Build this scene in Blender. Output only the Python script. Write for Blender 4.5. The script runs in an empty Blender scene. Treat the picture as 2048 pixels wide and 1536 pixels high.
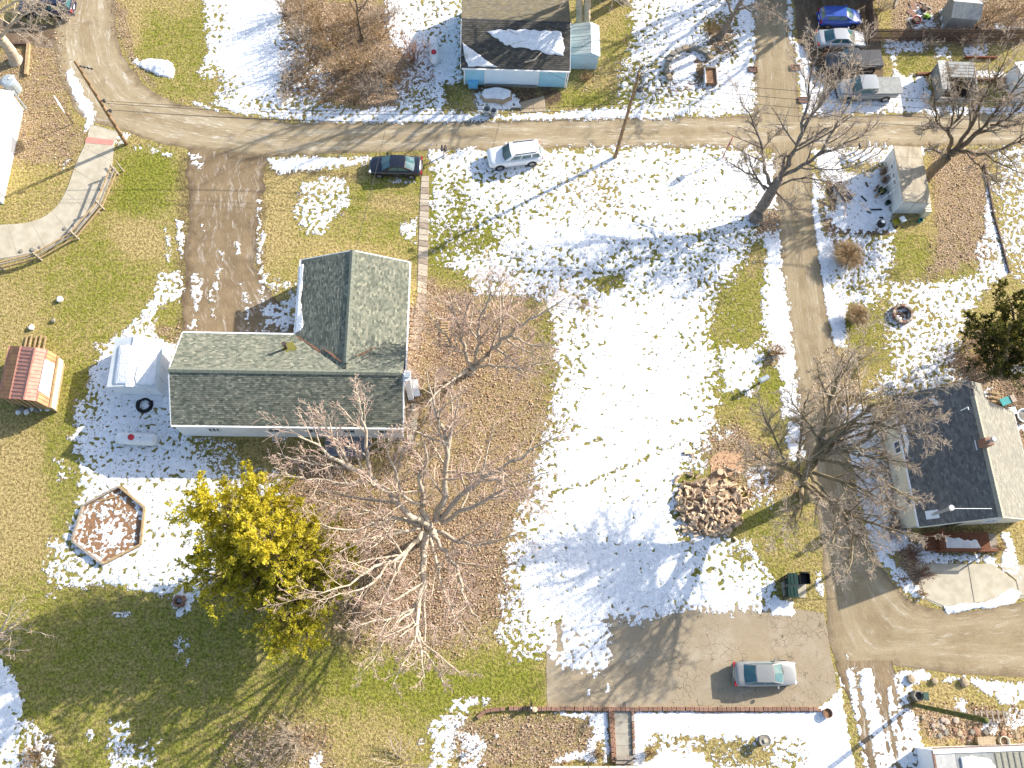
import bpy, math, random
import numpy as np
random.seed(7)
RNG = np.random.default_rng(11)
SC = bpy.context.scene
COL = SC.collection
R = math.radians

# ------------------------------------------------------------------ camera
FOC = 1800.0; CAMH = 69.5; NAD = (935.0, 1368.0)      # focal length in photo pixels, height, nadir point
_d = np.array([NAD[0]-1024, -(NAD[1]-768), -FOC]); _d /= np.linalg.norm(_d)
_Z = -_d
_X = np.array([1.0, 0, 0]); _X -= _X.dot(_Z)*_Z; _X /= np.linalg.norm(_X)
_Y = np.cross(_Z, _X)
ROT = np.array([_X, _Y, _Z])
CP = np.array([0, 0, CAMH])
from mathutils import Matrix, Vector
cd = bpy.data.cameras.new('camera'); cam = bpy.data.objects.new('camera', cd); COL.objects.link(cam)
cd.sensor_width = 36; cd.lens = 36*FOC/2048; cd.clip_end = 3000; cd.clip_start = 1
cam.matrix_world = Matrix.Translation((0, 0, CAMH)) @ Matrix([list(r) for r in ROT]).to_4x4()
SC.camera = cam

def U(px, py, z=0.0):
    """ground (or height z) point seen at a spot of the photograph"""
    v = ROT @ np.array([px-1024, -(py-768), -FOC]); t = (z-CAMH)/v[2]
    return CP + t*v
def UV(px, py, z=0.0):
    p = U(px, py, z); return Vector((p[0], p[1], p[2]))
def PXY(x, y):
    rx = x-CP[0]; ry = y-CP[1]; rz = -CAMH
    c = [ROT[0][i]*rx+ROT[1][i]*ry+ROT[2][i]*rz for i in range(3)]
    return 1024-FOC*c[0]/c[2], 768+FOC*c[1]/c[2]
def UPL(px, py, p0, n):
    v = ROT @ np.array([px-1024, -(py-768), -FOC]); t = np.dot(np.array(p0)-CP, n)/np.dot(v, n)
    return CP + t*v

# ------------------------------------------------------------------ light
SUN_AZ = R(30.6); SUN_EL = R(26)
w = bpy.data.worlds.new('World'); SC.world = w; w.use_nodes = True
nt = w.node_tree; bg = nt.nodes['Background']
sky = nt.nodes.new('ShaderNodeTexSky'); sky.sky_type = 'NISHITA'; sky.sun_disc = False
sky.sun_elevation = SUN_EL; sky.sun_rotation = R(90)-SUN_AZ; sky.air_density = 1.0; sky.dust_density = 1.5
nt.links.new(sky.outputs[0], bg.inputs[0]); bg.inputs[1].default_value = 0.15
sl = bpy.data.lights.new('sun', 'SUN'); sl.energy = 4.8; sl.angle = R(0.55); sl.color = (1.0, 0.945, 0.86)
so = bpy.data.objects.new('sun', sl); COL.objects.link(so)
sv = Vector((math.cos(SUN_EL)*math.cos(SUN_AZ), math.cos(SUN_EL)*math.sin(SUN_AZ), math.sin(SUN_EL)))
so.rotation_euler = sv.to_track_quat('Z', 'Y').to_euler(); so.location = (60, 40, 60)
SC.view_settings.view_transform = 'Standard'; SC.view_settings.look = 'None'
SC.view_settings.exposure = 1.08; SC.view_settings.gamma = 1; SC.view_settings.use_curve_mapping = False

# ------------------------------------------------------------------ materials
MATS = {}
def mat(name, c1, c2=None, scale=6.0, rough=0.85, bump=0.0, bscale=40.0, metal=0.0, coat=0.0, stretch=None, detail=5.0, spec=0.3, lo=0.35, hi=0.65, attr=None):
    if name in MATS: return MATS[name]
    m = bpy.data.materials.new(name); m.use_nodes = True; MATS[name] = m
    n = m.node_tree; b = n.nodes['Principled BSDF']
    b.inputs['Roughness'].default_value = rough; b.inputs['Metallic'].default_value = metal
    b.inputs['Specular IOR Level'].default_value = spec
    if coat: b.inputs['Coat Weight'].default_value = coat; b.inputs['Coat Roughness'].default_value = 0.06
    tc = n.nodes.new('ShaderNodeTexCoord'); mp = n.nodes.new('ShaderNodeMapping')
    n.links.new(tc.outputs['Object'], mp.inputs['Vector'])
    if stretch: mp.inputs['Scale'].default_value = stretch
    if c2 is None: c2 = tuple(x*0.7 for x in c1)
    nz = n.nodes.new('ShaderNodeTexNoise'); nz.inputs['Scale'].default_value = scale; nz.inputs['Detail'].default_value = detail
    n.links.new(mp.outputs[0], nz.inputs['Vector'])
    rp = n.nodes.new('ShaderNodeValToRGB'); rp.color_ramp.elements[0].position = lo; rp.color_ramp.elements[1].position = hi
    rp.color_ramp.elements[0].color = (*c2, 1); rp.color_ramp.elements[1].color = (*c1, 1)
    n.links.new(nz.outputs['Fac'], rp.inputs[0]); col = rp.outputs[0]
    if attr:
        a = n.nodes.new('ShaderNodeAttribute'); a.attribute_name = attr
        mx = n.nodes.new('ShaderNodeMix'); mx.data_type = 'RGBA'; mx.blend_type = 'MULTIPLY'; mx.inputs['Factor'].default_value = 1
        n.links.new(a.outputs['Color'], mx.inputs['A']); n.links.new(col, mx.inputs['B']); col = mx.outputs['Result']
    n.links.new(col, b.inputs['Base Color'])
    if bump:
        n2 = n.nodes.new('ShaderNodeTexNoise'); n2.inputs['Scale'].default_value = bscale; n2.inputs['Detail'].default_value = 4
        n.links.new(mp.outputs[0], n2.inputs['Vector'])
        bp = n.nodes.new('ShaderNodeBump'); bp.inputs['Strength'].default_value = bump; bp.inputs['Distance'].default_value = 0.05
        n.links.new(n2.outputs['Fac'], bp.inputs['Height']); n.links.new(bp.outputs[0], b.inputs['Normal'])
    return m

M = lambda k: MATS[k]
mat('wood_pole', (0.30, 0.19, 0.10), (0.20, 0.12, 0.065), 3, stretch=(8, 8, 0.6), bump=.3)
mat('wood_pole_moss', (0.10, 0.11, 0.02), (0.07, 0.07, 0.02), 3, stretch=(8, 8, 0.6), bump=.3)
mat('timber', (0.42, 0.30, 0.16), (0.28, 0.19, 0.10), 5, bump=.2)
mat('timber_grey', (0.34, 0.29, 0.23), (0.22, 0.18, 0.14), 5, bump=.2)
mat('timber_dark', (0.13, 0.085, 0.06), (0.07, 0.045, 0.035), 6, bump=.2)
mat('deck_brown', (0.20, 0.075, 0.035), (0.13, 0.05, 0.025), 5, bump=.15)
mat('deck_grey', (0.20, 0.22, 0.25), (0.15, 0.165, 0.19), 6, bump=.1)
mat('bark_pale', (0.54, 0.455, 0.345), (0.34, 0.275, 0.20), 5, bump=.5, bscale=18)
mat('bark_grey', (0.25, 0.205, 0.16), (0.14, 0.11, 0.085), 5, bump=.5, bscale=18)
mat('bark_brown', (0.20, 0.145, 0.09), (0.11, 0.08, 0.05), 5, bump=.5, bscale=18)
mat('bark_lichen', (0.27, 0.215, 0.11), (0.16, 0.125, 0.08), 4, bump=.5, bscale=18)
mat('twig_pink', (0.58, 0.43, 0.34), (0.45, 0.31, 0.245), 2)
mat('twig_tan', (0.52, 0.42, 0.32), (0.38, 0.30, 0.22), 2)
mat('twig_brown', (0.36, 0.245, 0.125), (0.25, 0.165, 0.085), 2)
mat('twig_red', (0.34, 0.20, 0.13), (0.24, 0.135, 0.09), 2)
mat('straw_grass', (0.44, 0.31, 0.17), (0.33, 0.22, 0.11), 3)
mat('white_paint', (0.80, 0.80, 0.79), (0.72, 0.72, 0.71), 2, rough=.6)
mat('white_siding', (0.74, 0.75, 0.77), (0.68, 0.69, 0.71), 1.2, rough=.6)
mat('cream_siding', (0.66, 0.60, 0.47), (0.60, 0.54, 0.42), 1.2, rough=.7)
mat('shed_siding', (0.62, 0.64, 0.62), (0.54, 0.56, 0.55), 1.5, rough=.7)
mat('blue_siding', (0.34, 0.60, 0.72), (0.30, 0.54, 0.66), 1.0, rough=.6)
mat('blue_bright', (0.16, 0.45, 0.66), (0.12, 0.38, 0.60), 1.0, rough=.6)
mat('pale_blue_panel', (0.66, 0.76, 0.82), (0.62, 0.72, 0.79), 0.8, rough=.6)
mat('blue_clapboard', (0.50, 0.62, 0.68), (0.40, 0.51, 0.58), 4, rough=.7, stretch=(6, 6, 1))
mat('shingle_green', (1, 1, 1), (0.72, 0.72, 0.72), 9, rough=.95, bump=.2, bscale=60, attr='tint')
mat('shingle_dark', (1, 1, 1), (0.8, 0.8, 0.8), 9, rough=.9, bump=.2, bscale=60, attr='tint')
mat('roof_deck_dark', (0.06, 0.06, 0.06), (0.04, 0.04, 0.04), 4)
mat('ridge_cap', (0.20, 0.21, 0.16), (0.14, 0.15, 0.115), 9, rough=.95)
mat('ridge_cap_tan', (0.33, 0.31, 0.24), (0.25, 0.235, 0.18), 9, rough=.95)
mat('old_roof', (0.17, 0.145, 0.10), (0.10, 0.085, 0.06), 2.2, rough=.95, bump=.2)
mat('weather_board', (0.40, 0.45, 0.43), (0.26, 0.30, 0.30), 4, rough=.9, stretch=(1, 6, 6))
mat('metal_red', (0.47, 0.23, 0.165), (0.38, 0.17, 0.12), 3, rough=.45)
mat('metal_orange', (0.52, 0.24, 0.10), (0.38, 0.16, 0.08), 2, rough=.5)
mat('metal_dark', (0.05, 0.05, 0.055), (0.035, 0.035, 0.04), 4, rough=.5)
mat('galvanised', (0.42, 0.47, 0.49), (0.32, 0.36, 0.38), 4, rough=.45, metal=.3)
mat('steel_bright', (0.6, 0.6, 0.6), (0.5, 0.5, 0.5), 4, rough=.3, metal=.6)
mat('rust_pipe', (0.10, 0.075, 0.06), (0.05, 0.04, 0.035), 6, rough=.6)
mat('tank_white', (0.76, 0.76, 0.75), (0.66, 0.65, 0.62), 3, rough=.4)
mat('red_paint', (0.50, 0.03, 0.04), (0.40, 0.03, 0.04), 3, rough=.4)
mat('dull_red', (0.36, 0.09, 0.08), (0.28, 0.07, 0.06), 3, rough=.5)
mat('black_plastic', (0.018, 0.018, 0.022), (0.012, 0.012, 0.015), 4, rough=.4)
mat('green_plastic', (0.013, 0.042, 0.032), (0.01, 0.03, 0.024), 4, rough=.4)
mat('teal_plastic', (0.01, 0.26, 0.25), (0.01, 0.20, 0.20), 4, rough=.45)
mat('yellow_plastic', (0.55, 0.46, 0.03), (0.42, 0.35, 0.03), 4, rough=.45)
mat('lime_plastic', (0.25, 0.42, 0.03), (0.2, 0.35, 0.03), 4, rough=.45)
mat('pink_paint', (0.75, 0.42, 0.48), (0.7, 0.35, 0.42), 4, rough=.5)
mat('rubber', (0.025, 0.025, 0.027), (0.018, 0.018, 0.02), 8, rough=.85)
mat('rim', (0.35, 0.36, 0.37), (0.2, 0.2, 0.21), 6, rough=.35, metal=.6)
mat('glass_car', (0.05, 0.13, 0.14), (0.035, 0.10, 0.11), 1.5, rough=.06, spec=.8)
mat('glass_house', (0.05, 0.07, 0.08), (0.035, 0.05, 0.06), 2, rough=.08, spec=.8)
mat('lamp_red', (0.42, 0.02, 0.03), (0.3, 0.015, 0.02), 6, rough=.2)
mat('lamp_clear', (0.7, 0.72, 0.72), (0.6, 0.62, 0.62), 6, rough=.15)
mat('shed_roof', (0.42, 0.36, 0.265), (0.28, 0.235, 0.17), 2.2, rough=.95, stretch=(1.5, .5, 1))
mat('concrete', (0.37, 0.335, 0.265), (0.30, 0.265, 0.20), 1.6, bump=.15, bscale=30)
mat('concrete_pale', (0.47, 0.415, 0.315), (0.38, 0.33, 0.24), 1.4, bump=.15, bscale=30)
mat('paver', (0.34, 0.27, 0.20), (0.25, 0.19, 0.14), 3, bump=.3)
mat('paver_pale', (0.48, 0.405, 0.305), (0.39, 0.32, 0.235), 3, bump=.3)
mat('brick_red', (0.32, 0.185, 0.125), (0.22, 0.125, 0.085), 7, bump=.4)
mat('brick_brown', (0.28, 0.16, 0.10), (0.18, 0.10, 0.07), 7, bump=.4)
mat('stone_grey', (0.28, 0.25, 0.20), (0.17, 0.155, 0.13), 5, bump=.5)
mat('stone_tan', (0.40, 0.31, 0.20), (0.29, 0.22, 0.14), 5, bump=.5)
mat('stone_pink', (0.44, 0.35, 0.28), (0.33, 0.26, 0.21), 5, bump=.4)
mat('soil', (0.20, 0.13, 0.075), (0.11, 0.07, 0.04), 8, bump=.7)
mat('litter', (0.36, 0.20, 0.10), (0.16, 0.09, 0.05), 12, bump=.7)
mat('sawdust', (0.55, 0.34, 0.20), (0.40, 0.24, 0.13), 8, bump=.6)
mat('log_split', (0.72, 0.52, 0.34), (0.56, 0.38, 0.23), 9, bump=.3)
mat('log_bark', (0.34, 0.245, 0.155), (0.20, 0.14, 0.09), 9, bump=.6)
mat('log_end', (0.64, 0.49, 0.33), (0.50, 0.36, 0.22), 14, bump=.2)
mat('leaf', (1, 1, 1), (0.8, 0.8, 0.8), 3, rough=.8, attr='tint')
mat('grey_panel', (0.30, 0.30, 0.28), (0.23, 0.23, 0.215), 3, rough=.8)
mat('grey_light', (0.44, 0.43, 0.40), (0.37, 0.36, 0.33), 3, rough=.8)
mat('grill_black', (0.02, 0.02, 0.02), (0.015, 0.015, 0.015), 3, rough=.5)
mat('pad_red', (0.55, 0.24, 0.19), (0.48, 0.20, 0.16), 4)
mat('debris', (0.27, 0.14, 0.08), (0.17, 0.09, 0.05), 9)
mat('moss', (0.16, 0.15, 0.03), (0.10, 0.09, 0.02), 9)
for k, c, r in (('silver', (0.27, 0.265, 0.245), .3), ('pearl', (0.42, 0.43, 0.44), .3), ('black', (0.012, 0.014, 0.022), .22), ('navy', (0.02, 0.025, 0.05), .25),
                ('white', (0.78, 0.78, 0.77), .3), ('blue', (0.03, 0.08, 0.36), .25), ('charcoal', (0.035, 0.038, 0.04), .3), ('pewter', (0.30, 0.31, 0.31), .32)):
    mat('paint_'+k, c, tuple(x*.94 for x in c), 1, rough=r, coat=.6, spec=.5, metal=.25 if k in ('silver', 'pearl', 'pewter') else 0)

mat('leaf_dry', (1, 1, 1), (0.8, 0.8, 0.8), 3, rough=.9, attr='tint')
def leaf_translucent():
    n = MATS['leaf'].node_tree; b = n.nodes['Principled BSDF']; o = n.nodes['Material Output']; t = n.nodes.new('ShaderNodeBsdfTranslucent'); m = n.nodes.new('ShaderNodeMixShader'); m.inputs[0].default_value = .5
    n.links.new(b.inputs['Base Color'].links[0].from_socket, t.inputs['Color']); n.links.new(b.outputs[0], m.inputs[1]); n.links.new(t.outputs[0], m.inputs[2]); n.links.new(m.outputs[0], o.inputs['Surface'])
leaf_translucent()
def NODE(n, t, **kw):
    x = n.nodes.new(t)
    for k, v in kw.items():
        if k.startswith('i_'): x.inputs[k[2:].replace('_', ' ')].default_value = v
        else: setattr(x, k, v)
    return x
def MIX(n, fac, a, b, blend='MIX'):
    x = n.nodes.new('ShaderNodeMix'); x.data_type = 'RGBA'; x.blend_type = blend
    for k, v in (('Factor', fac), ('A', a), ('B', b)):
        if isinstance(v, (int, float)): x.inputs[k].default_value = v
        elif isinstance(v, tuple): x.inputs[k].default_value = (*v, 1)
        else: n.links.new(v, x.inputs[k])
    return x.outputs['Result']
def NOI(n, vec, scale, detail=5, rough=.6):
    x = NODE(n, 'ShaderNodeTexNoise', i_Scale=scale, i_Detail=detail, i_Roughness=rough); n.links.new(vec, x.inputs['Vector']); return x.outputs['Fac']
def RMP(n, f, lo, hi):
    x = NODE(n, 'ShaderNodeMapRange', i_From_Min=lo, i_From_Max=hi); x.clamp = True; n.links.new(f, x.inputs['Value']); return x.outputs['Result']
def MTH(n, op, a, b=0.0):
    x = n.nodes.new('ShaderNodeMath'); x.operation = op
    for i, v in enumerate((a, b)):
        if isinstance(v, (int, float)): x.inputs[i].default_value = v
        else: n.links.new(v, x.inputs[i])
    return x.outputs[0]

def snow_material():
    m = bpy.data.materials.new('snow'); m.use_nodes = True; MATS['snow'] = m
    n = m.node_tree; b = n.nodes['Principled BSDF']; b.inputs['Roughness'].default_value = .8; b.inputs['Specular IOR Level'].default_value = .2
    tc = n.nodes.new('ShaderNodeTexCoord'); nz = n.nodes.new('ShaderNodeTexNoise'); nz.inputs['Scale'].default_value = 2.5; nz.inputs['Detail'].default_value = 8
    n.links.new(tc.outputs['Object'], nz.inputs['Vector'])
    rp = n.nodes.new('ShaderNodeValToRGB'); rp.color_ramp.elements[0].color = (0.66, 0.66, 0.67, 1); rp.color_ramp.elements[1].color = (0.80, 0.80, 0.80, 1)
    rp.color_ramp.elements[0].position = .3; rp.color_ramp.elements[1].position = .6
    n.links.new(nz.outputs['Fac'], rp.inputs[0])
    # blades of dead grass standing through the thin parts
    a = NODE(n, 'ShaderNodeAttribute', attribute_name='gmask'); s = NODE(n, 'ShaderNodeSeparateColor'); n.links.new(a.outputs['Color'], s.inputs[0])
    f = MTH(n, 'ADD', NOI(n, tc.outputs['Object'], 6.5, 3, .7), MTH(n, 'MULTIPLY', s.outputs[0], .30)); f = MTH(n, 'MULTIPLY', RMP(n, f, .655, .73), s.outputs[1])
    n.links.new(MIX(n, f, rp.outputs[0], MIX(n, NOI(n, tc.outputs['Object'], 3.0, 2), (0.07, 0.07, 0.022), (0.26, 0.18, 0.085))), b.inputs['Base Color'])
    n2 = n.nodes.new('ShaderNodeTexNoise'); n2.inputs['Scale'].default_value = 9; n2.inputs['Detail'].default_value = 5
    n.links.new(tc.outputs['Object'], n2.inputs['Vector'])
    bp = n.nodes.new('ShaderNodeBump'); bp.inputs['Strength'].default_value = .9; bp.inputs['Distance'].default_value = .08
    n.links.new(n2.outputs['Fac'], bp.inputs['Height']); n.links.new(bp.outputs[0], b.inputs['Normal'])
snow_material()

def ground_material():
    m = bpy.data.materials.new('ground_cover'); m.use_nodes = True; MATS['ground'] = m
    n = m.node_tree; b = n.nodes['Principled BSDF']; b.inputs['Roughness'].default_value = .95; b.inputs['Specular IOR Level'].default_value = .1
    v = NODE(n, 'ShaderNodeTexCoord').outputs['Object']
    a = NODE(n, 'ShaderNodeAttribute', attribute_name='gmask'); s = NODE(n, 'ShaderNodeSeparateColor'); n.links.new(a.outputs['Color'], s.inputs[0])
    fine = NOI(n, v, 4.6, 3, .8); med = NOI(n, v, 1.3, 5); big = NOI(n, v, .22, 4); fl = NOI(n, v, 8.5, 2, .7); gr = NOI(n, v, 2.3, 4, .75)
    g = MIX(n, RMP(n, fine, .40, .62), (0.080, 0.092, 0.012), (0.27, 0.265, 0.042))
    st = MIX(n, RMP(n, fine, .38, .62), (0.165, 0.115, 0.042), (0.49, 0.375, 0.165))
    f = MTH(n, 'ADD', s.outputs[0], MTH(n, 'MULTIPLY', MTH(n, 'SUBTRACT', med, .5), 1.1))
    f = MTH(n, 'ADD', f, MTH(n, 'MULTIPLY', MTH(n, 'SUBTRACT', fl, .5), 1.9))
    f = MTH(n, 'ADD', f, MTH(n, 'MULTIPLY', MTH(n, 'SUBTRACT', gr, .5), 1.3))
    f = MTH(n, 'ADD', f, MTH(n, 'MULTIPLY', MTH(n, 'SUBTRACT', big, .5), .6))
    c = MIX(n, RMP(n, f, .31, .93), st, g)
    lit = MIX(n, RMP(n, fl, .40, .60), (0.09, 0.055, 0.03), (0.50, 0.36, 0.235))
    f2 = MTH(n, 'ADD', s.outputs[1], MTH(n, 'MULTIPLY', MTH(n, 'SUBTRACT', fine, .5), 1.6))
    f2 = MTH(n, 'ADD', f2, MTH(n, 'MULTIPLY', MTH(n, 'SUBTRACT', med, .5), 1.1))
    c = MIX(n, RMP(n, f2, .38, .72), c, lit)
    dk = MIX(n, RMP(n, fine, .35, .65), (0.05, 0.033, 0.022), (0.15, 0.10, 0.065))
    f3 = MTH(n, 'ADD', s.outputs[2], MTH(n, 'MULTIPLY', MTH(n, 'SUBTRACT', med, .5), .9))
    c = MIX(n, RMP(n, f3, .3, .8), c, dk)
    n.links.new(c, b.inputs['Base Color'])
    bp = NODE(n, 'ShaderNodeBump', i_Strength=1.0, i_Distance=.09); n.links.new(MTH(n, 'ADD', fine, MTH(n, 'MULTIPLY', fl, .6)), bp.inputs['Height']); n.links.new(bp.outputs[0], b.inputs['Normal'])
ground_material()

def road_material(name, ca, cb, cc, salt, cracks=0.0, along=(0.3, 1, 1), rot=0.0, dark=(0.10, 0.085, 0.06)):
    m = bpy.data.materials.new(name); m.use_nodes = True; MATS[name] = m
    n = m.node_tree; b = n.nodes['Principled BSDF']; b.inputs['Roughness'].default_value = .9; b.inputs['Specular IOR Level'].default_value = .15
    v = NODE(n, 'ShaderNodeTexCoord').outputs['Object']
    mp = NODE(n, 'ShaderNodeMapping', i_Scale=along, i_Rotation=(0, 0, rot)); n.links.new(v, mp.inputs['Vector']); vs = mp.outputs[0]
    big = NOI(n, v, .28, 5); fine = NOI(n, v, 11, 3, .8); med = NOI(n, v, 1.1, 7, .7); st = NOI(n, vs, 1.5, 7, .7); st2 = NOI(n, vs, .55, 4)
    c = MIX(n, RMP(n, big, .35, .65), ca, cb)
    c = MIX(n, RMP(n, st2, .42, .68), c, cc)
    c = MIX(n, RMP(n, MTH(n, 'ADD', MTH(n, 'MULTIPLY', st, .6), MTH(n, 'MULTIPLY', big, .4)), .50, .66), c, salt)
    c = MIX(n, MTH(n, 'MULTIPLY', RMP(n, med, .56, .72), .45), c, dark)
    c = MIX(n, MTH(n, 'MULTIPLY', RMP(n, fine, .38, .62), .42), c, MIX(n, .5, c, (0.04, 0.035, 0.03)))
    h = fine
    if cracks:
        vo = NODE(n, 'ShaderNodeTexVoronoi', feature='DISTANCE_TO_EDGE', i_Scale=cracks)
        wv = NODE(n, 'ShaderNodeTexNoise', i_Scale=1.1, i_Detail=4); n.links.new(v, wv.inputs['Vector'])
        mm = n.nodes.new('ShaderNodeVectorMath'); mm.operation = 'ADD'; ms = n.nodes.new('ShaderNodeVectorMath'); ms.operation = 'SCALE'; ms.inputs['Scale'].default_value = .9
        n.links.new(wv.outputs['Color'], ms.inputs[0]); n.links.new(v, mm.inputs[0]); n.links.new(ms.outputs[0], mm.inputs[1]); n.links.new(mm.outputs[0], vo.inputs['Vector'])
        k = MTH(n, 'MULTIPLY', RMP(n, vo.outputs['Distance'], .035, .0), RMP(n, NOI(n, v, .35, 3), .46, .56))
        c = MIX(n, MTH(n, 'MULTIPLY', k, .75), c, (0.05, 0.04, 0.03))
    n.links.new(c, b.inputs['Base Color'])
    bp = NODE(n, 'ShaderNodeBump', i_Strength=.3, i_Distance=.03); n.links.new(h, bp.inputs['Height']); n.links.new(bp.outputs[0], b.inputs['Normal'])
def strip_material(name, ca, cb, track, salt, edge, saltamt=.5, trackw=(.27, .73)):
    m = bpy.data.materials.new(name); m.use_nodes = True; MATS[name] = m
    n = m.node_tree; b = n.nodes['Principled BSDF']; b.inputs['Roughness'].default_value = .9; b.inputs['Specular IOR Level'].default_value = .15
    v = NODE(n, 'ShaderNodeTexCoord').outputs['Object']; a = NODE(n, 'ShaderNodeAttribute', attribute_name='gmask'); s = NODE(n, 'ShaderNodeSeparateColor'); n.links.new(a.outputs['Color'], s.inputs[0]); u = s.outputs[0]; al = s.outputs[1]
    cx = NODE(n, 'ShaderNodeCombineXYZ'); n.links.new(MTH(n, 'MULTIPLY', u, 9.0), cx.inputs[0]); n.links.new(MTH(n, 'MULTIPLY', al, .16), cx.inputs[1]); sv = cx.outputs[0]
    cy = NODE(n, 'ShaderNodeCombineXYZ'); n.links.new(MTH(n, 'MULTIPLY', u, 26.0), cy.inputs[0]); n.links.new(MTH(n, 'MULTIPLY', al, .9), cy.inputs[1]); sw = cy.outputs[0]
    big = NOI(n, v, .33, 5, .65); med = NOI(n, v, 1.0, 7, .7); fine = NOI(n, v, 10, 3, .8); st = NOI(n, sv, 1.0, 6, .65); st2 = NOI(n, sw, 1.0, 5, .65)
    c = MIX(n, RMP(n, MTH(n, 'ADD', MTH(n, 'MULTIPLY', big, .6), MTH(n, 'MULTIPLY', med, .4)), .40, .60), ca, cb)
    d = MTH(n, 'MINIMUM', MTH(n, 'ABSOLUTE', MTH(n, 'SUBTRACT', u, trackw[0])), MTH(n, 'ABSOLUTE', MTH(n, 'SUBTRACT', u, trackw[1])))
    tr = MTH(n, 'MULTIPLY', RMP(n, d, .17, .05), RMP(n, st, .35, .62)); c = MIX(n, MTH(n, 'MULTIPLY', tr, .85), c, track)
    sa = MTH(n, 'MULTIPLY', RMP(n, MTH(n, 'ADD', MTH(n, 'MULTIPLY', st2, .55), MTH(n, 'MULTIPLY', st, .45)), .515, .63), RMP(n, med, .38, .62)); c = MIX(n, MTH(n, 'MULTIPLY', sa, saltamt), c, salt)
    e = MTH(n, 'ADD', MTH(n, 'MULTIPLY', MTH(n, 'ABSOLUTE', MTH(n, 'SUBTRACT', u, .5)), 2.0), MTH(n, 'MULTIPLY', MTH(n, 'SUBTRACT', med, .5), .55)); c = MIX(n, MTH(n, 'MULTIPLY', RMP(n, e, .80, 1.02), .8), c, edge)
    c = MIX(n, MTH(n, 'MULTIPLY', RMP(n, fine, .40, .60), .32), c, MIX(n, .55, c, (0.05, 0.04, 0.03)))
    c = MIX(n, MTH(n, 'MULTIPLY', RMP(n, NOI(n, v, .55, 3), .57, .70), .35), c, edge)
    n.links.new(c, b.inputs['Base Color'])
    bp = NODE(n, 'ShaderNodeBump', i_Strength=.5, i_Distance=.05); n.links.new(MTH(n, 'ADD', fine, MTH(n, 'MULTIPLY', st2, .7)), bp.inputs['Height']); n.links.new(bp.outputs[0], b.inputs['Normal'])
strip_material('road', (0.37, 0.29, 0.175), (0.265, 0.20, 0.115), (0.42, 0.345, 0.23), (0.68, 0.63, 0.54), (0.15, 0.105, 0.062), .95)
strip_material('alley', (0.335, 0.262, 0.155), (0.255, 0.192, 0.11), (0.37, 0.295, 0.185), (0.56, 0.50, 0.40), (0.16, 0.115, 0.07), .75)
strip_material('dirt', (0.29, 0.21, 0.12), (0.175, 0.122, 0.068), (0.21, 0.15, 0.085), (0.66, 0.60, 0.52), (0.10, 0.068, 0.042), .9, (.3, .62))
road_material('lot', (0.35, 0.28, 0.185), (0.28, 0.215, 0.135), (0.37, 0.30, 0.205), (0.42, 0.355, 0.26), cracks=1.6, along=(.5, .5, 1))
road_material('mud', (0.17, 0.115, 0.07), (0.125, 0.085, 0.05), (0.20, 0.145, 0.095), (0.31, 0.25, 0.19), along=(1, .3, 1), dark=(0.07, 0.048, 0.03))

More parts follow.
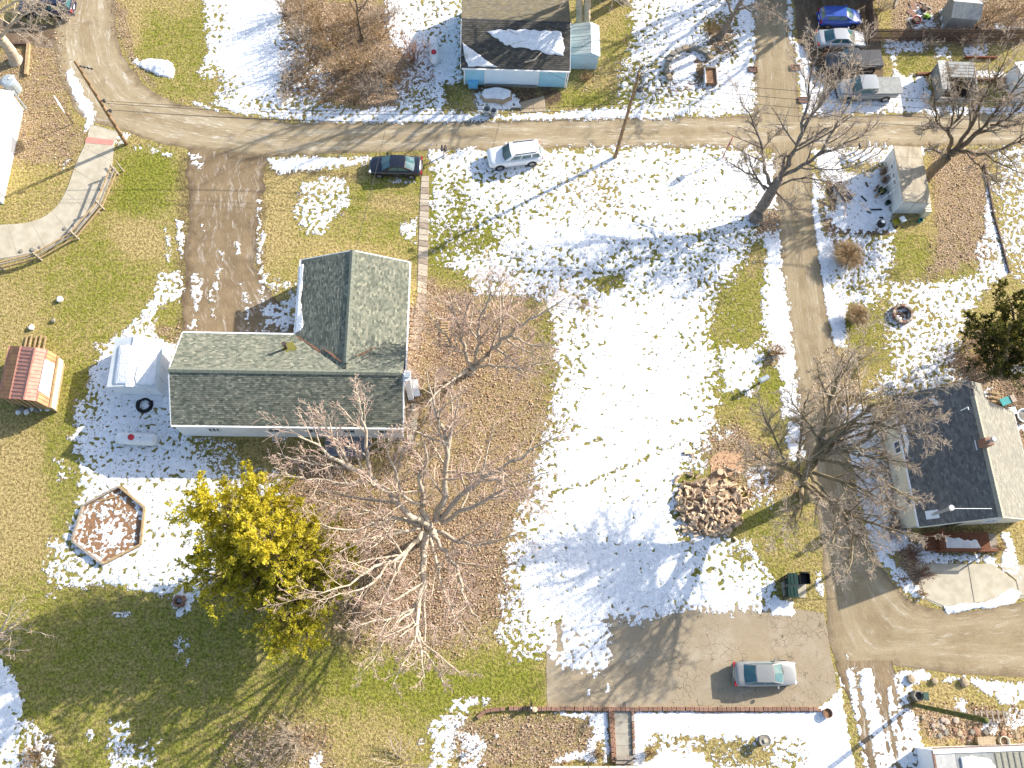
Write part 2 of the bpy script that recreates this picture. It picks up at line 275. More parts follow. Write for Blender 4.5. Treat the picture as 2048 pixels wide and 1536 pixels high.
# ------------------------------------------------------------------ mesh helpers
class MB:
    def __init__(s): s.v = []; s.f = []; s.m = []
    def add(s, vs, fs, mi=0):
        o = len(s.v); s.v += [tuple(map(float, p)) for p in vs]
        for f in fs: s.f.append(tuple(i+o for i in f)); s.m.append(mi)
        return s
    def box(s, c, size, rz=0.0, mi=0, tilt=None):
        hx, hy, hz = (q/2 for q in size); ca, sa = math.cos(rz), math.sin(rz); vs = []
        for sx, sy, sz in ((-1,-1,-1),(1,-1,-1),(1,1,-1),(-1,1,-1),(-1,-1,1),(1,-1,1),(1,1,1),(-1,1,1)):
            x, y, z = sx*hx, sy*hy, sz*hz
            vs.append((c[0]+x*ca-y*sa, c[1]+x*sa+y*ca, c[2]+z))
        return s.add(vs, ((0,3,2,1),(4,5,6,7),(0,1,5,4),(1,2,6,5),(2,3,7,6),(3,0,4,7)), mi)
    def prism(s, poly, z0, z1, mi=0, top_inset=0.0):
        """upright prism over a polygon [(x,y)..]; z1 may be a function of (x,y)"""
        poly = [(p[0], p[1]) for p in poly]
        if sum(poly[i-1][0]*poly[i][1]-poly[i][0]*poly[i-1][1] for i in range(len(poly))) < 0: poly = poly[::-1]
        n = len(poly); cx = sum(p[0] for p in poly)/n; cy = sum(p[1] for p in poly)/n
        zf = z1 if callable(z1) else (lambda x, y: z1); zb = z0 if callable(z0) else (lambda x, y: z0)
        vs = [(x, y, zb(x, y)) for x, y in poly]
        for x, y in poly:
            X = x+(cx-x)*top_inset; Y = y+(cy-y)*top_inset; vs.append((X, Y, zf(X, Y)))
        fs = [tuple(range(n))[::-1], tuple(range(n, 2*n))]+[(i, (i+1) % n, n+(i+1) % n, n+i) for i in range(n)]
        return s.add(vs, fs, mi)
    def bar(s, a, b, w, h=None, mi=0):
        """square bar from a to b"""
        a = Vector(a); b = Vector(b); t = (b-a).normalized(); h = h or w
        r = Vector((0, 0, 1)) if abs(t.z) < .9 else Vector((0, 1, 0))
        u = t.cross(r).normalized()*w/2; q = u.cross(t).normalized()*h/2
        vs = [a-u-q, a+u-q, a+u+q, a-u+q, b-u-q, b+u-q, b+u+q, b-u+q]
        return s.add(vs, ((0,1,2,3),(7,6,5,4),(0,4,5,1),(1,5,6,2),(2,6,7,3),(3,7,4,0)), mi)
    def cyl(s, a, b, r0, r1=None, n=10, mi=0, mcap=None):
        a = Vector(a); b = Vector(b); t = (b-a).normalized(); r1 = r0 if r1 is None else r1
        r = Vector((0, 0, 1)) if abs(t.z) < .9 else Vector((0, 1, 0))
        u = t.cross(r).normalized(); q = t.cross(u)
        vs = [p+(u*math.cos(6.2832*i/n)+q*math.sin(6.2832*i/n))*rr for p, rr in ((a, r0), (b, r1)) for i in range(n)]
        s.add(vs, [(i, (i+1) % n, n+(i+1) % n, n+i) for i in range(n)], mi)
        o = len(s.v)-2*n
        for cap in (tuple(range(n))[::-1], tuple(range(n, 2*n))):
            s.f.append(tuple(o+i for i in cap)); s.m.append(mi if mcap is None else mcap)
        return s
    def tube(s, pts, r, n=6, mi=0):
        for a, b in zip(pts[:-1], pts[1:]): s.cyl(a, b, r, r, n, mi)
        return s
    def lathe(s, c, prof, n=14, mi=0, axis='z'):
        vs = []; c = Vector(c)
        for r, z in prof:
            for i in range(n):
                x, y = r*math.cos(6.2832*i/n), r*math.sin(6.2832*i/n)
                vs.append(c+(Vector((x, y, z)) if axis == 'z' else Vector((z, x, y)) if axis == 'x' else Vector((x, z, y))))
        k = len(prof)
        fs = [(j*n+i, j*n+(i+1) % n, (j+1)*n+(i+1) % n, (j+1)*n+i) for j in range(k-1) for i in range(n)]
        if prof[0][0] > 0: fs.append(tuple(range(n))[::-1])
        if prof[-1][0] > 0: fs.append(tuple(range((k-1)*n, k*n)))
        return s.add(vs, fs, mi)
    def quad(s, a, b, c, d, mi=0): return s.add((a, b, c, d), ((0, 1, 2, 3),), mi)
    def rot(s, c, rz):
        ca, sa = math.cos(rz), math.sin(rz)
        s.v = [(c[0]+(x-c[0])*ca-(y-c[1])*sa, c[1]+(x-c[0])*sa+(y-c[1])*ca, z) for x, y, z in s.v]; return s

def obj(name, mb, mats, parent=None, smooth=False, label=None):
    me = bpy.data.meshes.new(name); v = mb.v
    if parent is not None:
        o_ = wloc(parent); v = [(x-o_[0], y-o_[1], z-o_[2]) for x, y, z in v]
    me.from_pydata(v, [], mb.f); me.update()
    for m in (mats if isinstance(mats, (list, tuple)) else [mats]): me.materials.append(MATS[m])
    if any(mb.m): me.polygons.foreach_set('material_index', mb.m)
    if smooth: me.polygons.foreach_set('use_smooth', [True]*len(me.polygons))
    o = bpy.data.objects.new(name, me); COL.objects.link(o)
    if parent is not None: o.parent = parent
    if label: o['label'] = label
    return o
WL = {}
def wloc(o):
    p = Vector((0, 0, 0))
    while o is not None: p = p+o.location; o = o.parent
    return p
def npobj(name, verts, quads, mats, parent=None, smooth=True, tint=None, kind=None, extra=None):
    """large mesh straight from numpy; faces all with the same vertex count"""
    me = bpy.data.meshes.new(name); k = quads.shape[1]
    if parent is not None: verts = verts-np.array(wloc(parent))
    me.vertices.add(len(verts)); me.vertices.foreach_set('co', np.ascontiguousarray(verts, dtype=np.float32).ravel())
    me.loops.add(quads.size); me.loops.foreach_set('vertex_index', np.ascontiguousarray(quads, dtype=np.int32).ravel())
    me.polygons.add(len(quads)); me.polygons.foreach_set('loop_start', np.arange(0, quads.size, k, dtype=np.int32))
    try: me.polygons.foreach_set('loop_total', np.full(len(quads), k, dtype=np.int32))
    except Exception: pass
    me.polygons.foreach_set('use_smooth', np.full(len(quads), smooth))
    if tint is not None:
        a = me.attributes.new('tint', 'FLOAT_COLOR', 'FACE'); a.data.foreach_set('color', np.ascontiguousarray(tint, dtype=np.float32).ravel())
    if extra is not None:
        a = me.attributes.new('gmask', 'FLOAT_COLOR', 'POINT'); a.data.foreach_set('color', np.ascontiguousarray(extra, dtype=np.float32).ravel())
    me.update(calc_edges=True)
    for m in (mats if isinstance(mats, (list, tuple)) else [mats]): me.materials.append(MATS[m])
    o = bpy.data.objects.new(name, me); COL.objects.link(o)
    if parent is not None: o.parent = parent
    if kind: o['kind'] = kind
    return o
def tag(o, label, cat, group=None):
    o['label'] = label; o['category'] = cat
    if group: o['group'] = group
    return o
def thing(name, label, cat, loc, group=None, rz=0.0):
    o = bpy.data.objects.new(name, None); o.empty_display_size = .3; COL.objects.link(o); o.location = (loc[0], loc[1], loc[2] if len(loc) > 2 else 0); o.rotation_euler = (0, 0, rz)
    return tag(o, label, cat, group)
def struct(name, mb, m, label=None):
    o = obj(name, mb, m); o['kind'] = 'structure'
    if label: o['label'] = label
    return o
def clone(root, loc, rz=0.0, label=None, group=None):
    r = root.copy(); COL.objects.link(r); r.location = loc; r.rotation_euler = (0, 0, rz)
    if label: r['label'] = label
    if group: r['group'] = group
    for ch in list(root.children):
        c = ch.copy(); COL.objects.link(c); c.parent = r
        for g in list(ch.children):
            d = g.copy(); COL.objects.link(d); d.parent = c
    return r

# ------------------------------------------------------------------ noise and masks
def perlin(x, y, seed):
    r = np.random.default_rng(seed); tab = r.permutation(256); ang = r.random(256)*2*np.pi
    gx, gy = np.cos(ang), np.sin(ang)
    xi = np.floor(x).astype(int); yi = np.floor(y).astype(int); xf = x-xi; yf = y-yi
    u = xf*xf*xf*(xf*(xf*6-15)+10); v = yf*yf*yf*(yf*(yf*6-15)+10)
    def g(ix, iy, dx, dy):
        h = tab[(tab[ix & 255]+iy) & 255]; return gx[h]*dx+gy[h]*dy
    a = g(xi, yi, xf, yf); b = g(xi+1, yi, xf-1, yf); c = g(xi, yi+1, xf, yf-1); d = g(xi+1, yi+1, xf-1, yf-1)
    return 1.45*((a*(1-u)+b*u)*(1-v)+(c*(1-u)+d*u)*v)
def poly_sd(px, py, poly):
    n = len(poly); d = np.full(px.shape, 1e9); ins = np.zeros(px.shape, bool)
    for i in range(n):
        x1, y1 = poly[i]; x2, y2 = poly[(i+1) % n]; ex, ey = x2-x1, y2-y1; L = ex*ex+ey*ey+1e-9
        t = np.clip(((px-x1)*ex+(py-y1)*ey)/L, 0, 1); d = np.minimum(d, (px-x1-t*ex)**2+(py-y1-t*ey)**2)
        if y1 != y2:
            c = ((y1 > py) != (y2 > py)) & (px < ex*(py-y1)/(y2-y1)+x1); ins ^= c
    d = np.sqrt(d); return np.where(ins, -d, d)
def paint(F, px, py, poly, val, soft, wob=0.0, W=None, mode='mix'):
    m = soft+wob+6; xs = [p[0] for p in poly]; ys = [p[1] for p in poly]
    k = (px > min(xs)-m) & (px < max(xs)+m) & (py > min(ys)-m) & (py < max(ys)+m)
    if not k.any(): return
    sd = poly_sd(px[k], py[k], poly)
    if wob: sd = sd+wob*W[k]
    t = np.clip(.5-sd/(2*max(soft, .5)), 0, 1); t = t*t*(3-2*t)
    if mode == 'max': F[k] = np.maximum(F[k], val*t)
    elif mode == 'min': F[k] = np.minimum(F[k], 1-(1-val)*t)
    else: F[k] = F[k]*(1-t)+val*t
def circ(x, y, r, ry=None, n=12): ry = ry or r; return [(x+r*math.cos(6.2832*i/n), y+ry*math.sin(6.2832*i/n)) for i in range(n)]

# ------------------------------------------------------------------ the ground
def axis(lo, hi, st, far):
    core = list(np.arange(lo, hi+1e-6, st)); out = []; d = st
    x = lo
    left = []
    while x > -far: d *= 1.35; x -= d; left.append(x)
    x = hi; d = st; right = []
    while x < far: d *= 1.35; x += d; right.append(x)
    return np.array(left[::-1]+core+right)
GREEN = [  # (outline in the photograph, greenness, softness)
    ([(860,300),(1600,300),(1600,900),(1560,1230),(1000,1330),(1100,700),(860,540)], .72, 30), ([(1250,0),(1500,0),(1500,220),(1250,220)], .75, 30), ([(1660,480),(1980,480),(1900,760),(1680,720)], .62, 30), ([(100,600),(360,600),(440,900),(420,1200),(100,1180)], .68, 30), ([(770,0),(920,0),(920,230),(780,230)], .6, 20), ([(400,0),(600,0),(560,220),(440,220)], .6, 20),
    ([(-60,400),(60,480),(240,400),(300,310),(370,330),(360,660),(300,640),(200,820),(60,820),(-60,640)], .62, 30),
    ([(-60,440),(70,600),(60,760),(-60,700)], .25, 60), ([(240,300),(345,310),(350,390),(300,430),(220,420)], .95, 20),
    ([(220,440),(320,445),(330,510),(240,520)], .12, 22), ([(100,520),(200,480),(260,560),(200,700),(130,640)], .72, 30), ([(130,720),(190,720),(160,960),(90,1000),(60,860)], .75, 25),
    ([(-80,820),(70,880),(90,1100),(-80,1180)], .15, 40), ([(-80,1200),(180,1160),(480,1200),(640,1300),(1060,1300),(1090,1410),(900,1430),(840,1600),(-80,1600)], .72, 50),
    ([(640,1330),(900,1340),(1060,1320),(1080,1380),(880,1420),(700,1400)], 1.0, 40), ([(560,1430),(760,1430),(860,1500),(800,1600),(480,1600)], .38, 50),
    ([(240,30),(420,30),(410,190),(330,200),(250,110)], .72, 25), ([(235,-10),(280,0),(290,90),(255,100)], .15, 15),
    ([(690,380),(840,350),(840,520),(700,500),(560,500),(540,420),(600,420)], .68, 30), ([(750,390),(830,390),(830,425),(740,420)], .1, 18), ([(600,480),(800,490),(800,520),(600,525)], .3, 15), ([(740,340),(850,345),(850,390),(720,385)], .75, 12),
    ([(520,360),(590,350),(590,500),(520,520)], .12, 20),
    ([(860,370),(960,370),(1010,450),(960,520),(860,540)], 1.0, 25), ([(1080,360),(1240,330),(1240,430),(1120,430)], .4, 40), ([(1060,600),(1110,620),(1110,760),(1070,760)], .85, 20),
    ([(1200,20),(1260,60),(1255,190),(1090,215),(1110,180),(1200,140)], .55, 25), ([(1110,185),(1260,175),(1260,215),(1120,218)], .8, 15), ([(1240,150),(1340,160),(1330,210),(1250,215)], .72, 20), ([(880,150),(935,160),(935,225),(890,225)], .7, 10), ([(1255,40),(1290,60),(1290,150),(1260,140)], .75, 14),
    ([(1400,480),(1530,500),(1500,680),(1420,640)], .75, 25), ([(1430,560),(1500,560),(1490,680),(1430,660)], .8, 20), ([(1490,500),(1530,510),(1505,560)], .25, 18), ([(1425,700),(1570,760),(1570,850),(1430,830)], .8, 30), ([(1430,820),(1560,830),(1600,1130),(1470,1080)], .45, 40), ([(1480,1000),(1600,1020),(1580,1090),(1490,1060)], .7, 25),
    ([(1690,640),(1760,640),(1780,760),(1700,740)], .7, 20), ([(1780,470),(1850,480),(1850,540),(1790,560)], .75, 20), ([(1760,105),(1860,100),(1860,150),(1800,150)], .75, 12), ([(1850,120),(2060,110),(2060,150),(1860,150)], .6, 15), ([(1900,170),(2010,165),(2010,215),(1880,220)], .5, 12),
    ([(1815,1370),(1930,1380),(1920,1440),(1820,1420)], .15, 12), ([(1130,620),(1220,600),(1215,660),(1140,660)], .6, 15),
]
LITTER = [
    ([(850,560),(1090,580),(1110,780),(1090,960),(1030,1100),(1010,1240),(900,1320),(700,1300),(640,1200),(560,960),(640,920),(830,880),(830,640)], .6, 50),
    ([(850,560),(940,600),(1000,700),(940,780),(850,760)], .72, 30), ([(700,1030),(1000,1020),(1010,1200),(900,1260),(720,1220)], .75, 50), ([(560,900),(700,930),(700,1030),(590,1010)], .7, 40),
    ([(60,80),(120,60),(150,250),(180,260),(150,330),(-60,330),(-60,120)], .6, 20), ([(560,0),(770,0),(830,100),(860,150),(780,225),(560,190),(560,110)], .85, 18), ([(800,130),(850,110),(900,130),(850,170)], .7, 12),
    ([(1850,295),(1975,295),(1990,520),(1850,560),(1870,420)], .68, 20), ([(1640,380),(1665,460),(1690,520),(1650,470)], .8, 6), ([(1420,850),(1470,840),(1540,900),(1540,960),(1430,960),(1400,900)], .7, 22), ([(1490,930),(1600,920),(1600,1000),(1500,990)], .55, 25),
    ([(1500,410),(1560,420),(1555,480),(1515,470)], .85, 10), ([(1410,60),(1470,55),(1470,110),(1420,110)], .85, 15), ([(1330,110),(1440,105),(1440,180),(1340,185)], .7, 10), ([(1780,-20),(2060,-20),(2060,90),(1780,100)], .75, 20), ([(1580,90),(1720,90),(1760,200),(1640,180)], .7, 12),
    ([(1800,1400),(2048,1420),(2060,1490),(1860,1490)], .7, 20), ([(900,1430),(1190,1430),(1200,1500),(1120,1540),(920,1540)], .62, 18), ([(1640,700),(1700,690),(1740,820),(1650,900),(1620,820)], .6, 18), ([(1740,880),(1800,900),(1830,1090),(1870,1160),(1800,1180),(1790,1060)], .85, 10), ([(1880,700),(2060,700),(2060,900),(1960,880),(1900,760)], .85, 20),
    ([(1170,130),(1250,130),(1235,190),(1150,190)], .4, 15), ([(460,1440),(650,1440),(680,1540),(430,1540)], .55, 30), ([(1530,690),(1570,690),(1575,740),(1530,740)], .7, 8), ([(830,600),(850,610),(850,700),(835,840),(815,870),(812,640)], .75, 6), ([(300,650),(370,650),(350,720),(340,690)], .6, 10), ([(1480,940),(1540,900),(1560,960),(1500,1010)], .6, 15),
    ([(205,-10),(250,0),(270,110),(330,190),(400,215),(330,195),(270,150),(238,80)], .6, 8),
]
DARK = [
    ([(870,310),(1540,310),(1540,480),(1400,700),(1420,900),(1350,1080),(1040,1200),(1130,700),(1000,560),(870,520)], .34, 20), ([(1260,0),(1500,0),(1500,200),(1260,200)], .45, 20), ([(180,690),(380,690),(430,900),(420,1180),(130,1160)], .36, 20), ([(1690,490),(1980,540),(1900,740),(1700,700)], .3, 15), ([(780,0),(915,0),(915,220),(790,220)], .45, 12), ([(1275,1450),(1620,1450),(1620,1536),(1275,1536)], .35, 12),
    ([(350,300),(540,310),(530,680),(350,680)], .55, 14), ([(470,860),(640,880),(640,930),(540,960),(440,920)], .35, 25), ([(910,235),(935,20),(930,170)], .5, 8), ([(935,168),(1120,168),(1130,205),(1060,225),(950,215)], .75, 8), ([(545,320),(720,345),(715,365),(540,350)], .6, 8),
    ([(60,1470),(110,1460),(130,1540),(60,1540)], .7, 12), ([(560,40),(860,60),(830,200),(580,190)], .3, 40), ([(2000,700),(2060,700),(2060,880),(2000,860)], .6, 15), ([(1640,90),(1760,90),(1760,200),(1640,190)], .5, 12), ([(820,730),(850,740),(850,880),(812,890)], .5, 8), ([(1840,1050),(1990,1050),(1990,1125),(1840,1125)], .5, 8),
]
def build_ground():
    gx = axis(-50, 60, .4, 600); gy = axis(-10, 70, .4, 600)
    X, Y = np.meshgrid(gx, gy); x = X.ravel(); y = Y.ravel()
    px, py = PXY(x, y)
    core = (x > -56) & (x < 66) & (y > -14) & (y < 76)
    px = np.where(core, px, -9000.); py = np.where(core, py, -9000.)
    Wn = perlin(x/2.2, y/2.2, 5)*.7+perlin(x/.8, y/.8, 6)*.5
    g = np.full(x.shape, .42); l = np.zeros(x.shape); d = np.zeros(x.shape)
    for p, v, s in GREEN: paint(g, px, py, p, v, s, 14, Wn)
    for p, v, s in LITTER: paint(l, px, py, p, v, s, 12, Wn)
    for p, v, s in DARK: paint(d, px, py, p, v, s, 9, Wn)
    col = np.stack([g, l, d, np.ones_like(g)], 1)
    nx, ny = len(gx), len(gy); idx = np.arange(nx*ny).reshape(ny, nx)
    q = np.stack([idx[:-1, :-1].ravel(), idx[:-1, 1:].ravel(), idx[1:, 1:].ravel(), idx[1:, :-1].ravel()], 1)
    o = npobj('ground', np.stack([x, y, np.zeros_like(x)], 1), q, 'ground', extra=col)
    o['kind'] = 'structure'
build_ground()

# ------------------------------------------------------------------ roads and paths: thin sheets with a wobbling edge
def densify(poly, step=18, wob=2.0, seed=1, closed=True):
    r = random.Random(seed); out = []; n = len(poly)
    for i in range(n if closed else n-1):
        a = poly[i]; b = poly[(i+1) % n]; L = math.hypot(b[0]-a[0], b[1]-a[1]); k = max(1, int(L/step))
        for j in range(k):
            t = j/k; out.append((a[0]+(b[0]-a[0])*t+r.uniform(-wob, wob), a[1]+(b[1]-a[1])*t+r.uniform(-wob, wob)))
    return out
def spline(pts, n=6, closed=False):
    out = []; k = len(pts)
    for i in range(k-1):
        p0 = pts[max(i-1, 0)]; p1 = pts[i]; p2 = pts[i+1]; p3 = pts[min(i+2, k-1)]
        for j in range(n):
            t = j/n; out.append(tuple(.5*((2*p1[c])+(-p0[c]+p2[c])*t+(2*p0[c]-5*p1[c]+4*p2[c]-p3[c])*t*t+(-p0[c]+3*p1[c]-3*p2[c]+p3[c])*t**3) for c in range(len(p1))))
    out.append(tuple(pts[-1])); return out
def sheet(name, poly, z, m, wob=2.0, seed=1, smooth_n=0):
    import mathutils
    pts = densify(poly, 16, wob, seed); w3 = [Vector(U(*p)[:2]) for p in pts]
    mb = MB()
    tris = mathutils.geometry.delaunay_2d_cdt(w3, [], [list(range(len(w3)))], 1, 1e-5)
    mb.add([(v.x, v.y, z) for v in tris[0]], [tuple(f) for f in tris[2]])
    return struct(name, mb, m)
L_in = spline([(228,-160),(228,-10),(232,60),(245,110),(275,155),(320,190),(370,211),(430,222),(520,238),(600,246)])
L_out = spline([(250,262),(210,250),(172,240),(142,205),(118,150),(108,80),(114,-10),(114,-160)])
def arc(pl, n):
    P = np.array(pl, float); d = np.r_[0, np.cumsum(np.hypot(*np.diff(P, axis=0).T))]; t = np.linspace(0, d[-1], n); return np.stack([np.interp(t, d, P[:, 0]), np.interp(t, d, P[:, 1])], 1)
def road_strip(name, segs, z, m, cols=10, wob=.10, seed=1, step=.45):
    """a carriageway as a strip of quads; gmask carries (across 0..1, metres along)"""
    rows = []
    for L, Rr in segs:
        wl_ = [U(*p)[:2] for p in spline(L, 6)]; wr_ = [U(*p)[:2] for p in spline(Rr, 6)]
        ln_ = max(sum(math.dist(a, b) for a, b in zip(q[:-1], q[1:])) for q in (wl_, wr_)); n = max(4, int(ln_/step)); A = arc(wl_, n); B = arc(wr_, n)
        k = 1 if rows else 0; rows += list(zip(A[k:], B[k:]))
    A = np.array([r_[0] for r_ in rows]); B = np.array([r_[1] for r_ in rows]); N = len(A); mid = (A+B)/2; v = np.r_[0, np.cumsum(np.hypot(*np.diff(mid, axis=0).T))]
    W = np.maximum(np.linalg.norm(B-A, axis=1, keepdims=True), .1); D = (B-A)/W; sd = np.random.default_rng(seed).random(2)*90
    A = A+D*(wob*(perlin(v/1.3+sd[0], v*0+1.5, seed)+.8*perlin(v/.5+sd[0], v*0+3.5, seed+1)))[:, None]; B = B+D*(wob*(perlin(v/1.3+sd[1], v*0+7.5, seed+2)+.8*perlin(v/.5, v*0+9.5, seed+3)))[:, None]
    u = np.linspace(0, 1, cols+1); P = A[:, None]*(1-u)[None, :, None]+B[:, None]*u[None, :, None]; V = np.concatenate([P.reshape(-1, 2), np.full((N*(cols+1), 1), z)], 1)
    g = np.stack([np.tile(u, N), np.repeat(v, cols+1), np.repeat(W[:, 0], cols+1), np.ones(N*(cols+1))], 1); ix = np.arange(N*(cols+1)).reshape(N, cols+1)
    q = np.stack([ix[:-1, :-1].ravel(), ix[:-1, 1:].ravel(), ix[1:, 1:].ravel(), ix[1:, :-1].ravel()], 1)
    if np.cross(V[q[0, 1]]-V[q[0, 0]], V[q[0, 3]]-V[q[0, 0]])[2] < 0: q = q[:, ::-1]
    o = npobj(name, V, q, m, extra=g); o['kind'] = 'structure'; return o
R_main = L_out[::-1]+[(310, 284), (370, 296), (440, 303), (540, 313)]
road_strip('road', [(L_in, R_main), ([(600,246),(780,246),(900,244),(1100,240),(1300,236),(1500,232),(1600,228),(1700,232),(1800,228),(2048,226),(2300,224)], [(540,313),(700,307),(860,301),(1100,297),(1300,295),(1500,296),(1600,298),(1640,296),(1850,292),(2048,290),(2300,290)])], .004, 'road', 12, .12, 3)
road_strip('alley', [([(1470,-200),(1500,-10),(1506,100),(1510,225),(1511,244)], [(1560,-200),(1577,-10),(1590,100),(1598,225),(1600,244)])], .008, 'alley', 8, .08, 4)
road_strip('lane', [([(1543,286),(1552,430),(1563,560),(1582,700),(1602,830),(1622,960),(1645,1100)], [(1620,286),(1625,400),(1640,520),(1660,650),(1680,750),(1692,850),(1710,1000),(1745,1110)]), ([(1645,1100),(1652,1200),(1660,1290),(1690,1334),(1760,1328),(1900,1346),(2048,1356),(2350,1375)], [(1745,1110),(1790,1170),(1830,1206),(1880,1218),(1950,1222),(2048,1203),(2180,1192),(2350,1180)])], .008, 'alley', 10, .09, 5)
road_strip('dirt_driveway', [([(373,296),(376,420),(368,560),(372,700)], [(535,312),(520,420),(516,540),(545,590),(596,665),(596,700)])], .012, 'dirt', 10, .28, 7)
road_strip('snowy_driveway', [([(1668,1322),(1690,1380),(1715,1440),(1745,1600)], [(1785,1322),(1805,1400),(1850,1600)])], .016, 'dirt', 8, .12, 9)
sheet('parking_lot', [(1095,1416),(1092,1300),(1100,1250),(1215,1215),(1400,1205),(1580,1215),(1648,1226),(1664,1320),(1670,1345),(1674,1385),(1632,1417)], .012, 'lot', 1.2, 6)
sheet('gravel_parking', [(-120,30),(60,44),(118,50),(112,100),(60,88),(-120,80)], .002, 'mud', 3, 8)
sheet('muddy_parking', [(1585,-20),(1740,-20),(1760,60),(1770,190),(1660,200),(1610,190),(1600,100)], .002, 'mud', 3, 10)

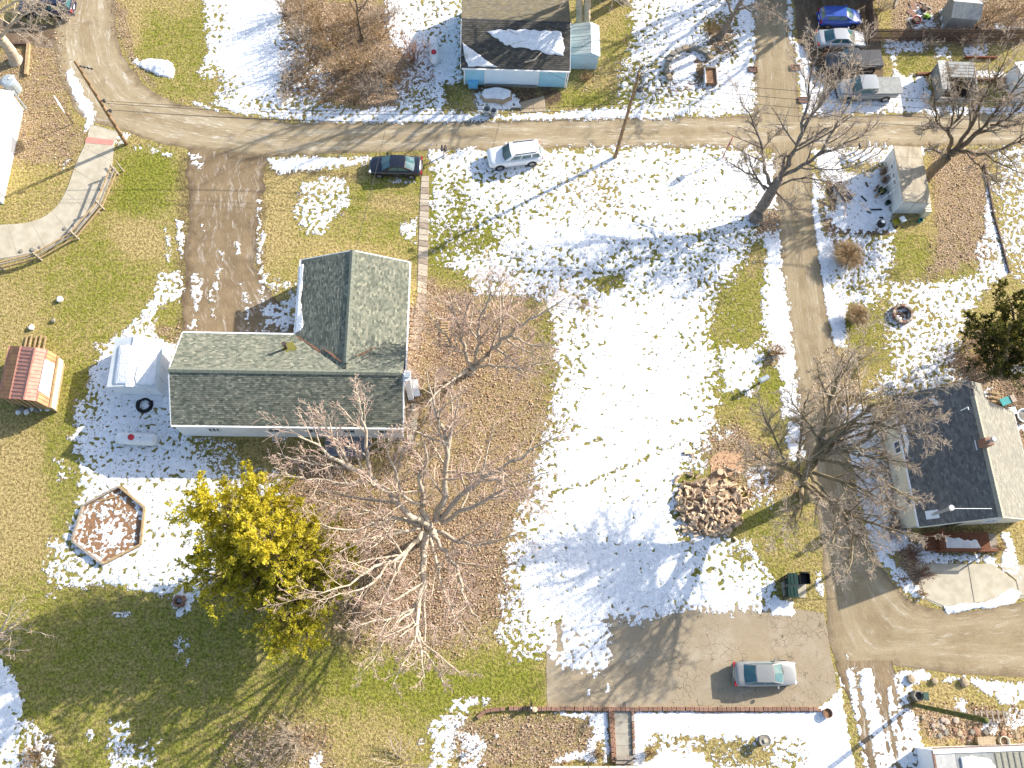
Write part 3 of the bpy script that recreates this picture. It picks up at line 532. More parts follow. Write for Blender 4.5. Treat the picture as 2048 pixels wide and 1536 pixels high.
# ------------------------------------------------------------------ the snow: a real height field that dips under the ground where the grass shows
SNOW = [  # outline, cover 0..1.2, softness, edge wobble   (later ones paint over earlier ones)
    ([(-300,-300),(2500,-300),(2500,-80),(-300,-80)], .6, 60, 10),
    ([(425,-200),(580,-200),(565,60),(600,110),(570,160),(560,205),(520,215),(480,222),(445,205),(432,190),(470,165),(440,150),(405,150),(415,110),(430,60),(412,20)], 1.0, 10, 10),
    ([(400,-50),(440,-50),(450,60),(430,120),(440,150),(400,155),(412,80)], .74, 8, 8), ([(435,150),(480,160),(500,215),(440,205)], .62, 10, 8),
    ([(420,205),(520,214),(600,216),(700,222),(800,208),(905,224),(1000,228),(1100,224),(1300,208),(1500,204),(1508,228),(1300,237),(1100,241),(900,245),(780,247),(650,244),(540,238),(470,226)], .97, 5, 3),
    ([(470,195),(560,190),(640,200),(700,222),(540,225),(460,212)], .82, 8, 6), ([(520,222),(760,222),(760,236),(560,236)], .84, 6, 3),
    ([(570,150),(640,130),(690,180),(650,215),(560,205)], .58, 20, 10), ([(620,60),(700,50),(700,120),(640,130)], .3, 20, 10), ([(565,60),(620,40),(640,140),(590,150)], .5, 20, 10),
    ([(775,-100),(925,-100),(925,100),(920,235),(800,222),(785,170),(830,120),(790,90),(770,50)], .86, 12, 10), ([(790,165),(875,150),(880,215),(800,218)], .62, 12, 6), ([(866,100),(905,90),(898,220),(880,225)], 1.1, 8, 4), ([(885,165),(935,170),(935,222),(890,222)], .15, 8, 5), ([(770,-60),(920,-60),(920,20),(780,50)], .85, 10, 5),
    ([(948,188),(968,180),(1035,190),(1040,212),(1000,226),(955,224)], .9, 6, 4),
    ([(1255,-100),(1510,-100),(1508,225),(1330,235),(1250,225),(1260,190),(1250,150),(1262,80)], .8, 12, 10), ([(1330,0),(1390,0),(1390,110),(1330,100)], .97, 14, 6), ([(1470,-40),(1508,-40),(1508,200),(1440,215),(1430,150),(1480,120)], 1.0, 12, 6), ([(1405,40),(1470,30),(1470,105),(1420,110)], .3, 12, 8), ([(1230,120),(1300,120),(1300,210),(1230,212)], .5, 14, 8), ([(1300,170),(1400,180),(1400,215),(1300,218)], .66, 12, 6),
    ([(1342,120),(1370,112),(1400,118),(1406,150),(1395,165),(1360,172),(1345,155)], 1.02, 5, 3), ([(1388,118),(1410,125),(1410,165),(1390,165)], .3, 4, 4),
    ([(1560,-100),(1580,-100),(1590,90),(1578,90)], .9, 5, 3), ([(1588,88),(1610,90),(1622,130),(1650,175),(1680,200),(1800,195),(1840,222),(1700,232),(1600,230),(1594,150)], 1.0, 6, 4), ([(1620,130),(1660,150),(1650,180),(1620,170)], .5, 8, 5), ([(1640,168),(1700,195),(1690,215),(1630,210)], .92, 6, 3),
    ([(1790,150),(1850,150),(1862,180),(1866,226),(1790,228),(1770,200)], .95, 5, 4), ([(1860,212),(2300,206),(2300,228),(1860,230)], .9, 5, 4), ([(1775,80),(1860,80),(1850,105),(1790,105)], .9, 6, 4), ([(1760,80),(1790,84),(1800,150),(1788,150)], .7, 5, 4), ([(1870,95),(1900,90),(1905,120),(1870,115)], .8, 6, 4), ([(1925,92),(1970,92),(1970,118),(1925,118)], .86, 5, 4), ([(1945,140),(2010,140),(2010,158),(1945,158)], .88, 5, 4), ([(2000,150),(2060,170),(2060,215),(2010,210)], .55, 8, 5), ([(1820,5),(1850,5),(1880,55),(1830,62),(1815,40)], .8, 6, 6), ([(1985,40),(2060,50),(2060,60),(1985,62)], .7, 6, 6),
    # the large lawn in the middle
    ([(862,303),(975,300),(1100,298),(1300,297),(1450,298),(1500,300),(1546,330),(1556,430),(1568,560),(1585,700),(1603,850),(1606,912),(1575,915),(1568,830),(1566,770),(1530,690),(1520,620),(1500,560),(1420,560),(1425,720),(1422,900),(1368,955),(1350,1040),(1440,1070),(1500,1100),(1555,1180),(1582,1232),(1450,1226),(1380,1222),(1300,1240),(1214,1240),(1216,1345),(1150,1345),(1100,1300),(1080,1305),(1000,1290),(1003,1200),(1035,1190),(1020,1100),(1050,1000),(1085,900),(1108,800),(1130,720),(1105,620),(1060,600),(950,585),(930,550),(862,520)], .81, 10, 12),
    ([(864,303),(1000,302),(1250,300),(1500,302),(1540,340),(1500,370),(1300,345),(1100,350),(960,345),(870,350)], .9, 16, 8),
    ([(1140,430),(1260,440),(1280,480),(1180,500),(1000,490),(1020,465)], .985, 12, 6), ([(1250,370),(1540,360),(1540,440),(1440,470),(1260,440)], .92, 16, 8),
    ([(880,370),(920,360),(950,420),(900,430)], .45, 14, 8), ([(865,440),(960,440),(1000,480),(960,510),(865,530)], .35, 20, 10), ([(940,405),(1040,430),(1040,470),(960,460)], .62, 16, 8), ([(1110,330),(1250,330),(1240,420),(1130,440)], .74, 20, 8), ([(1190,560),(1245,545),(1250,575),(1200,590)], .2, 8, 4), ([(1170,605),(1210,610),(1205,640),(1160,630)], .35, 8, 4),
    ([(1400,460),(1530,450),(1530,520),(1500,620),(1440,640),(1420,560)], .55, 18, 10), ([(1445,500),(1535,490),(1520,600),(1500,690),(1425,690),(1420,620)], .08, 10, 8),
    ([(1430,690),(1525,690),(1530,730),(1500,790),(1450,780),(1435,740)], .9, 10, 8), ([(1415,695),(1440,700),(1442,760),(1418,850)], .3, 8, 5),
    ([(1190,600),(1380,600),(1420,720),(1420,860),(1350,950),(1340,1040),(1420,1080),(1500,1190),(1300,1235),(1215,1235),(1210,1340),(1140,1330),(1040,1200),(1060,1100),(1100,980),(1150,850),(1170,720)], .985, 22, 10),
    ([(1110,620),(1200,620),(1180,740),(1140,800),(1100,900),(1080,960),(1060,1010),(1040,1100),(1030,1180),(1000,1230),(1000,1180),(1040,1000),(1090,880),(1110,780)], .8, 14, 8),
    ([(1380,480),(1480,470),(1500,520),(1420,600),(1380,580)], .8, 20, 8), ([(1330,640),(1420,600),(1420,800),(1380,820)], .88, 18, 8), ([(1100,1245),(1130,1240),(1135,1330),(1100,1330)], .92, 6, 4),
    ([(1350,1090),(1500,1085),(1550,1180),(1500,1190),(1420,1150)], .86, 14, 8), ([(1465,1090),(1500,1100),(1500,1130),(1465,1120)], .35, 8, 5), ([(1000,1190),(1050,1190),(1080,1300),(1010,1290)], .66, 8, 8), ([(985,1260),(1020,1260),(1090,1320),(1020,1325)], .55, 6, 6),
    ([(1546,305),(1556,430),(1568,560),(1585,700),(1603,850),(1606,912),(1582,915),(1572,830),(1570,760),(1545,690),(1530,620),(1535,560),(1530,460),(1545,400),(1530,340)], 1.0, 5, 4), ([(1518,420),(1560,420),(1550,460),(1520,462)], .2, 6, 4), ([(1575,845),(1602,840),(1606,905),(1576,915)], 1.0, 4, 4), ([(1562,775),(1590,775),(1600,832),(1565,832)], .98, 4, 4), ([(1570,835),(1600,835),(1600,842),(1570,842)], .1, 3, 1),
    ([(1480,940),(1530,930),(1560,980),(1540,1010),(1500,980)], .68, 8, 8), ([(1430,850),(1470,860),(1470,890),(1430,880)], .45, 8, 5), ([(1360,905),(1420,890),(1420,950),(1370,955)], .62, 10, 6), ([(1480,1000),(1540,975),(1545,1000),(1500,1025)], .6, 6, 4), ([(1518,900),(1550,895),(1550,925),(1520,930)], .4, 8, 5), ([(1630,1140),(1645,1140),(1650,1200),(1630,1195)], .8, 4, 4), ([(1545,1195),(1585,1195),(1590,1230),(1540,1232)], 1.1, 4, 3),
    # right of the lane
    ([(1622,300),(1850,296),(1848,312),(1790,315),(1770,345),(1782,425),(1792,468),(1667,468),(1650,400),(1640,350)], 1.02, 5, 4), ([(1640,295),(1780,296),(1770,335),(1680,335),(1640,330)], .92, 8, 5), ([(1672,330),(1768,326),(1765,340),(1690,350)], .3, 5, 4), ([(1648,350),(1668,365),(1662,400),(1650,410)], .15, 5, 3), ([(1655,395),(1675,390),(1670,425),(1655,420)], .1, 4, 2),
    ([(1623,335),(1640,360),(1652,420),(1665,480),(1680,520),(1690,560),(1695,620),(1690,640),(1697,700),(1668,690),(1648,600),(1632,480),(1622,400)], 1.04, 5, 3), ([(1660,470),(1790,470),(1780,500),(1720,490),(1690,510)], .85, 8, 5), ([(1634,400),(1645,400),(1660,478),(1646,470)], .3, 3, 2),
    ([(1690,490),(1790,472),(1790,520),(1770,560),(1720,570),(1690,610),(1660,560)], .74, 10, 8), ([(1720,570),(1800,560),(1850,560),(1960,545),(1985,560),(1930,640),(1905,690),(1900,740),(1830,770),(1790,740),(1755,640),(1690,600)], .74, 12, 8), ([(1700,630),(1760,600),(1780,600),(1770,700),(1720,760),(1690,740)], .15, 12, 8), ([(1820,480),(1975,480),(1975,545),(1850,560),(1800,555)], .05, 14, 8), ([(1975,330),(1988,440),(2018,545),(1990,560),(1962,520),(1970,470),(1965,400)], .95, 6, 4), ([(1955,470),(2000,480),(2020,545),(1980,570),(1950,540)], .76, 8, 6), ([(1870,640),(1940,640),(1900,740),(1860,750),(1830,700)], .68, 12, 8),
    ([(1985,310),(2300,310),(2300,600),(2030,560),(2000,470)], .6, 14, 8), ([(1850,297),(2300,292),(2300,312),(1880,312)], .85, 8, 6), ([(1760,740),(1900,720),(1930,760),(1960,800),(1800,790),(1720,800)], .7, 14, 8), ([(1920,760),(1985,775),(1980,800),(1920,790)], .85, 8, 6), ([(1785,400),(1870,300),(1980,300),(1960,480),(1800,470)], .03, 6, 4), ([(1655,770),(1680,765),(1690,790),(1660,795)], .7, 5, 4),
    ([(1680,808),(1748,812),(1766,900),(1788,1000),(1822,1092),(1752,1124),(1740,1080),(1720,1000),(1697,900)], 1.02, 6, 4), ([(1740,820),(1760,840),(1800,1010),(1800,1060),(1775,1030),(1755,930)], .6, 8, 6), ([(1745,1098),(1778,1108),(1855,1196),(1835,1203),(1790,1168)], .93, 5, 4), ([(1818,1084),(1868,1080),(1885,1125),(1835,1128)], .9, 5, 5), ([(1870,1108),(1960,1108),(1960,1126),(1870,1126)], .75, 4, 4), ([(2000,1062),(2020,1066),(2034,1108),(2042,1158),(2005,1145),(1998,1115),(2010,1095)], 1.05, 4, 4), ([(1958,1112),(1985,1108),(1992,1132),(1975,1130)], 1, 4, 3),
    ([(1882,1212),(1960,1206),(1985,1200),(2026,1176),(2042,1186),(2028,1206),(1990,1216),(1945,1218),(1895,1230)], 1.1, 3, 3), ([(2020,840),(2060,845),(2060,870),(2030,865)], .8, 6, 4),
    # west side of the house
    ([(330,548),(362,552),(368,600),(362,640),(352,690),(348,850),(400,900),(450,960),(440,1100),(420,1190),(365,1228),(330,1190),(270,1180),(180,1170),(100,1172),(115,1120),(130,1060),(150,1010),(160,900),(135,880),(172,800),(180,740),(220,690),(262,650),(300,600)], .85, 8, 10), ([(262,640),(365,610),(355,680),(240,700)], .68, 8, 8), ([(312,612),(368,600),(368,680),(315,690)], .05, 6, 5), ([(200,690),(345,690),(345,860),(200,860)], .93, 16, 6), ([(180,860),(400,860),(430,960),(200,960)], .89, 16, 6), ([(150,800),(200,800),(200,860),(150,900)], .75, 10, 6), ([(220,960),(440,960),(430,1100),(300,1180),(200,1120)], .92, 18, 8), ([(170,1015),(240,980),(287,1018),(280,1088),(208,1124),(152,1080)], .60, 5, 4), ([(200,1050),(240,1040),(250,1080),(215,1090)], .92, 8, 4), ([(90,1080),(160,1060),(170,1170),(90,1180)], .66, 10, 8), ([(105,910),(140,930),(150,960),(115,960)], .5, 8, 6), ([(345,1188),(385,1188),(385,1225),(350,1232)], .9, 5, 4), ([(380,860),(470,880),(500,930),(440,960),(400,920)], .5, 10, 8), ([(440,930),(560,940),(560,1000),(450,1000)], .6, 10, 8),
    ([(330,455),(345,500),(342,530),(330,520)], .6, 4, 4), ([(352,440),(368,445),(366,520),(356,500)], .75, 3, 4), ([(315,545),(360,540),(350,580),(312,575)], .75, 5, 5),
    # left bottom
    ([(-200,1300),(5,1312),(38,1350),(52,1420),(45,1470),(90,1480),(60,1540),(60,1640),(-200,1640)], .96, 6, 8), ([(40,1430),(70,1450),(110,1475),(110,1540),(30,1540)], .6, 8, 8), ([(215,1440),(262,1440),(262,1500),(210,1500)], .72, 6, 6), ([(172,1460),(190,1460),(186,1490),(172,1490)], .6, 4, 4), ([(220,1500),(320,1480),(300,1600),(215,1600)], .62, 8, 8), ([(350,1275),(380,1275),(382,1330),(355,1330)], .45, 6, 5), ([(225,1220),(262,1222),(262,1238),(228,1238)], .5, 4, 3), ([(625,1505),(645,1500),(655,1600),(600,1600)], .8, 6, 5), ([(90,1185),(115,1190),(112,1200),(92,1195)], .5, 4, 3),
    ([(955,1392),(980,1392),(978,1412),(945,1420),(925,1448),(905,1490),(895,1600),(858,1600),(865,1490),(855,1445),(890,1425),(905,1405)], .78, 8, 8), ([(920,1470),(945,1460),(972,1490),(965,1530),(985,1600),(910,1600)], .82, 6, 6), ([(835,1478),(850,1478),(850,1498),(835,1498)], .6, 4, 3), ([(545,875),(575,872),(575,888),(545,888)], .4, 3, 3), ([(520,900),(560,900),(640,925),(680,950),(600,950)], .28, 6, 5), ([(560,862),(575,862),(575,885),(560,885)], .5, 3, 3),
    # beds at the bottom
    ([(1082,1424),(1219,1424),(1219,1526),(1105,1526),(1130,1505),(1170,1498),(1185,1470),(1175,1440),(1120,1432)], 1.0, 4, 4), ([(1190,1485),(1208,1485),(1206,1525),(1190,1525)], .2, 4, 3), ([(1265,1424),(1622,1422),(1668,1390),(1684,1372),(1692,1440),(1722,1600),(1265,1600)], 1.02, 4, 3), ([(1300,1472),(1420,1475),(1560,1485),(1560,1520),(1420,1515),(1300,1500)], .66, 10, 8), ([(1395,1475),(1500,1488),(1560,1500),(1560,1536),(1430,1536)], .3, 10, 6), ([(1295,1490),(1312,1490),(1312,1520),(1290,1520)], .15, 4, 3), ([(1535,1490),(1600,1470),(1620,1536),(1540,1536)], .7, 8, 6),
    ([(1690,1338),(1708,1334),(1716,1400),(1752,1600),(1740,1600),(1706,1420)], .99, 3, 3), ([(1714,1340),(1744,1332),(1750,1380),(1798,1600),(1766,1600),(1726,1420)], 1.0, 3, 3), ([(1752,1372),(1762,1390),(1806,1600),(1796,1600)], .93, 2, 2), ([(1766,1375),(1782,1372),(1800,1440),(1828,1600),(1812,1600),(1780,1440)], .97, 3, 3), ([(1787,1350),(1845,1336),(1872,1355),(1830,1370),(1815,1400),(1840,1440),(1850,1500),(1850,1600),(1822,1600),(1800,1440)], .94, 4, 4), ([(1885,1352),(1930,1352),(1930,1365),(1885,1365)], .8, 4, 4), ([(1940,1358),(2300,1380),(2300,1412),(2000,1408),(1960,1380)], .95, 6, 6), ([(1910,1395),(1930,1400),(1935,1430),(1912,1420)], .9, 4, 3), ([(1860,1430),(1890,1440),(1890,1460),(1865,1455)], .5, 5, 4), ([(2005,1412),(2060,1412),(2060,1460),(2005,1460)], .72, 8, 6), ([(1960,1440),(2000,1440),(2000,1475),(1965,1468)], .75, 5, 4), ([(1860,1455),(1940,1450),(1940,1470),(1870,1475)], .4, 6, 5), ([(1800,1300),(1801,1300),(1801,1301)], 0, 1, 0),
    # by the driveway and road
    ([(535,318),(600,312),(740,312),(735,328),(640,340),(560,350),(545,338)], .98, 6, 4), ([(600,365),(640,352),(695,355),(702,410),(660,440),(640,470),(605,465),(590,420)], .7, 8, 8), ([(800,450),(832,440),(832,485),(805,475)], .72, 5, 5), ([(515,430),(535,470),(525,510),(540,560),(596,570),(596,665),(540,650),(520,600),(512,520)], .72, 6, 6), ([(490,610),(596,590),(596,668),(490,668)], .8, 8, 6), ([(525,580),(590,575),(570,605),(530,610)], .2, 6, 4), ([(500,610),(530,605),(525,660),(495,660)], .2, 6, 4), ([(725,335),(848,348),(848,360),(725,358)], .05, 6, 2), ([(775,358),(832,358),(832,366),(775,366)], .6, 3, 3),
    ([(376,305),(398,306),(405,330),(396,345),(380,330)], .8, 3, 5), ([(378,545),(392,540),(405,560),(400,610),(395,660),(372,660),(385,620)], .72, 4, 5), ([(400,432),(408,430),(408,470),(402,470)], .6, 3, 3), ([(432,500),(448,505),(440,560),(430,610),(422,590),(432,540)], .6, 4, 5), ([(470,480),(480,480),(482,510),(472,510)], .7, 3, 3), ([(478,560),(490,560),(498,610),(485,612)], .5, 4, 4), ([(415,580),(424,580),(426,605),(416,605)], .55, 3, 3), ([(512,470),(524,460),(522,400),(514,400)], .6, 3, 4), ([(420,610),(432,615),(432,640),(420,640)], .5, 3, 3),
    ([(130,132),(144,132),(156,160),(166,190),(184,205),(192,228),(180,258),(168,262),(172,240),(160,215),(146,190),(132,165)], 1.02, 3, 4), ([(236,262),(262,268),(250,285),(230,290)], .7, 3, 4), ([(296,290),(345,305),(340,318),(300,305)], .62, 3, 5), ([(268,290),(285,290),(285,300),(268,300)], .5, 3, 3), ([(376,200),(400,205),(440,222),(400,216)], .95, 3, 3), ([(258,112),(275,118),(280,135),(262,125)], .8, 3, 2), ([(122,330),(140,310),(144,320),(120,345)], .5, 3, 3),
    ([(278,125),(300,118),(340,125),(350,140),(348,158),(320,152),(290,140)], 1.2, 3, 3),
    ([(1715,1336),(1700,1326),(1690,1300),(1692,1318)], .9, 2, 1), ([(1672,1345),(1684,1352),(1688,1375),(1678,1372)], 1.0, 3, 2), ([(1172,1380),(1182,1378),(1182,1392),(1172,1392)], 1, 2, 1), ([(1208,1368),(1218,1366),(1220,1386),(1210,1386)], 1, 2, 1),
    # bare tufts round trunks, pads and beds
    ([(1420,910),(1480,900),(1485,945),(1440,965),(1415,950)], .02, 8, 4), ([(1555,1130),(1625,1130),(1625,1200),(1560,1200)], .03, 3, 2), ([(1425,905),(1436,905),(1428,960),(1416,950)], .1, 4, 2),
]
# holes trodden along the lawn
TRAIL = [(1100,990),(1112,985),(1128,982),(1140,976),(1158,974),(1170,968),(1185,962),(1200,955),(1210,950),(1226,944),(1240,936),(1252,934),(1265,930),(1282,922),(1296,915),(1320,900),(1335,895),(1348,892),(1362,886),(1380,884),(1345,842),(1360,842),(1376,840),(1395,838),(1175,885),(1190,880),(1202,876),(1390,1148),(1400,1142),(1414,1140),(1428,1136),(1438,1170),(1444,1176),(1446,1160)]
FAINT = [([(1112,1240),(1120,1240),(1122,1305),(1115,1300)], .1), ([(1380,1085),(1352,1080),(1350,1060),(1372,1060)], .5)]
def build_snow():
    st = .097
    gx = np.arange(-50, 60, st); gy = np.arange(-9, 69, st)
    X, Y = np.meshgrid(gx, gy); px, py = PXY(X, Y)
    mk = (px > -140) & (px < 2190) & (py > -150) & (py < 1640)
    x = X[mk]; y = Y[mk]; px = px[mk]; py = py[mk]
    W = perlin(x/1.5, y/1.5, 21)*.6+perlin(x/.6, y/.6, 22)*.6+perlin(x/5, y/5, 27)*.5
    c = np.zeros(x.shape)
    for p, v, s, wb in SNOW: paint(c, px, py, p, v, s*1.25+1.5 if v < 1.04 else s, wb*1.15, W)
    for p, v in FAINT: paint(c, px, py, p, v, 3, 3, W)
    r = random.Random(5)
    for tx, ty in TRAIL:
        paint(c, px, py, circ(tx+r.uniform(-3, 3), ty+r.uniform(-3, 3), r.uniform(2.5, 6), r.uniform(2, 4.5), 8), .25, 3, 0)
        paint(c, px, py, circ(tx+r.uniform(-7, 7), ty+r.uniform(-7, 7), 2.5, 2.5, 8), .2, 2, 0)
    n = perlin(x/.36, y/.36, 31)*1.0+perlin(x/.21, y/.21, 32)*.55+perlin(x/.8, y/.8, 36)*.35+perlin(x/2.6, y/2.6, 33)*.3
    n = n/n.std(); u = 1/(1+np.exp(-1.702*n))
    c = np.where(c < 1.0, c-.03*np.clip(c*3, 0, 1), c)
    h = .042*np.tanh(3.6*(c-u-.02))
    h = np.where(c < .03, -.05, h)
    h += np.clip(c-.5, 0, 1)*(.016*perlin(x/.5, y/.5, 35)+.012*perlin(x/1.1, y/1.1, 37))*np.clip(h/.02, 0, 1)
    # two shovelled heaps
    for poly, hh, sf in (([(286,128),(335,126),(346,142),(330,150),(300,142)], .38, 12), ([(1885,1216),(1960,1210),(2020,1186),(2034,1190),(1990,1210),(1900,1224)], .16, 6), ([(1700,1340),(1740,1336),(1745,1380),(1715,1390)], .05, 10)):
        b = np.zeros(x.shape); paint(b, px, py, poly, 1, sf, 3, W); h += np.where(h > 0, b*hh*(.8+.35*perlin(x/.5, y/.5, 44)), 0)
    h += .004*np.where(h > 0, 1, 0)
    H = np.full(X.shape, -1.0); H[mk] = h
    ok = (H > -.045)
    cell = (H[:-1, :-1] > -.9) & (H[1:, 1:] > -.9) & (H[1:, :-1] > -.9) & (H[:-1, 1:] > -.9) & (ok[:-1, :-1] | ok[1:, 1:] | ok[1:, :-1] | ok[:-1, 1:]) & ((np.maximum.reduce([H[:-1, :-1], H[1:, 1:], H[1:, :-1], H[:-1, 1:]])) > 0)
    idx = np.arange(H.size).reshape(H.shape)
    q = np.stack([idx[:-1, :-1][cell], idx[:-1, 1:][cell], idx[1:, 1:][cell], idx[1:, :-1][cell]], 1)
    used = np.unique(q); rm = np.zeros(H.size, int); rm[used] = np.arange(len(used)); q = rm[q]
    v = np.stack([X.ravel()[used], Y.ravel()[used], H.ravel()[used]], 1)
    cc = np.zeros(X.shape); cc[mk] = c; th = np.clip(1.08-cc.ravel()[used], 0, 1); ex = np.stack([th, np.ones_like(th), th*0, th*0+1], 1)
    npobj('snow', v, q, 'snow', kind='stuff', extra=ex)['label'] = 'patchy melting snow lying over the lawns, verges and lots'
build_snow()

# fallen leaves: small faces strewn where the litter lies
def leaves():
    r = np.random.default_rng(77); pts = []
    for poly, v, s_ in LITTER:
        P = np.array(poly); lo = P.min(0)-s_; hi = P.max(0)+s_; A = np.prod(hi-lo); n = int(A*.085*v); q = lo+(hi-lo)*r.random((n, 2)); sd = poly_sd(q[:, 0], q[:, 1], poly); q = q[sd < s_*(r.random(n)-.35)]; pts.append(q)
    q = np.concatenate(pts); q = q[(q[:, 0] > -60) & (q[:, 0] < 2110) & (q[:, 1] > -60) & (q[:, 1] < 1590)]
    if len(q) > 52000: q = q[r.permutation(len(q))[:52000]]
    W_ = np.array([U(a, b) for a, b in q]); cl = perlin(W_[:, 0]/1.1, W_[:, 1]/1.1, 71)+r.normal(size=len(W_))*.35; W_ = W_[cl > -.25]; n = len(W_); a = r.random(n)*6.2832; L = r.uniform(.05, .11, n); w_ = L*r.uniform(.35, .7, n)
    d = np.stack([np.cos(a), np.sin(a), r.normal(size=n)*.35], 1); e = np.stack([-np.sin(a), np.cos(a), r.normal(size=n)*.35], 1); C = W_+np.array([0, 0, 1])*(.03+.04*r.random((n, 1)))
    V = np.stack([C-d*L[:, None], C+e*w_[:, None], C+d*L[:, None], C-e*w_[:, None]], 1).reshape(-1, 3)
    pal = np.array([(.46, .32, .19), (.36, .22, .12), (.25, .14, .08), (.55, .42, .28), (.40, .26, .17), (.18, .11, .07)]); T = np.concatenate([pal[r.integers(0, 6, n)]*r.uniform(.8, 1.2, (n, 1)), np.ones((n, 1))], 1)
    o = npobj('fallen_leaves', V, np.arange(4*n).reshape(-1, 4), 'leaf_dry', None, False, T, 'stuff'); o['label'] = 'dry brown leaves strewn under the trees and shrubs'
leaves()

# ------------------------------------------------------------------ building helpers
def shingles(parent, name, m, O, A, S, L, Wd, keep=None, course=.15, tab=.26, pal=None, seed=1, label=None):
    """tabs laid course by course on a slope: O eave corner, A along the eave, S up the slope (unit vectors)"""
    O = np.array(O, float); A = np.array(A, float); A /= np.linalg.norm(A); S = np.array(S, float); S /= np.linalg.norm(S)
    N = np.cross(A, S); N = N if N[2] > 0 else -N
    r = np.random.default_rng(seed); V = []; Q = []; T = []; k = 0
    pal = np.array(pal)
    nc = int(Wd/course)
    for j in range(nc):
        off = (j*.41 % 1)*tab; n = int(L/tab)+2
        u0 = np.arange(n)*tab-off; u1 = u0+tab*.965; u0 = np.clip(u0, 0, L); u1 = np.clip(u1, 0, L)
        ok = u1-u0 > .02
        if keep is not None: ok &= np.array([keep((a+b)/2, (j+.5)*course) for a, b in zip(u0, u1)])
        u0 = u0[ok]; u1 = u1[ok]; n = len(u0)
        if n == 0: continue
        v0 = j*course; v1 = min(v0+course*1.12, Wd); h0 = .030+.008*r.random(n); h1 = .012
        def P(u, v, h): return O+u[:, None]*A+v*S+(h if np.ndim(h) == 0 else h[:, None])*N
        V.append(np.stack([P(u0, v0, h0), P(u1, v0, h0), P(u1, v1, h1), P(u0, v1, h1), P(u0, v0, 0.), P(u1, v0, 0.)], 1).reshape(-1, 3))
        b = k+np.arange(n)[:, None]*6
        Q.append(np.stack([b+np.array([[0, 1, 2, 3]]), b+np.array([[4, 5, 1, 0]])], 1).reshape(-1, 4))
        c = pal[r.integers(0, len(pal), n)]*(.86+.28*r.random((n, 1))); c = np.concatenate([c, np.ones((n, 1))], 1)
        T.append(np.repeat(c, 2, 0)); k += n*6
    return npobj(name, np.concatenate(V), np.concatenate(Q), m, parent, False, np.concatenate(T), 'stuff')
def slab(mb, pts, th, mi=0):
    """a plate whose top is the polygon pts, thickness th downwards"""
    n = len(pts); vs = [tuple(p) for p in pts]+[(p[0], p[1], p[2]-th) for p in pts]
    area = sum(vs[i-1][0]*vs[i][1]-vs[i][0]*vs[i-1][1] for i in range(n))
    top = tuple(range(n)) if area > 0 else tuple(range(n))[::-1]
    fs = [top, tuple(i+n for i in top[::-1])]+[(top[i-1], top[i], top[i]+n, top[i-1]+n)[::-1] for i in range(n)]
    return mb.add(vs, fs, mi)
def window(parent, c, ux, uz, w, h, nrm, frame='white_paint', glass='glass_house', mull=1):
    c = Vector(c); ux = Vector(ux).normalized(); uz = Vector(uz).normalized(); nn = Vector(nrm).normalized()
    f = MB(); t = .09
    def bx(cx, cz, ww, hh, d, o, mb):
        ctr = c+ux*cx+uz*cz+nn*o; vs = []
        for a, b, e in ((-1,-1,-1),(1,-1,-1),(1,1,-1),(-1,1,-1),(-1,-1,1),(1,-1,1),(1,1,1),(-1,1,1)): vs.append(ctr+ux*(a*ww/2)+uz*(b*hh/2)+nn*(e*d/2))
        mb.add(vs, ((0,3,2,1),(4,5,6,7),(0,1,5,4),(1,2,6,5),(2,3,7,6),(3,0,4,7)))
    bx(-w/2, 0, t, h+t, .08, .03, f); bx(w/2, 0, t, h+t, .08, .03, f); bx(0, -h/2, w-t, t, .09, .033, f); bx(0, h/2, w-t, t, .09, .033, f)
    for k in range(mull): bx(-w/2+w*(k+1)/(mull+1), 0, .05, h-t, .06, .02, f)
    o = obj('window', f, frame, parent)
    g = MB(); bx(0, 0, w-t, h-t, .02, .006, g); obj('pane', g, glass, o)
    return o
def ragged(poly, n=5, wob=.06, seed=1):
    r = random.Random(seed); out = []
    for i in range(len(poly)):
        a = poly[i]; b = poly[(i+1) % len(poly)]
        for j in range(n):
            t = j/n; out.append((a[0]+(b[0]-a[0])*t+r.uniform(-wob, wob), a[1]+(b[1]-a[1])*t+r.uniform(-wob, wob)))
    return out
def roof_snow(poly_px, p0, nrm, th, label, wob=.05, seed=3, n=5):
    """a melting sheet of snow lying on a slope, traced where it lies"""
    nv = Vector(nrm).normalized(); pts = [UPL(x, y, p0, np.array(nv)) for x, y in poly_px]
    P = ragged([(p[0], p[1]) for p in pts], n, wob, seed)
    zf = lambda x, y: p0[2]-(nv.x*(x-p0[0])+nv.y*(y-p0[1]))/nv.z
    cx = sum(p[0] for p in P)/len(P); cy = sum(p[1] for p in P)/len(P); mb = MB(); k = len(P)
    rings = [(1.0, .036), (.985, .036+th*.6), (.94, .036+th), (.5, .036+th*1.15)]
    vs = []
    for s, h in rings:
        for x, y in P:
            X = cx+(x-cx)*s; Y = cy+(y-cy)*s; vs.append((X, Y, zf(X, Y)+h))
    vs.append((cx, cy, zf(cx, cy)+.036+th*1.15))
    fs = [(j*k+i, j*k+(i+1) % k, (j+1)*k+(i+1) % k, (j+1)*k+i) for j in range(len(rings)-1) for i in range(k)]+[((len(rings)-1)*k+i, (len(rings)-1)*k+(i+1) % k, len(rings)*k) for i in range(k)]
    ar = sum(P[i-1][0]*P[i][1]-P[i][0]*P[i-1][1] for i in range(k))
    if ar < 0: fs = [f[::-1] for f in fs]
    mb.add(vs, fs); o = obj('roof_snow', mb, 'snow', smooth=True); o['kind'] = 'stuff'; o['label'] = label; return o

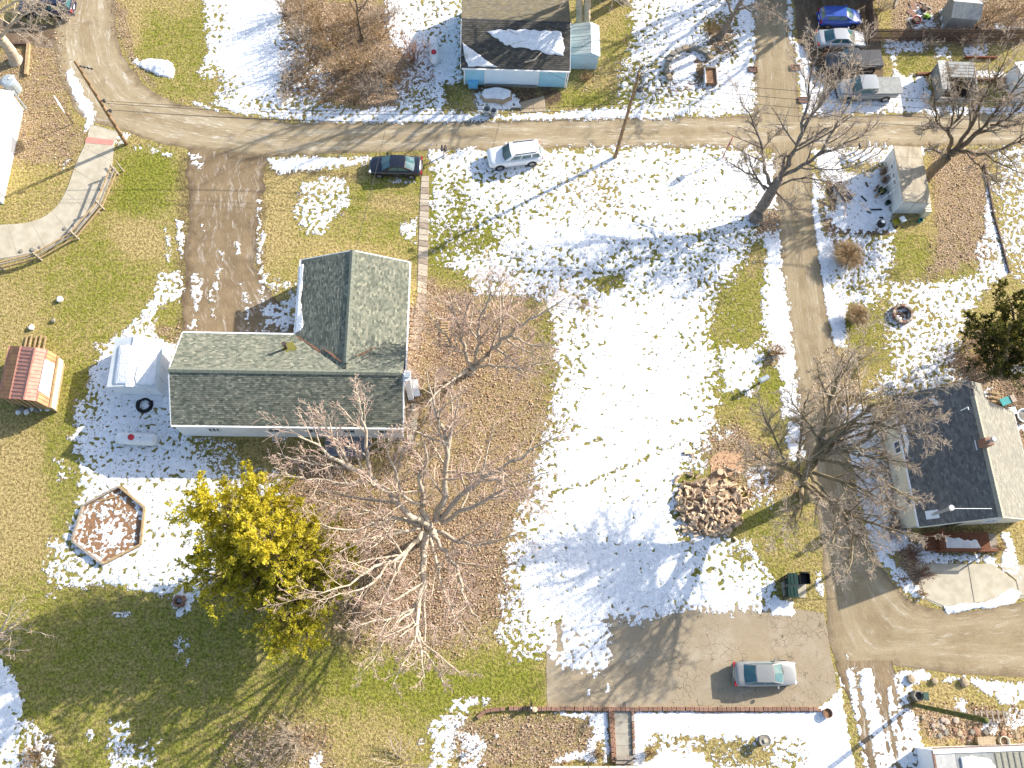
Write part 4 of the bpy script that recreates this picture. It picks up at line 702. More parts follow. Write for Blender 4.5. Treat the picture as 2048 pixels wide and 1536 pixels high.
# ------------------------------------------------------------------ the main house, L-shaped with green shingles
GREENPAL = [(.125, .135, .10), (.30, .295, .215), (.205, .207, .155), (.24, .237, .175), (.18, .185, .14), (.15, .16, .12), (.25, .243, .18), (.19, .198, .148), (.135, .148, .112), (.215, .215, .16)]
EZ = 3.15; yS = U(577, 853, EZ)[1]; yN = U(490, 668, EZ)[1]; xW = U(348, 800, EZ)[0]; xE = U(812, 700, EZ)[0]; xN = U(597, 590, EZ)[0]; yT = U(710, 522, EZ)[1]
yR = (yS+yN)/2; zR = next(z/100 for z in range(300, 800) if U(580, 743, z/100)[1] < yR); slo = (zR-EZ)/((yN-yS)/2); xR = (xN+xE)/2; zR2 = zR-.1; slo2 = (zR2-EZ)/((xE-xN)/2)
house = thing('house', 'L-shaped house with green-grey shingle roof and white siding in the left half', 'house', ((xW+xE)/2, yR, 0))
wl = MB(); ov = .14
wl.prism([(xW+.1, yS+.02), (xE-.15, yS+.02), (xE-.15, yT-.2), (xN+.15, yT-.2), (xN+.15, yN-.15), (xW+.1, yN-.15)], 0, EZ-.06)
wl.add([(xW+.1, yS+.1, EZ-.06), (xW+.1, yN-.15, EZ-.06), (xW+.1, yR, zR-.15)], ((0, 2, 1),)); wl.add([(xN+.15, yT-.2, EZ-.06), (xE-.15, yT-.2, EZ-.06), (xR, yT-.2, zR2-.15)], ((0, 2, 1),)); wl.add([(xE-.15, yS+.1, EZ-.06), (xE-.15, yN-.15, EZ-.06), (xE-.15, yR, zR-.15)], ((0, 1, 2),))
obj('wall', wl, 'white_siding', house)
for k in range(11):                     # clapboard courses on the south wall
    mb = MB(); mb.box(((xW+xE)/2, yS+.004, .42+k*.235), (xE-xW-.35, .03, .21)); obj('clapboard', mb, 'white_siding', house)
dk = MB()
slab(dk, [(xW, yS, EZ), (xE, yS, EZ), (xE, yR, zR), (xW, yR, zR)], .1)
slab(dk, [(xW, yR, zR), (xE, yR, zR), (xE, yN, EZ), (xW, yN, EZ)], .1)
slab(dk, [(xN, yR, EZ+.0), (xR, yR, zR2), (xR, yT, zR2), (xN, yT, EZ)], .1); slab(dk, [(xR, yR, zR2), (xE, yR, EZ), (xE, yT, EZ), (xR, yT, zR2)], .1)
obj('roof_deck', dk, 'roof_deck_dark', house)
nzS = lambda y: EZ+(y-yS)*slo; nzN = lambda y: EZ+(yN-y)*slo
zW = lambda x: EZ+(x-xN)*slo2; zE = lambda x: EZ+(xE-x)*slo2
ln = math.hypot(1, slo); ln2 = math.hypot(1, slo2)
shingles(house, 'shingles', 'shingle_green', (xW, yS, EZ), (1, 0, 0), (0, 1, slo), xE-xW, (yR-yS)*ln, None, pal=GREENPAL, seed=1)
def keepN(u, v):
    y = yN-v/ln; x = xE-u; z = nzN(y)
    return not (x > xN and max(0, min(zW(x), zE(x))) > z+.005)
shingles(house, 'shingles', 'shingle_green', (xE, yN, EZ), (-1, 0, 0), (0, -1, slo), xE-xW, (yN-yR)*ln, keepN, pal=GREENPAL, seed=2)
def keepW(u, v):
    x = xN+v/ln2; y = yT-u; return y > yN or zW(x) > nzN(y)-.01
shingles(house, 'shingles', 'shingle_green', (xN, yT, EZ), (0, -1, 0), (1, 0, slo2), yT-yR, (xR-xN)*ln2, keepW, pal=GREENPAL, seed=3)
def keepE(u, v):
    x = xE-v/ln2; y = yR+u; return y > yN or zE(x) > nzN(y)-.01
shingles(house, 'shingles', 'shingle_green', (xE, yR, EZ), (0, 1, 0), (-1, 0, slo2), yT-yR, (xE-xR)*ln2, keepE, pal=GREENPAL, seed=4)
def ridge_vent(parent, a, b, wd, drop, m='ridge_cap', n=30):
    a = Vector(a); b = Vector(b); t = (b-a).normalized(); s = Vector((t.y, -t.x, 0)); mb = MB()
    for k in range(n):
        p = a+(b-a)*(k/n); q = a+(b-a)*((k+.97)/n); z = random.uniform(0, .012)
        up = Vector((0, 0, .085+z)); dn = Vector((0, 0, .085+z-drop)); bt = Vector((0, 0, -drop-.02))
        vs = [p-s*wd+dn, p+up, p+s*wd+dn, q-s*wd+dn, q+up, q+s*wd+dn, p-s*wd+bt, p+s*wd+bt, q-s*wd+bt, q+s*wd+bt]
        mb.add(vs, ((0, 3, 4, 1), (1, 4, 5, 2), (0, 6, 8, 3), (2, 5, 9, 7), (0, 1, 2, 7, 6), (3, 8, 9, 5, 4)))
    return obj('ridge_vent', mb, m, parent)
ridge_vent(house, (xW-.02, yR, zR), (xE-.3, yR, zR), .2, .1); ridge_vent(house, (xR, yT+.02, zR2), (xR, yR+.75, zR2), .2, .085, n=20)
def gutter(parent, a, b, out, m='white_paint', sz=.12):
    o = Vector(out)*sz*.55; mb = MB(); mb.bar(Vector(a)+o+Vector((0, 0, -.03)), Vector(b)+o+Vector((0, 0, -.03)), sz, .12); return obj('gutter', mb, m, parent)
gutter(house, (xW+.02, yS, EZ), (xE, yS, EZ), (0, -1, 0)); gutter(house, (xW+.02, yN, EZ), (xN-.05, yN, EZ), (0, 1, 0)); gutter(house, (xN, yN, EZ), (xN, yT, EZ), (-1, 0, 0)); gutter(house, (xE, yN-3.2, EZ), (xE, yT, EZ), (1, 0, 0))
for a, b in (((xW, yS, EZ), (xW, yR, zR)), ((xW, yN, EZ), (xW, yR, zR)), ((xE+.02, yS, EZ), (xE+.02, yR, zR)), ((xN, yT, EZ), (xR, yT, zR2)), ((xE, yT, EZ), (xR, yT, zR2))):
    mb = MB(); mb.bar(Vector(a)+Vector((0, 0, -.05)), Vector(b)+Vector((0, 0, -.05)), .07, .16); obj('rake_board', mb, 'white_paint', house)
for a, b in ((U(593, 672, EZ), U(645, 712, 3.3)), (U(650, 705, 3.4), U(685, 730, 4.1)), (U(716, 719, 4.0), U(752, 702, 3.4))):
    mb = MB(); a = Vector(a); b = Vector(b)
    for k in range(7):
        p = a+(b-a)*(k/7); z0 = max(nzN(p.y), min(zW(p.x), zE(p.x)))+.05; q = a+(b-a)*((k+1.1)/7); z1 = max(nzN(q.y), min(zW(q.x), zE(q.x)))+.05
        mb.bar((p.x+random.uniform(-.06, .06), p.y+random.uniform(-.06, .06), z0), (q.x+random.uniform(-.06, .06), q.y, z1), random.uniform(.05, .18), .05)
    tag(obj('leaf_debris', mb, 'debris'), 'rusty strip of fallen leaves %s' % ('lying in the west roof valley next to the white gutter', 'lying in the west roof valley nearer the ridge', 'lying alone in the east roof valley')[int(a.x > -12)+int(a.x > -10.5)], 'leaf debris')
# flue, vent pipe, chimney
b = UPL(573, 697, (xW, yN, EZ), np.array([0, slo, 1.0])); fl = MB(); fl.cyl((b[0], b[1], b[2]-.1), (b[0], b[1], b[2]+1.0), .12, .12, 10); fl.cyl((b[0], b[1], b[2]+1.0), (b[0], b[1], b[2]+1.14), .19, .17, 10)
obj('flue_pipe', fl, 'rust_pipe', house)
st = MB(); stn = Vector((0, slo, 1)).normalized(); 
st.prism(ragged([(b[0]-.5, b[1]+.55), (b[0]+.45, b[1]+.75), (b[0]+.75, b[1]-.1), (b[0]+.2, b[1]-.35), (b[0]-.25, b[1]-.2)], 3, .08, 3), lambda x, y: nzN(y)+.01, lambda x, y: nzN(y)+.043); obj('rust_stain', st, 'moss', house)
b = U(614, 580, 3.2); fl = MB(); fl.cyl((b[0], b[1], zW(b[0])-.1), (b[0], b[1], zW(b[0])+.55), .05, .05, 8); obj('vent_pipe', fl, 'rust_pipe', house)
ch = MB(); cx, cy = xE+.32, yR-.15; ch.box((cx, cy, 2.45), (.42, .75, 4.9)); ch.box((cx, cy, 4.95), (.52, .86, .1)); obj('chimney', ch, 'white_siding', house)
ch = MB(); ch.box((cx, cy, 5.1), (.3, .3, .22)); ch.box((cx, cy, 5.24), (.42, .42, .05)); obj('chimney_cap', ch, 'galvanised', house)
for px, w_ in ((430, .9), (549, .85), (628, .85), (700, .9), (770, .9)):
    p = U(px, 862, 1.8); window(house, (p[0], yS+.0, 2.1), (1, 0, 0), (0, 0, 1), w_, .95, (0, -1, 0), mull=1 if px != 430 else 2)
mb = MB(); mb.box((xW+1.0+8.2, yS+.06, .13), (15.9, .06, .26)); obj('foundation', mb, 'roof_deck_dark', house)
for px in (575, 790): 
    p = U(px, 870, 0); mb = MB(); mb.bar((p[0], yS-.05, 0), (p[0], yS-.05, EZ-.1), .07, .07); obj('downspout', mb, 'white_paint', house)
roof_snow([(597, 532), (608, 528), (604, 548), (606, 566), (603, 588), (600, 603), (604, 612), (600, 640), (607, 642), (606, 655), (597, 664), (589, 668), (593, 610)], (xN, yN, EZ), (-slo2, 0, 1), .05, 'narrow ragged strip of snow along the west gutter of the green roof', .03, 5, 3)

# the grey deck on the south side
d = thing('deck', 'small grey boarded deck against the south wall of the green-roofed house', 'deck', U(690, 893, 0))
x0, x1 = U(650, 880, .5)[0], U(741, 880, .5)[0]; y0, y1 = U(690, 913, .5)[1], yS-.1; nb = 16
for k in range(nb):
    mb = MB(); mb.box(((x0+x1)/2, y0+(y1-y0)*(k+.5)/nb, .5), (x1-x0, (y1-y0)/nb*.9, .05)); obj('board', mb, 'deck_grey', d)
for x in (x0+.1, x1-.1):
    for y in (y0+.1, y1-.3): mb = MB(); mb.box((x, y, .24), (.12, .12, .46)); obj('leg', mb, 'deck_grey', d)
mb = MB(); mb.box(((x0+x1)/2-.35, y0-.12, .3), (x1-x0-.9, .24, .05)); obj('step', mb, 'timber', d)
for x in (x0+.02, x1-.72): mb = MB(); mb.box((x, y0-.13, .75), (.07, .07, 1.1)); obj('rail_post', mb, 'deck_grey', d)
mb = MB(); mb.box(((x0+x1)/2-.35, y0-.13, 1.28), (x1-x0-.7, .09, .06)); obj('handrail', mb, 'deck_grey', d)

# ------------------------------------------------------------------ the pale blue house at the top
e = 2.4; bx0, bx1, byS, byR, byN, bz = -1.43, 8.34, 51.9, 56.05, 60.2, 3.75; bs = (bz-e)/(byR-byS); bl = math.hypot(1, bs)
bh = thing('house', 'small pale blue house with a worn brown shingle roof at the top edge', 'house', ((bx0+bx1)/2, byR, 0))
wl = MB(); wl.prism([(bx0+.3, byS+.1), (bx1-.22, byS+.1), (bx1-.22, byN-.1), (bx0+.3, byN-.1)], 0, e-.08)
for x in (bx0+.3, bx1-.22): wl.add([(x, byS+.1, e-.08), (x, byN-.1, e-.08), (x, byR, bz-.12)], ((0, 1, 2),))
obj('wall', wl, 'blue_siding', bh)
xa, xb = U(970, 160, 1)[0], U(1076, 160, 1)[0]
mb = MB(); mb.box(((xa+xb)/2, byS+.08, 1.28), (xb-xa, .06, 2.0)); obj('wall_panel', mb, 'pale_blue_panel', bh)
for x in (xa, xb, bx0+.34, bx1-.26): mb = MB(); mb.box((x, byS+.06, 1.15), (.1, .1, 2.2)); obj('trim_board', mb, 'white_paint', bh)
for k in range(8):
    mb = MB(); mb.box((xa+(xb-xa)*(k+.5)/8, byS+.045, 1.28), ((xb-xa)/8-.03, .02, 1.92)); obj('panel', mb, 'pale_blue_panel', bh)
mb = MB(); mb.box(((xa+xb)/2, byS-.02, .12), (xb-xa+.1, .12, .24)); obj('foundation', mb, 'stone_grey', bh)
mb = MB(); mb.box((U(946, 175, 0)[0], byS-.1, .35), (.85, .5, .7)); obj('hatch', mb, 'blue_bright', bh)
dk = MB(); slab(dk, [(bx0, byS, e), (bx1, byS, e), (bx1, byR, bz), (bx0, byR, bz)], .1); slab(dk, [(bx0, byR, bz), (bx1, byR, bz), (bx1, byN, e), (bx0, byN, e)], .1); obj('roof_deck', dk, 'roof_deck_dark', bh)
BP = [(.095, .085, .068), (.12, .105, .08), (.075, .07, .06), (.11, .10, .085), (.085, .075, .055)]; BP2 = [(.17, .145, .10), (.20, .17, .115), (.15, .13, .09), (.19, .155, .09)]
shingles(bh, 'shingles', 'shingle_dark', (bx0, byS, e), (1, 0, 0), (0, 1, bs), bx1-bx0, (byR-byS)*bl, None, course=.17, tab=.33, pal=BP, seed=8)
shingles(bh, 'shingles', 'shingle_dark', (bx1, byN, e), (-1, 0, 0), (0, -1, bs), bx1-bx0, (byN-byR)*bl, None, course=.17, tab=.33, pal=BP2, seed=9)
gutter(bh, (bx0+.1, byS, e), (bx1, byS, e), (0, -1, 0), sz=.1)
for a, b in (((bx1, byS, e), (bx1, byR, bz)), ((bx0, byS, e), (bx0, byR, bz))): mb = MB(); mb.bar(Vector(a)+Vector((0, 0, -.06)), Vector(b)+Vector((0, 0, -.06)), .06, .16); obj('rake_board', mb, 'white_paint', bh)
mb = MB(); mb.bar((bx1-.1, byS-.02, 0), (bx1-.1, byS-.02, e), .09, .09); obj('downspout', mb, 'white_paint', bh)
nb_ = (0, -bs, 1)
roof_snow([(973, 62), (1005, 60), (1020, 61), (1060, 60), (1090, 62), (1122, 64), (1127, 80), (1128, 100), (1126, 110), (1095, 109), (1065, 100), (1030, 95), (1010, 88), (990, 74)], (bx0, byS, e), nb_, .07, 'large white patch of snow on the roof of the pale blue house', .09, 4, 4)
roof_snow([(924, 86), (932, 92), (950, 104), (970, 120), (994, 135), (960, 134), (936, 133), (930, 115)], (bx0, byS, e), nb_, .06, 'triangle of snow in the corner of the pale blue house roof', .06, 6, 4)
for (a, b2, c2) in (((1058, 122), (1068, 121), (1083, 106)), ((1050, 126), (1068, 122), (1074, 118))):
    mb = MB(); P = [UPL(x, y, (bx0, byS, e), np.array(nb_))+np.array([0, 0, .09]) for x, y in (a, b2, c2)]; mb.tube(P, .05, 6); tag(obj('fallen_branch', mb, 'bark_pale'), 'broken branch lying on the blue house roof, %s' % ('the longer pale forked one' if a[0] > 1052 else 'the shorter one beneath the pale one'), 'branch')
mb = MB(); p = UPL(932, 117, (bx0, byS, e), np.array(nb_)); dsh = thing('satellite_dish', 'grey satellite dish on the west edge of the blue house roof', 'satellite dish', p)
mb.lathe((p[0], p[1], p[2]+.5), [(.02, .05), (.22, .02), (.42, -.08), (.43, -.06), (.22, .04), (.02, .07)], 14, axis='x'); obj('dish', mb, 'galvanised', dsh); mb = MB(); mb.cyl(p, (p[0]+.05, p[1], p[2]+.5), .03); mb.cyl((p[0], p[1], p[2]+.4), (p[0]-.45, p[1], p[2]+.5), .02); obj('arm', mb, 'galvanised', dsh)

# lean-to shed beside it
sh = thing('garden_shed', 'small weathered pale blue board shed beside the blue house', 'shed', U(1170, 128, 0))
sx0, sx1 = bx1+.06, U(1192, 130, 0)[0]; sy0 = U(1165, 138, 0)[1]; sy1 = sy0+3.2; sm = sx0+(sx1-sx0)*.72
wl = MB(); wl.prism([(sx0, sy0), (sx1, sy0), (sx1, sy1), (sx0, sy1)], 0, lambda x, y: 1.9); obj('wall', wl, 'blue_clapboard', sh)
n = 9
for k in range(n):
    ya = sy0-.1+(sy1-sy0+.2)*k/n; yb = sy0-.1+(sy1-sy0+.2)*(k+.94)/n
    mb = MB(); slab(mb, [(sx0-.03, ya, 2.02+.012*(k % 3)), (sm, ya, 2.42+.012*(k % 3)), (sm, yb, 2.42), (sx0-.03, yb, 2.02)], .05); obj('roof_board', mb, 'weather_board', sh)
for k in range(6):
    ya = sy0-.1+(sy1-sy0+.2)*k/6; yb = sy0-.1+(sy1-sy0+.2)*(k+.96)/6
    mb = MB(); slab(mb, [(sm+.01, ya, 2.42), (sx1+.1, ya, 1.95), (sx1+.1, yb, 1.95), (sm+.01, yb, 2.42)], .05); obj('roof_board', mb, 'pale_blue_panel', sh)
mb = MB(); mb.add([(sx0, sy0-.002, 1.9), (sx1, sy0-.002, 1.9), (sm, sy0-.002, 2.36), (sx0, sy0-.002, 1.98)], ((0, 1, 2, 3),)); obj('gable', mb, 'blue_clapboard', sh)
for k in range(10): mb = MB(); mb.box((sx0+(sx1-sx0)*(k+.5)/10, sy0-.02, .95), ((sx1-sx0)/10-.025, .03, 1.85)); obj('board', mb, 'blue_clapboard', sh)

# ------------------------------------------------------------------ the dark-roofed house on the right
rh = thing('house', 'cream house with a dark blue-grey shingle roof and tan east slope at the right edge', 'house', (39, 15.5, 0))
_a = Vector(U(1840, 1054, 2.9)); _b = Vector(U(1797, 843, 2.9)); ay = (_b-_a); ay.z = 0; ay.normalize(); ax = Vector((ay.y, -ay.x, 0)); RA = math.atan2(ax.y, ax.x)
o0 = Vector((_a.x, _a.y, 0))+ay*.35
RP = lambda a, b, z: tuple(o0+ax*a+ay*b+Vector((0, 0, z)))
Wd, Ln, re, rr = 9.4, 8.6, 2.9, 5.9; wl = MB()
wl.prism([RP(0, 0, 0)[:2], RP(Wd, 0, 0)[:2], RP(Wd, Ln, 0)[:2], RP(0, Ln, 0)[:2]], 0, re-.05)
wl.add([RP(0, .001, re-.05), RP(Wd, .001, re-.05), RP(Wd/2, .001, rr-.1)], ((0, 1, 2),)); wl.add([RP(0, Ln-.001, re-.05), RP(Wd, Ln-.001, re-.05), RP(Wd/2, Ln-.001, rr-.1)], ((0, 2, 1),))
obj('wall', wl, 'cream_siding', rh)
for k in range(9):
    mb = MB(); mb.add([RP(-.03, .02, .3+k*.29), RP(-.03, Ln-.02, .3+k*.29), RP(-.008, Ln-.02, .57+k*.29), RP(-.008, .02, .57+k*.29), RP(0, .02, .3+k*.29), RP(0, Ln-.02, .3+k*.29)], ((0, 3, 2, 1), (0, 1, 5, 4))); obj('clapboard', mb, 'cream_siding', rh)
rs = (rr-re)/(Wd/2); rl = math.hypot(1, rs); g = .35
dk = MB(); slab(dk, [RP(-.05, -g, re-.02), RP(Wd/2, -g, rr), RP(Wd/2, Ln+1.5, rr), RP(-.05, Ln+1.5, re-.02)], .1); slab(dk, [RP(Wd/2, -g, rr), RP(Wd+.1, -g, re-.04), RP(Wd+.1, Ln-.3, re-.04), RP(Wd/2+1.6, Ln+.2, rr-1.6*rs), RP(Wd/2+1.3, Ln+1.5, rr-1.3*rs), RP(Wd/2, Ln+1.5, rr)], .1); obj('roof_deck', dk, 'roof_deck_dark', rh)
DP = [(.175, .165, .15), (.15, .142, .13), (.20, .19, .172), (.13, .124, .115), (.165, .156, .142)]; TP = [(.27, .25, .20), (.245, .23, .185), (.29, .27, .215), (.23, .215, .175)]
LL = Ln+g+1.5
shingles(rh, 'shingles', 'shingle_dark', RP(-.05, Ln+1.5, re-.02), -ay, ax+Vector((0, 0, rs)), LL, (Wd/2+.05)*rl, None, course=.15, tab=.3, pal=DP, seed=12)
def keepR(u, v):
    b_ = u-g; a_ = Wd-v/rl+.1
    return b_ < Ln-.3 or (a_ < Wd/2+1.6 and b_ < Ln+.2) or a_ < Wd/2+1.3
shingles(rh, 'shingles', 'shingle_dark', RP(Wd+.1, -g, re-.04), ay, -ax+Vector((0, 0, rs)), LL, (Wd/2+.1)*rl, keepR, course=.15, tab=.3, pal=TP, seed=13)
ridge_vent(rh, RP(Wd/2, -g, rr), RP(Wd/2, Ln+.3, rr), .22, .13, 'ridge_cap_tan')
gutter(rh, RP(-.05, -g, re-.02), RP(-.05, Ln, re-.02), -ax, sz=.1); mb = MB(); mb.bar(RP(Wd+.1, -g, re-.08), RP(Wd+.1, Ln-.3, re-.08), .08, .14); obj('gutter', mb, 'white_paint', rh)
for a, b in (((-.05, re-.02), (Wd/2, rr)), ((Wd+.1, re-.04), (Wd/2, rr))): mb = MB(); mb.bar(Vector(RP(a[0], -g-.02, a[1]-.06)), Vector(RP(b[0], -g-.02, b[1]-.06)), .06, .16); obj('rake_board', mb, 'cream_siding', rh)
for b_, z_ in ((1.95, 2.1), (6.1, 2.1)): window(rh, Vector(RP(-.035, b_, z_)), ay, (0, 0, 1), .95, .95, -ax, 'white_paint')
window(rh, Vector(RP(6.2, -.01, 2.0)), ax, (0, 0, 1), 1.0, 1.0, -ay); mb = MB(); p = RP(3.6, -.04, 1.05); mb.box(p, (.95, .06, 2.0), RA); obj('door', mb, 'glass_house', rh)
cp = RP(Wd/2-.1, 5.15, rr)   # brick chimney
mb = MB(); mb.box((cp[0], cp[1], rr+.28), (.6, .58, 1.1), RA); obj('chimney', mb, 'brick_red', rh)
mb = MB(); mb.box((cp[0], cp[1]-.02, rr+.02-.33), (.95, .74, .05), RA); obj('chimney_flashing', mb, 'white_paint', rh)
mb = MB(); mb.cyl((cp[0], cp[1], rr+.8), (cp[0], cp[1], rr+1.25), .13); mb.cyl((cp[0], cp[1], rr+1.25), (cp[0], cp[1], rr+1.45), .2, .17); obj('chimney_cap', mb, 'steel_bright', rh)
nR = ax*(-rs)+Vector((0, 0, 1)); nR.normalize(); p0 = np.array(RP(-.05, 0, re-.02))
fb = UPL(1866, 1029, p0, np.array(nR)); mb = MB(); mb.cyl((fb[0], fb[1], fb[2]-.1), (fb[0], fb[1], fb[2]+2.6), .12, .12, 12); mb.cyl((fb[0], fb[1], fb[2]+2.6), (fb[0], fb[1], fb[2]+2.8), .24, .21, 12); obj('flue_pipe', mb, 'steel_bright', rh)
mb = MB(); q = [Vector(fb)+ax*a+ay*b+Vector((0, 0, a*rs+.06)) for a, b in ((-.45, -.32), (.32, -.32), (.32, .32), (-.45, .32))]; slab(mb, q, .05); obj('flue_flashing', mb, 'white_paint', rh)
mb = MB(); tp = Vector(fb)+Vector((0, 0, 2.45)); tgt = Vector(UPL(1981, 1018, p0, np.array(nR)))+Vector((0, 0, .15)); mb.tube([tp, tgt], .025, 5); obj('flue_brace', mb, 'white_paint', rh)
mb = MB(); a = Vector(UPL(1920, 822, p0, np.array(nR)))+Vector((0, 0, .1)); b = Vector(UPL(1931, 817, p0, np.array(nR)))+Vector((0, 0, .35)); mb.tube([a, b, b+Vector((0, -.22, .02))], .045, 6); obj('vent_pipe', mb, 'white_paint', rh)
roof_snow([(1799, 850), (1806, 847), (1815, 870), (1817, 890), (1815, 915), (1810, 890)], p0, tuple(nR), .05, 'slim sliver of snow on the west eave of the dark roof', .04, 2, 3)
roof_snow([(1857, 798), (1868, 797), (1876, 806), (1874, 813)], p0, tuple(nR), .05, 'tiny triangle of snow near the north end of the dark roof', .03, 3, 3)
# deck and railings
dk = thing('deck', 'reddish brown wooden deck with railing and snow below the dark-roofed house', 'deck', U(1930, 1090, 0))
dx0, dx1, dy1, dy0 = U(1874, 1080, .6)[0], U(1978, 1080, .6)[0], U(1930, 1064, .6)[1], U(1930, 1104, .6)[1]; n = 11
for k in range(n): mb = MB(); mb.box(((dx0+dx1)/2, dy0+(dy1-dy0)*(k+.5)/n, .6), (dx1-dx0, (dy1-dy0)/n-.015, .05)); obj('board', mb, 'deck_brown', dk)
for x in (dx0+.05, (dx0+dx1)/2, dx1-.05): mb = MB(); mb.box((x, dy0+.05, .75), (.11, .11, 1.5)); obj('post', mb, 'deck_brown', dk)
mb = MB(); mb.box((dx0+.05, dy1-.1, .75), (.11, .11, 1.5)); obj('post', mb, 'deck_brown', dk)
mb = MB(); mb.box(((dx0+dx1)/2, dy0+.05, 1.53), (dx1-dx0+.15, .22, .06)); obj('handrail', mb, 'deck_brown', dk)
mb = MB(); mb.box((dx0+.06, (dy0+dy1)/2+.12, 1.53), (.2, dy1-dy0-.05, .06)); obj('handrail', mb, 'deck_brown', dk)
for k in range(7): mb = MB(); mb.box((dx0+.05, dy0+.25+(dy1-dy0-.3)*k/7, 1.05), (.03, .16, .85)); obj('baluster', mb, 'deck_brown', dk)
for k in range(16): mb = MB(); mb.box((dx0+.25+(dx1-dx0-.4)*k/16, dy0+.05, 1.05), (.06, .03, .85)); obj('baluster', mb, 'deck_brown', dk)
mb = MB(); mb.box((dx0-.45, (dy0+dy1)/2, .45), (.85, dy1-dy0-.2, .5)); obj('bench', mb, 'deck_brown', dk)
for k in range(3): mb = MB(); mb.box((dx1+.2+k*.28, dy1-.7, .5-k*.17), (.28, 1.2, .06)); obj('step', mb, 'timber_grey', dk)
mb = MB(); pl = ragged([(dx0+.3, dy0+.25), (dx1-.75, dy0+.25), (dx1-.9, dy1-.6), (dx0+2.2, dy1-.7), (dx0+1.7, dy1-.45), (dx0+.35, dy1-.45)], 4, .08, 8); mb.prism(pl, .62, .69, 0, .04); o = obj('deck_snow', mb, 'snow'); o['kind'] = 'stuff'; o['label'] = 'sheet of snow covering the boards of the brown deck'

# ------------------------------------------------------------------ sheds
def red_shed():
    t = thing('garden_shed', 'barn-shaped shed with red and orange ribbed metal roof at the left edge', 'shed', U(55, 752, 0))
    TX = [(19.5, 692, 1.75), (42, 692, 2.5), (71, 695, 2.95), (95, 699, 2.5), (113, 710, 1.75)]; BX = [(-3, 796, 1.75), (19.5, 797, 2.5), (48, 799, 2.95), (73, 802, 2.5), (96, 814, 1.75)]
    TW = [Vector(U(*q)) for q in TX][::-1]; BW = [Vector(U(*q)) for q in BX][::-1]; L = (TW[2]-BW[2]).length; prof = [(float(i), q[2]) for i, q in enumerate(TX[::-1])]
    def P(a, b, z):
        a = max(0, min(4, a)); i = min(int(a), 3); f = a-i; t0 = TW[i]*(1-f)+TW[i+1]*f; b0 = BW[i]*(1-f)+BW[i+1]*f; q = t0+(b0-t0)*(b/L); return Vector((q.x, q.y, z))
    ac = (TW[0]-TW[4]); ac.z = 0; ac.normalize(); al = (BW[2]-TW[2]); al.z = 0; al.normalize(); A0 = TW[0]
    mb = MB()
    for b, fl in ((.15, 0), (L-.15, 1)):
        vs = [P(.15, b, 0)]+[P(max(.15, min(3.85, a)), b, z-.06) for a, z in prof]+[P(3.85, b, 0)]; f = tuple(range(len(vs))); mb.add(vs, (f if fl else f[::-1],))
    for a in (.15, 3.85): mb.quad(P(a, .15, 0), P(a, L-.15, 0), P(a, L-.15, 1.7), P(a, .15, 1.7))
    obj('wall', mb, 'timber', t)
    n = 14; cols = ('metal_orange', 'metal_red', 'metal_red', 'metal_orange')
    for f in range(4):
        (a0, z0), (a1, z1) = prof[f], prof[f+1]
        for k in range(n):
            b0 = L*k/n; b1 = L*(k+.93)/n; q = [P(a0, b0, z0), P(a0, b1, z0), P(a1, b1, z1), P(a1, b0, z1)]; mb = MB(); slab(mb, q, .03)
            mb.bar(P(a0, b1+.012, z0+.01), P(a1, b1+.012, z1+.01), .035, .05); obj('roof_panel', mb, cols[f], t)
        mb = MB(); mb.bar(P(a1, -.02, z1+.02), P(a1, L+.02, z1+.02), .12, .05); obj('ridge_cap', mb, 'metal_red', t)
    mb = MB(); mb.bar(P(0, 0, 1.62)+ac*.1, P(0, L, 1.62)+ac*.1, .14, .14); obj('fascia_board', mb, 'timber', t)
    mb = MB(); mb.bar(P(0, .1, 1.1)+ac*.1, P(0, L-.1, 1.1)+ac*.1, .05, .75); obj('skirt_board', mb, 'cream_siding', t)
    for k in range(9):
        a = .3+k*.425; mb = MB(); z = float(np.interp(a, [p[0] for p in prof], [p[1] for p in prof]))-.15; mb.box(tuple(P(a, L-.1, z/2)), (.3, .05, z), math.atan2(ac.y, ac.x)); obj('gable_board', mb, 'timber', t)
    (a0, z0), (a1, z1) = prof[0], prof[1]; pts = [P(a0+.04, L*.18, z0), P(a0+.04, L*.82, z0), P(a1-.04, L*.80, z1), P(a1-.04, L*.2, z1)]
    mb = MB(); slab(mb, [p+Vector((0, 0, .09)) for p in pts], .06); o = obj('roof_snow', mb, 'snow'); o['kind'] = 'stuff'; o['label'] = 'white snow on the right-hand slope of the red shed roof'
    for k in range(5):
        mb = MB(); p = Vector(U(52+k*9.5, 686-(k % 2)*3, 0)); mb.bar(p+Vector((0, -1.0, .12)), p+Vector((.05, .55, .12)), .12, .08); tag(obj('plank', mb, 'timber'), 'weathered plank lying behind the red shed, sticking out north', 'plank', 'planks behind the red shed')
    for k in range(9):
        x, y = (38+k*7+random.uniform(-2, 2), 822-k*.5+random.uniform(-4, 5)); stone('snow-dusted grey rock along the shaded foot of the red shed', U(x, y, 0), random.uniform(.16, .26), 'stone_grey' if k % 2 else 'tank_white', 'rocks at the foot of the red shed')
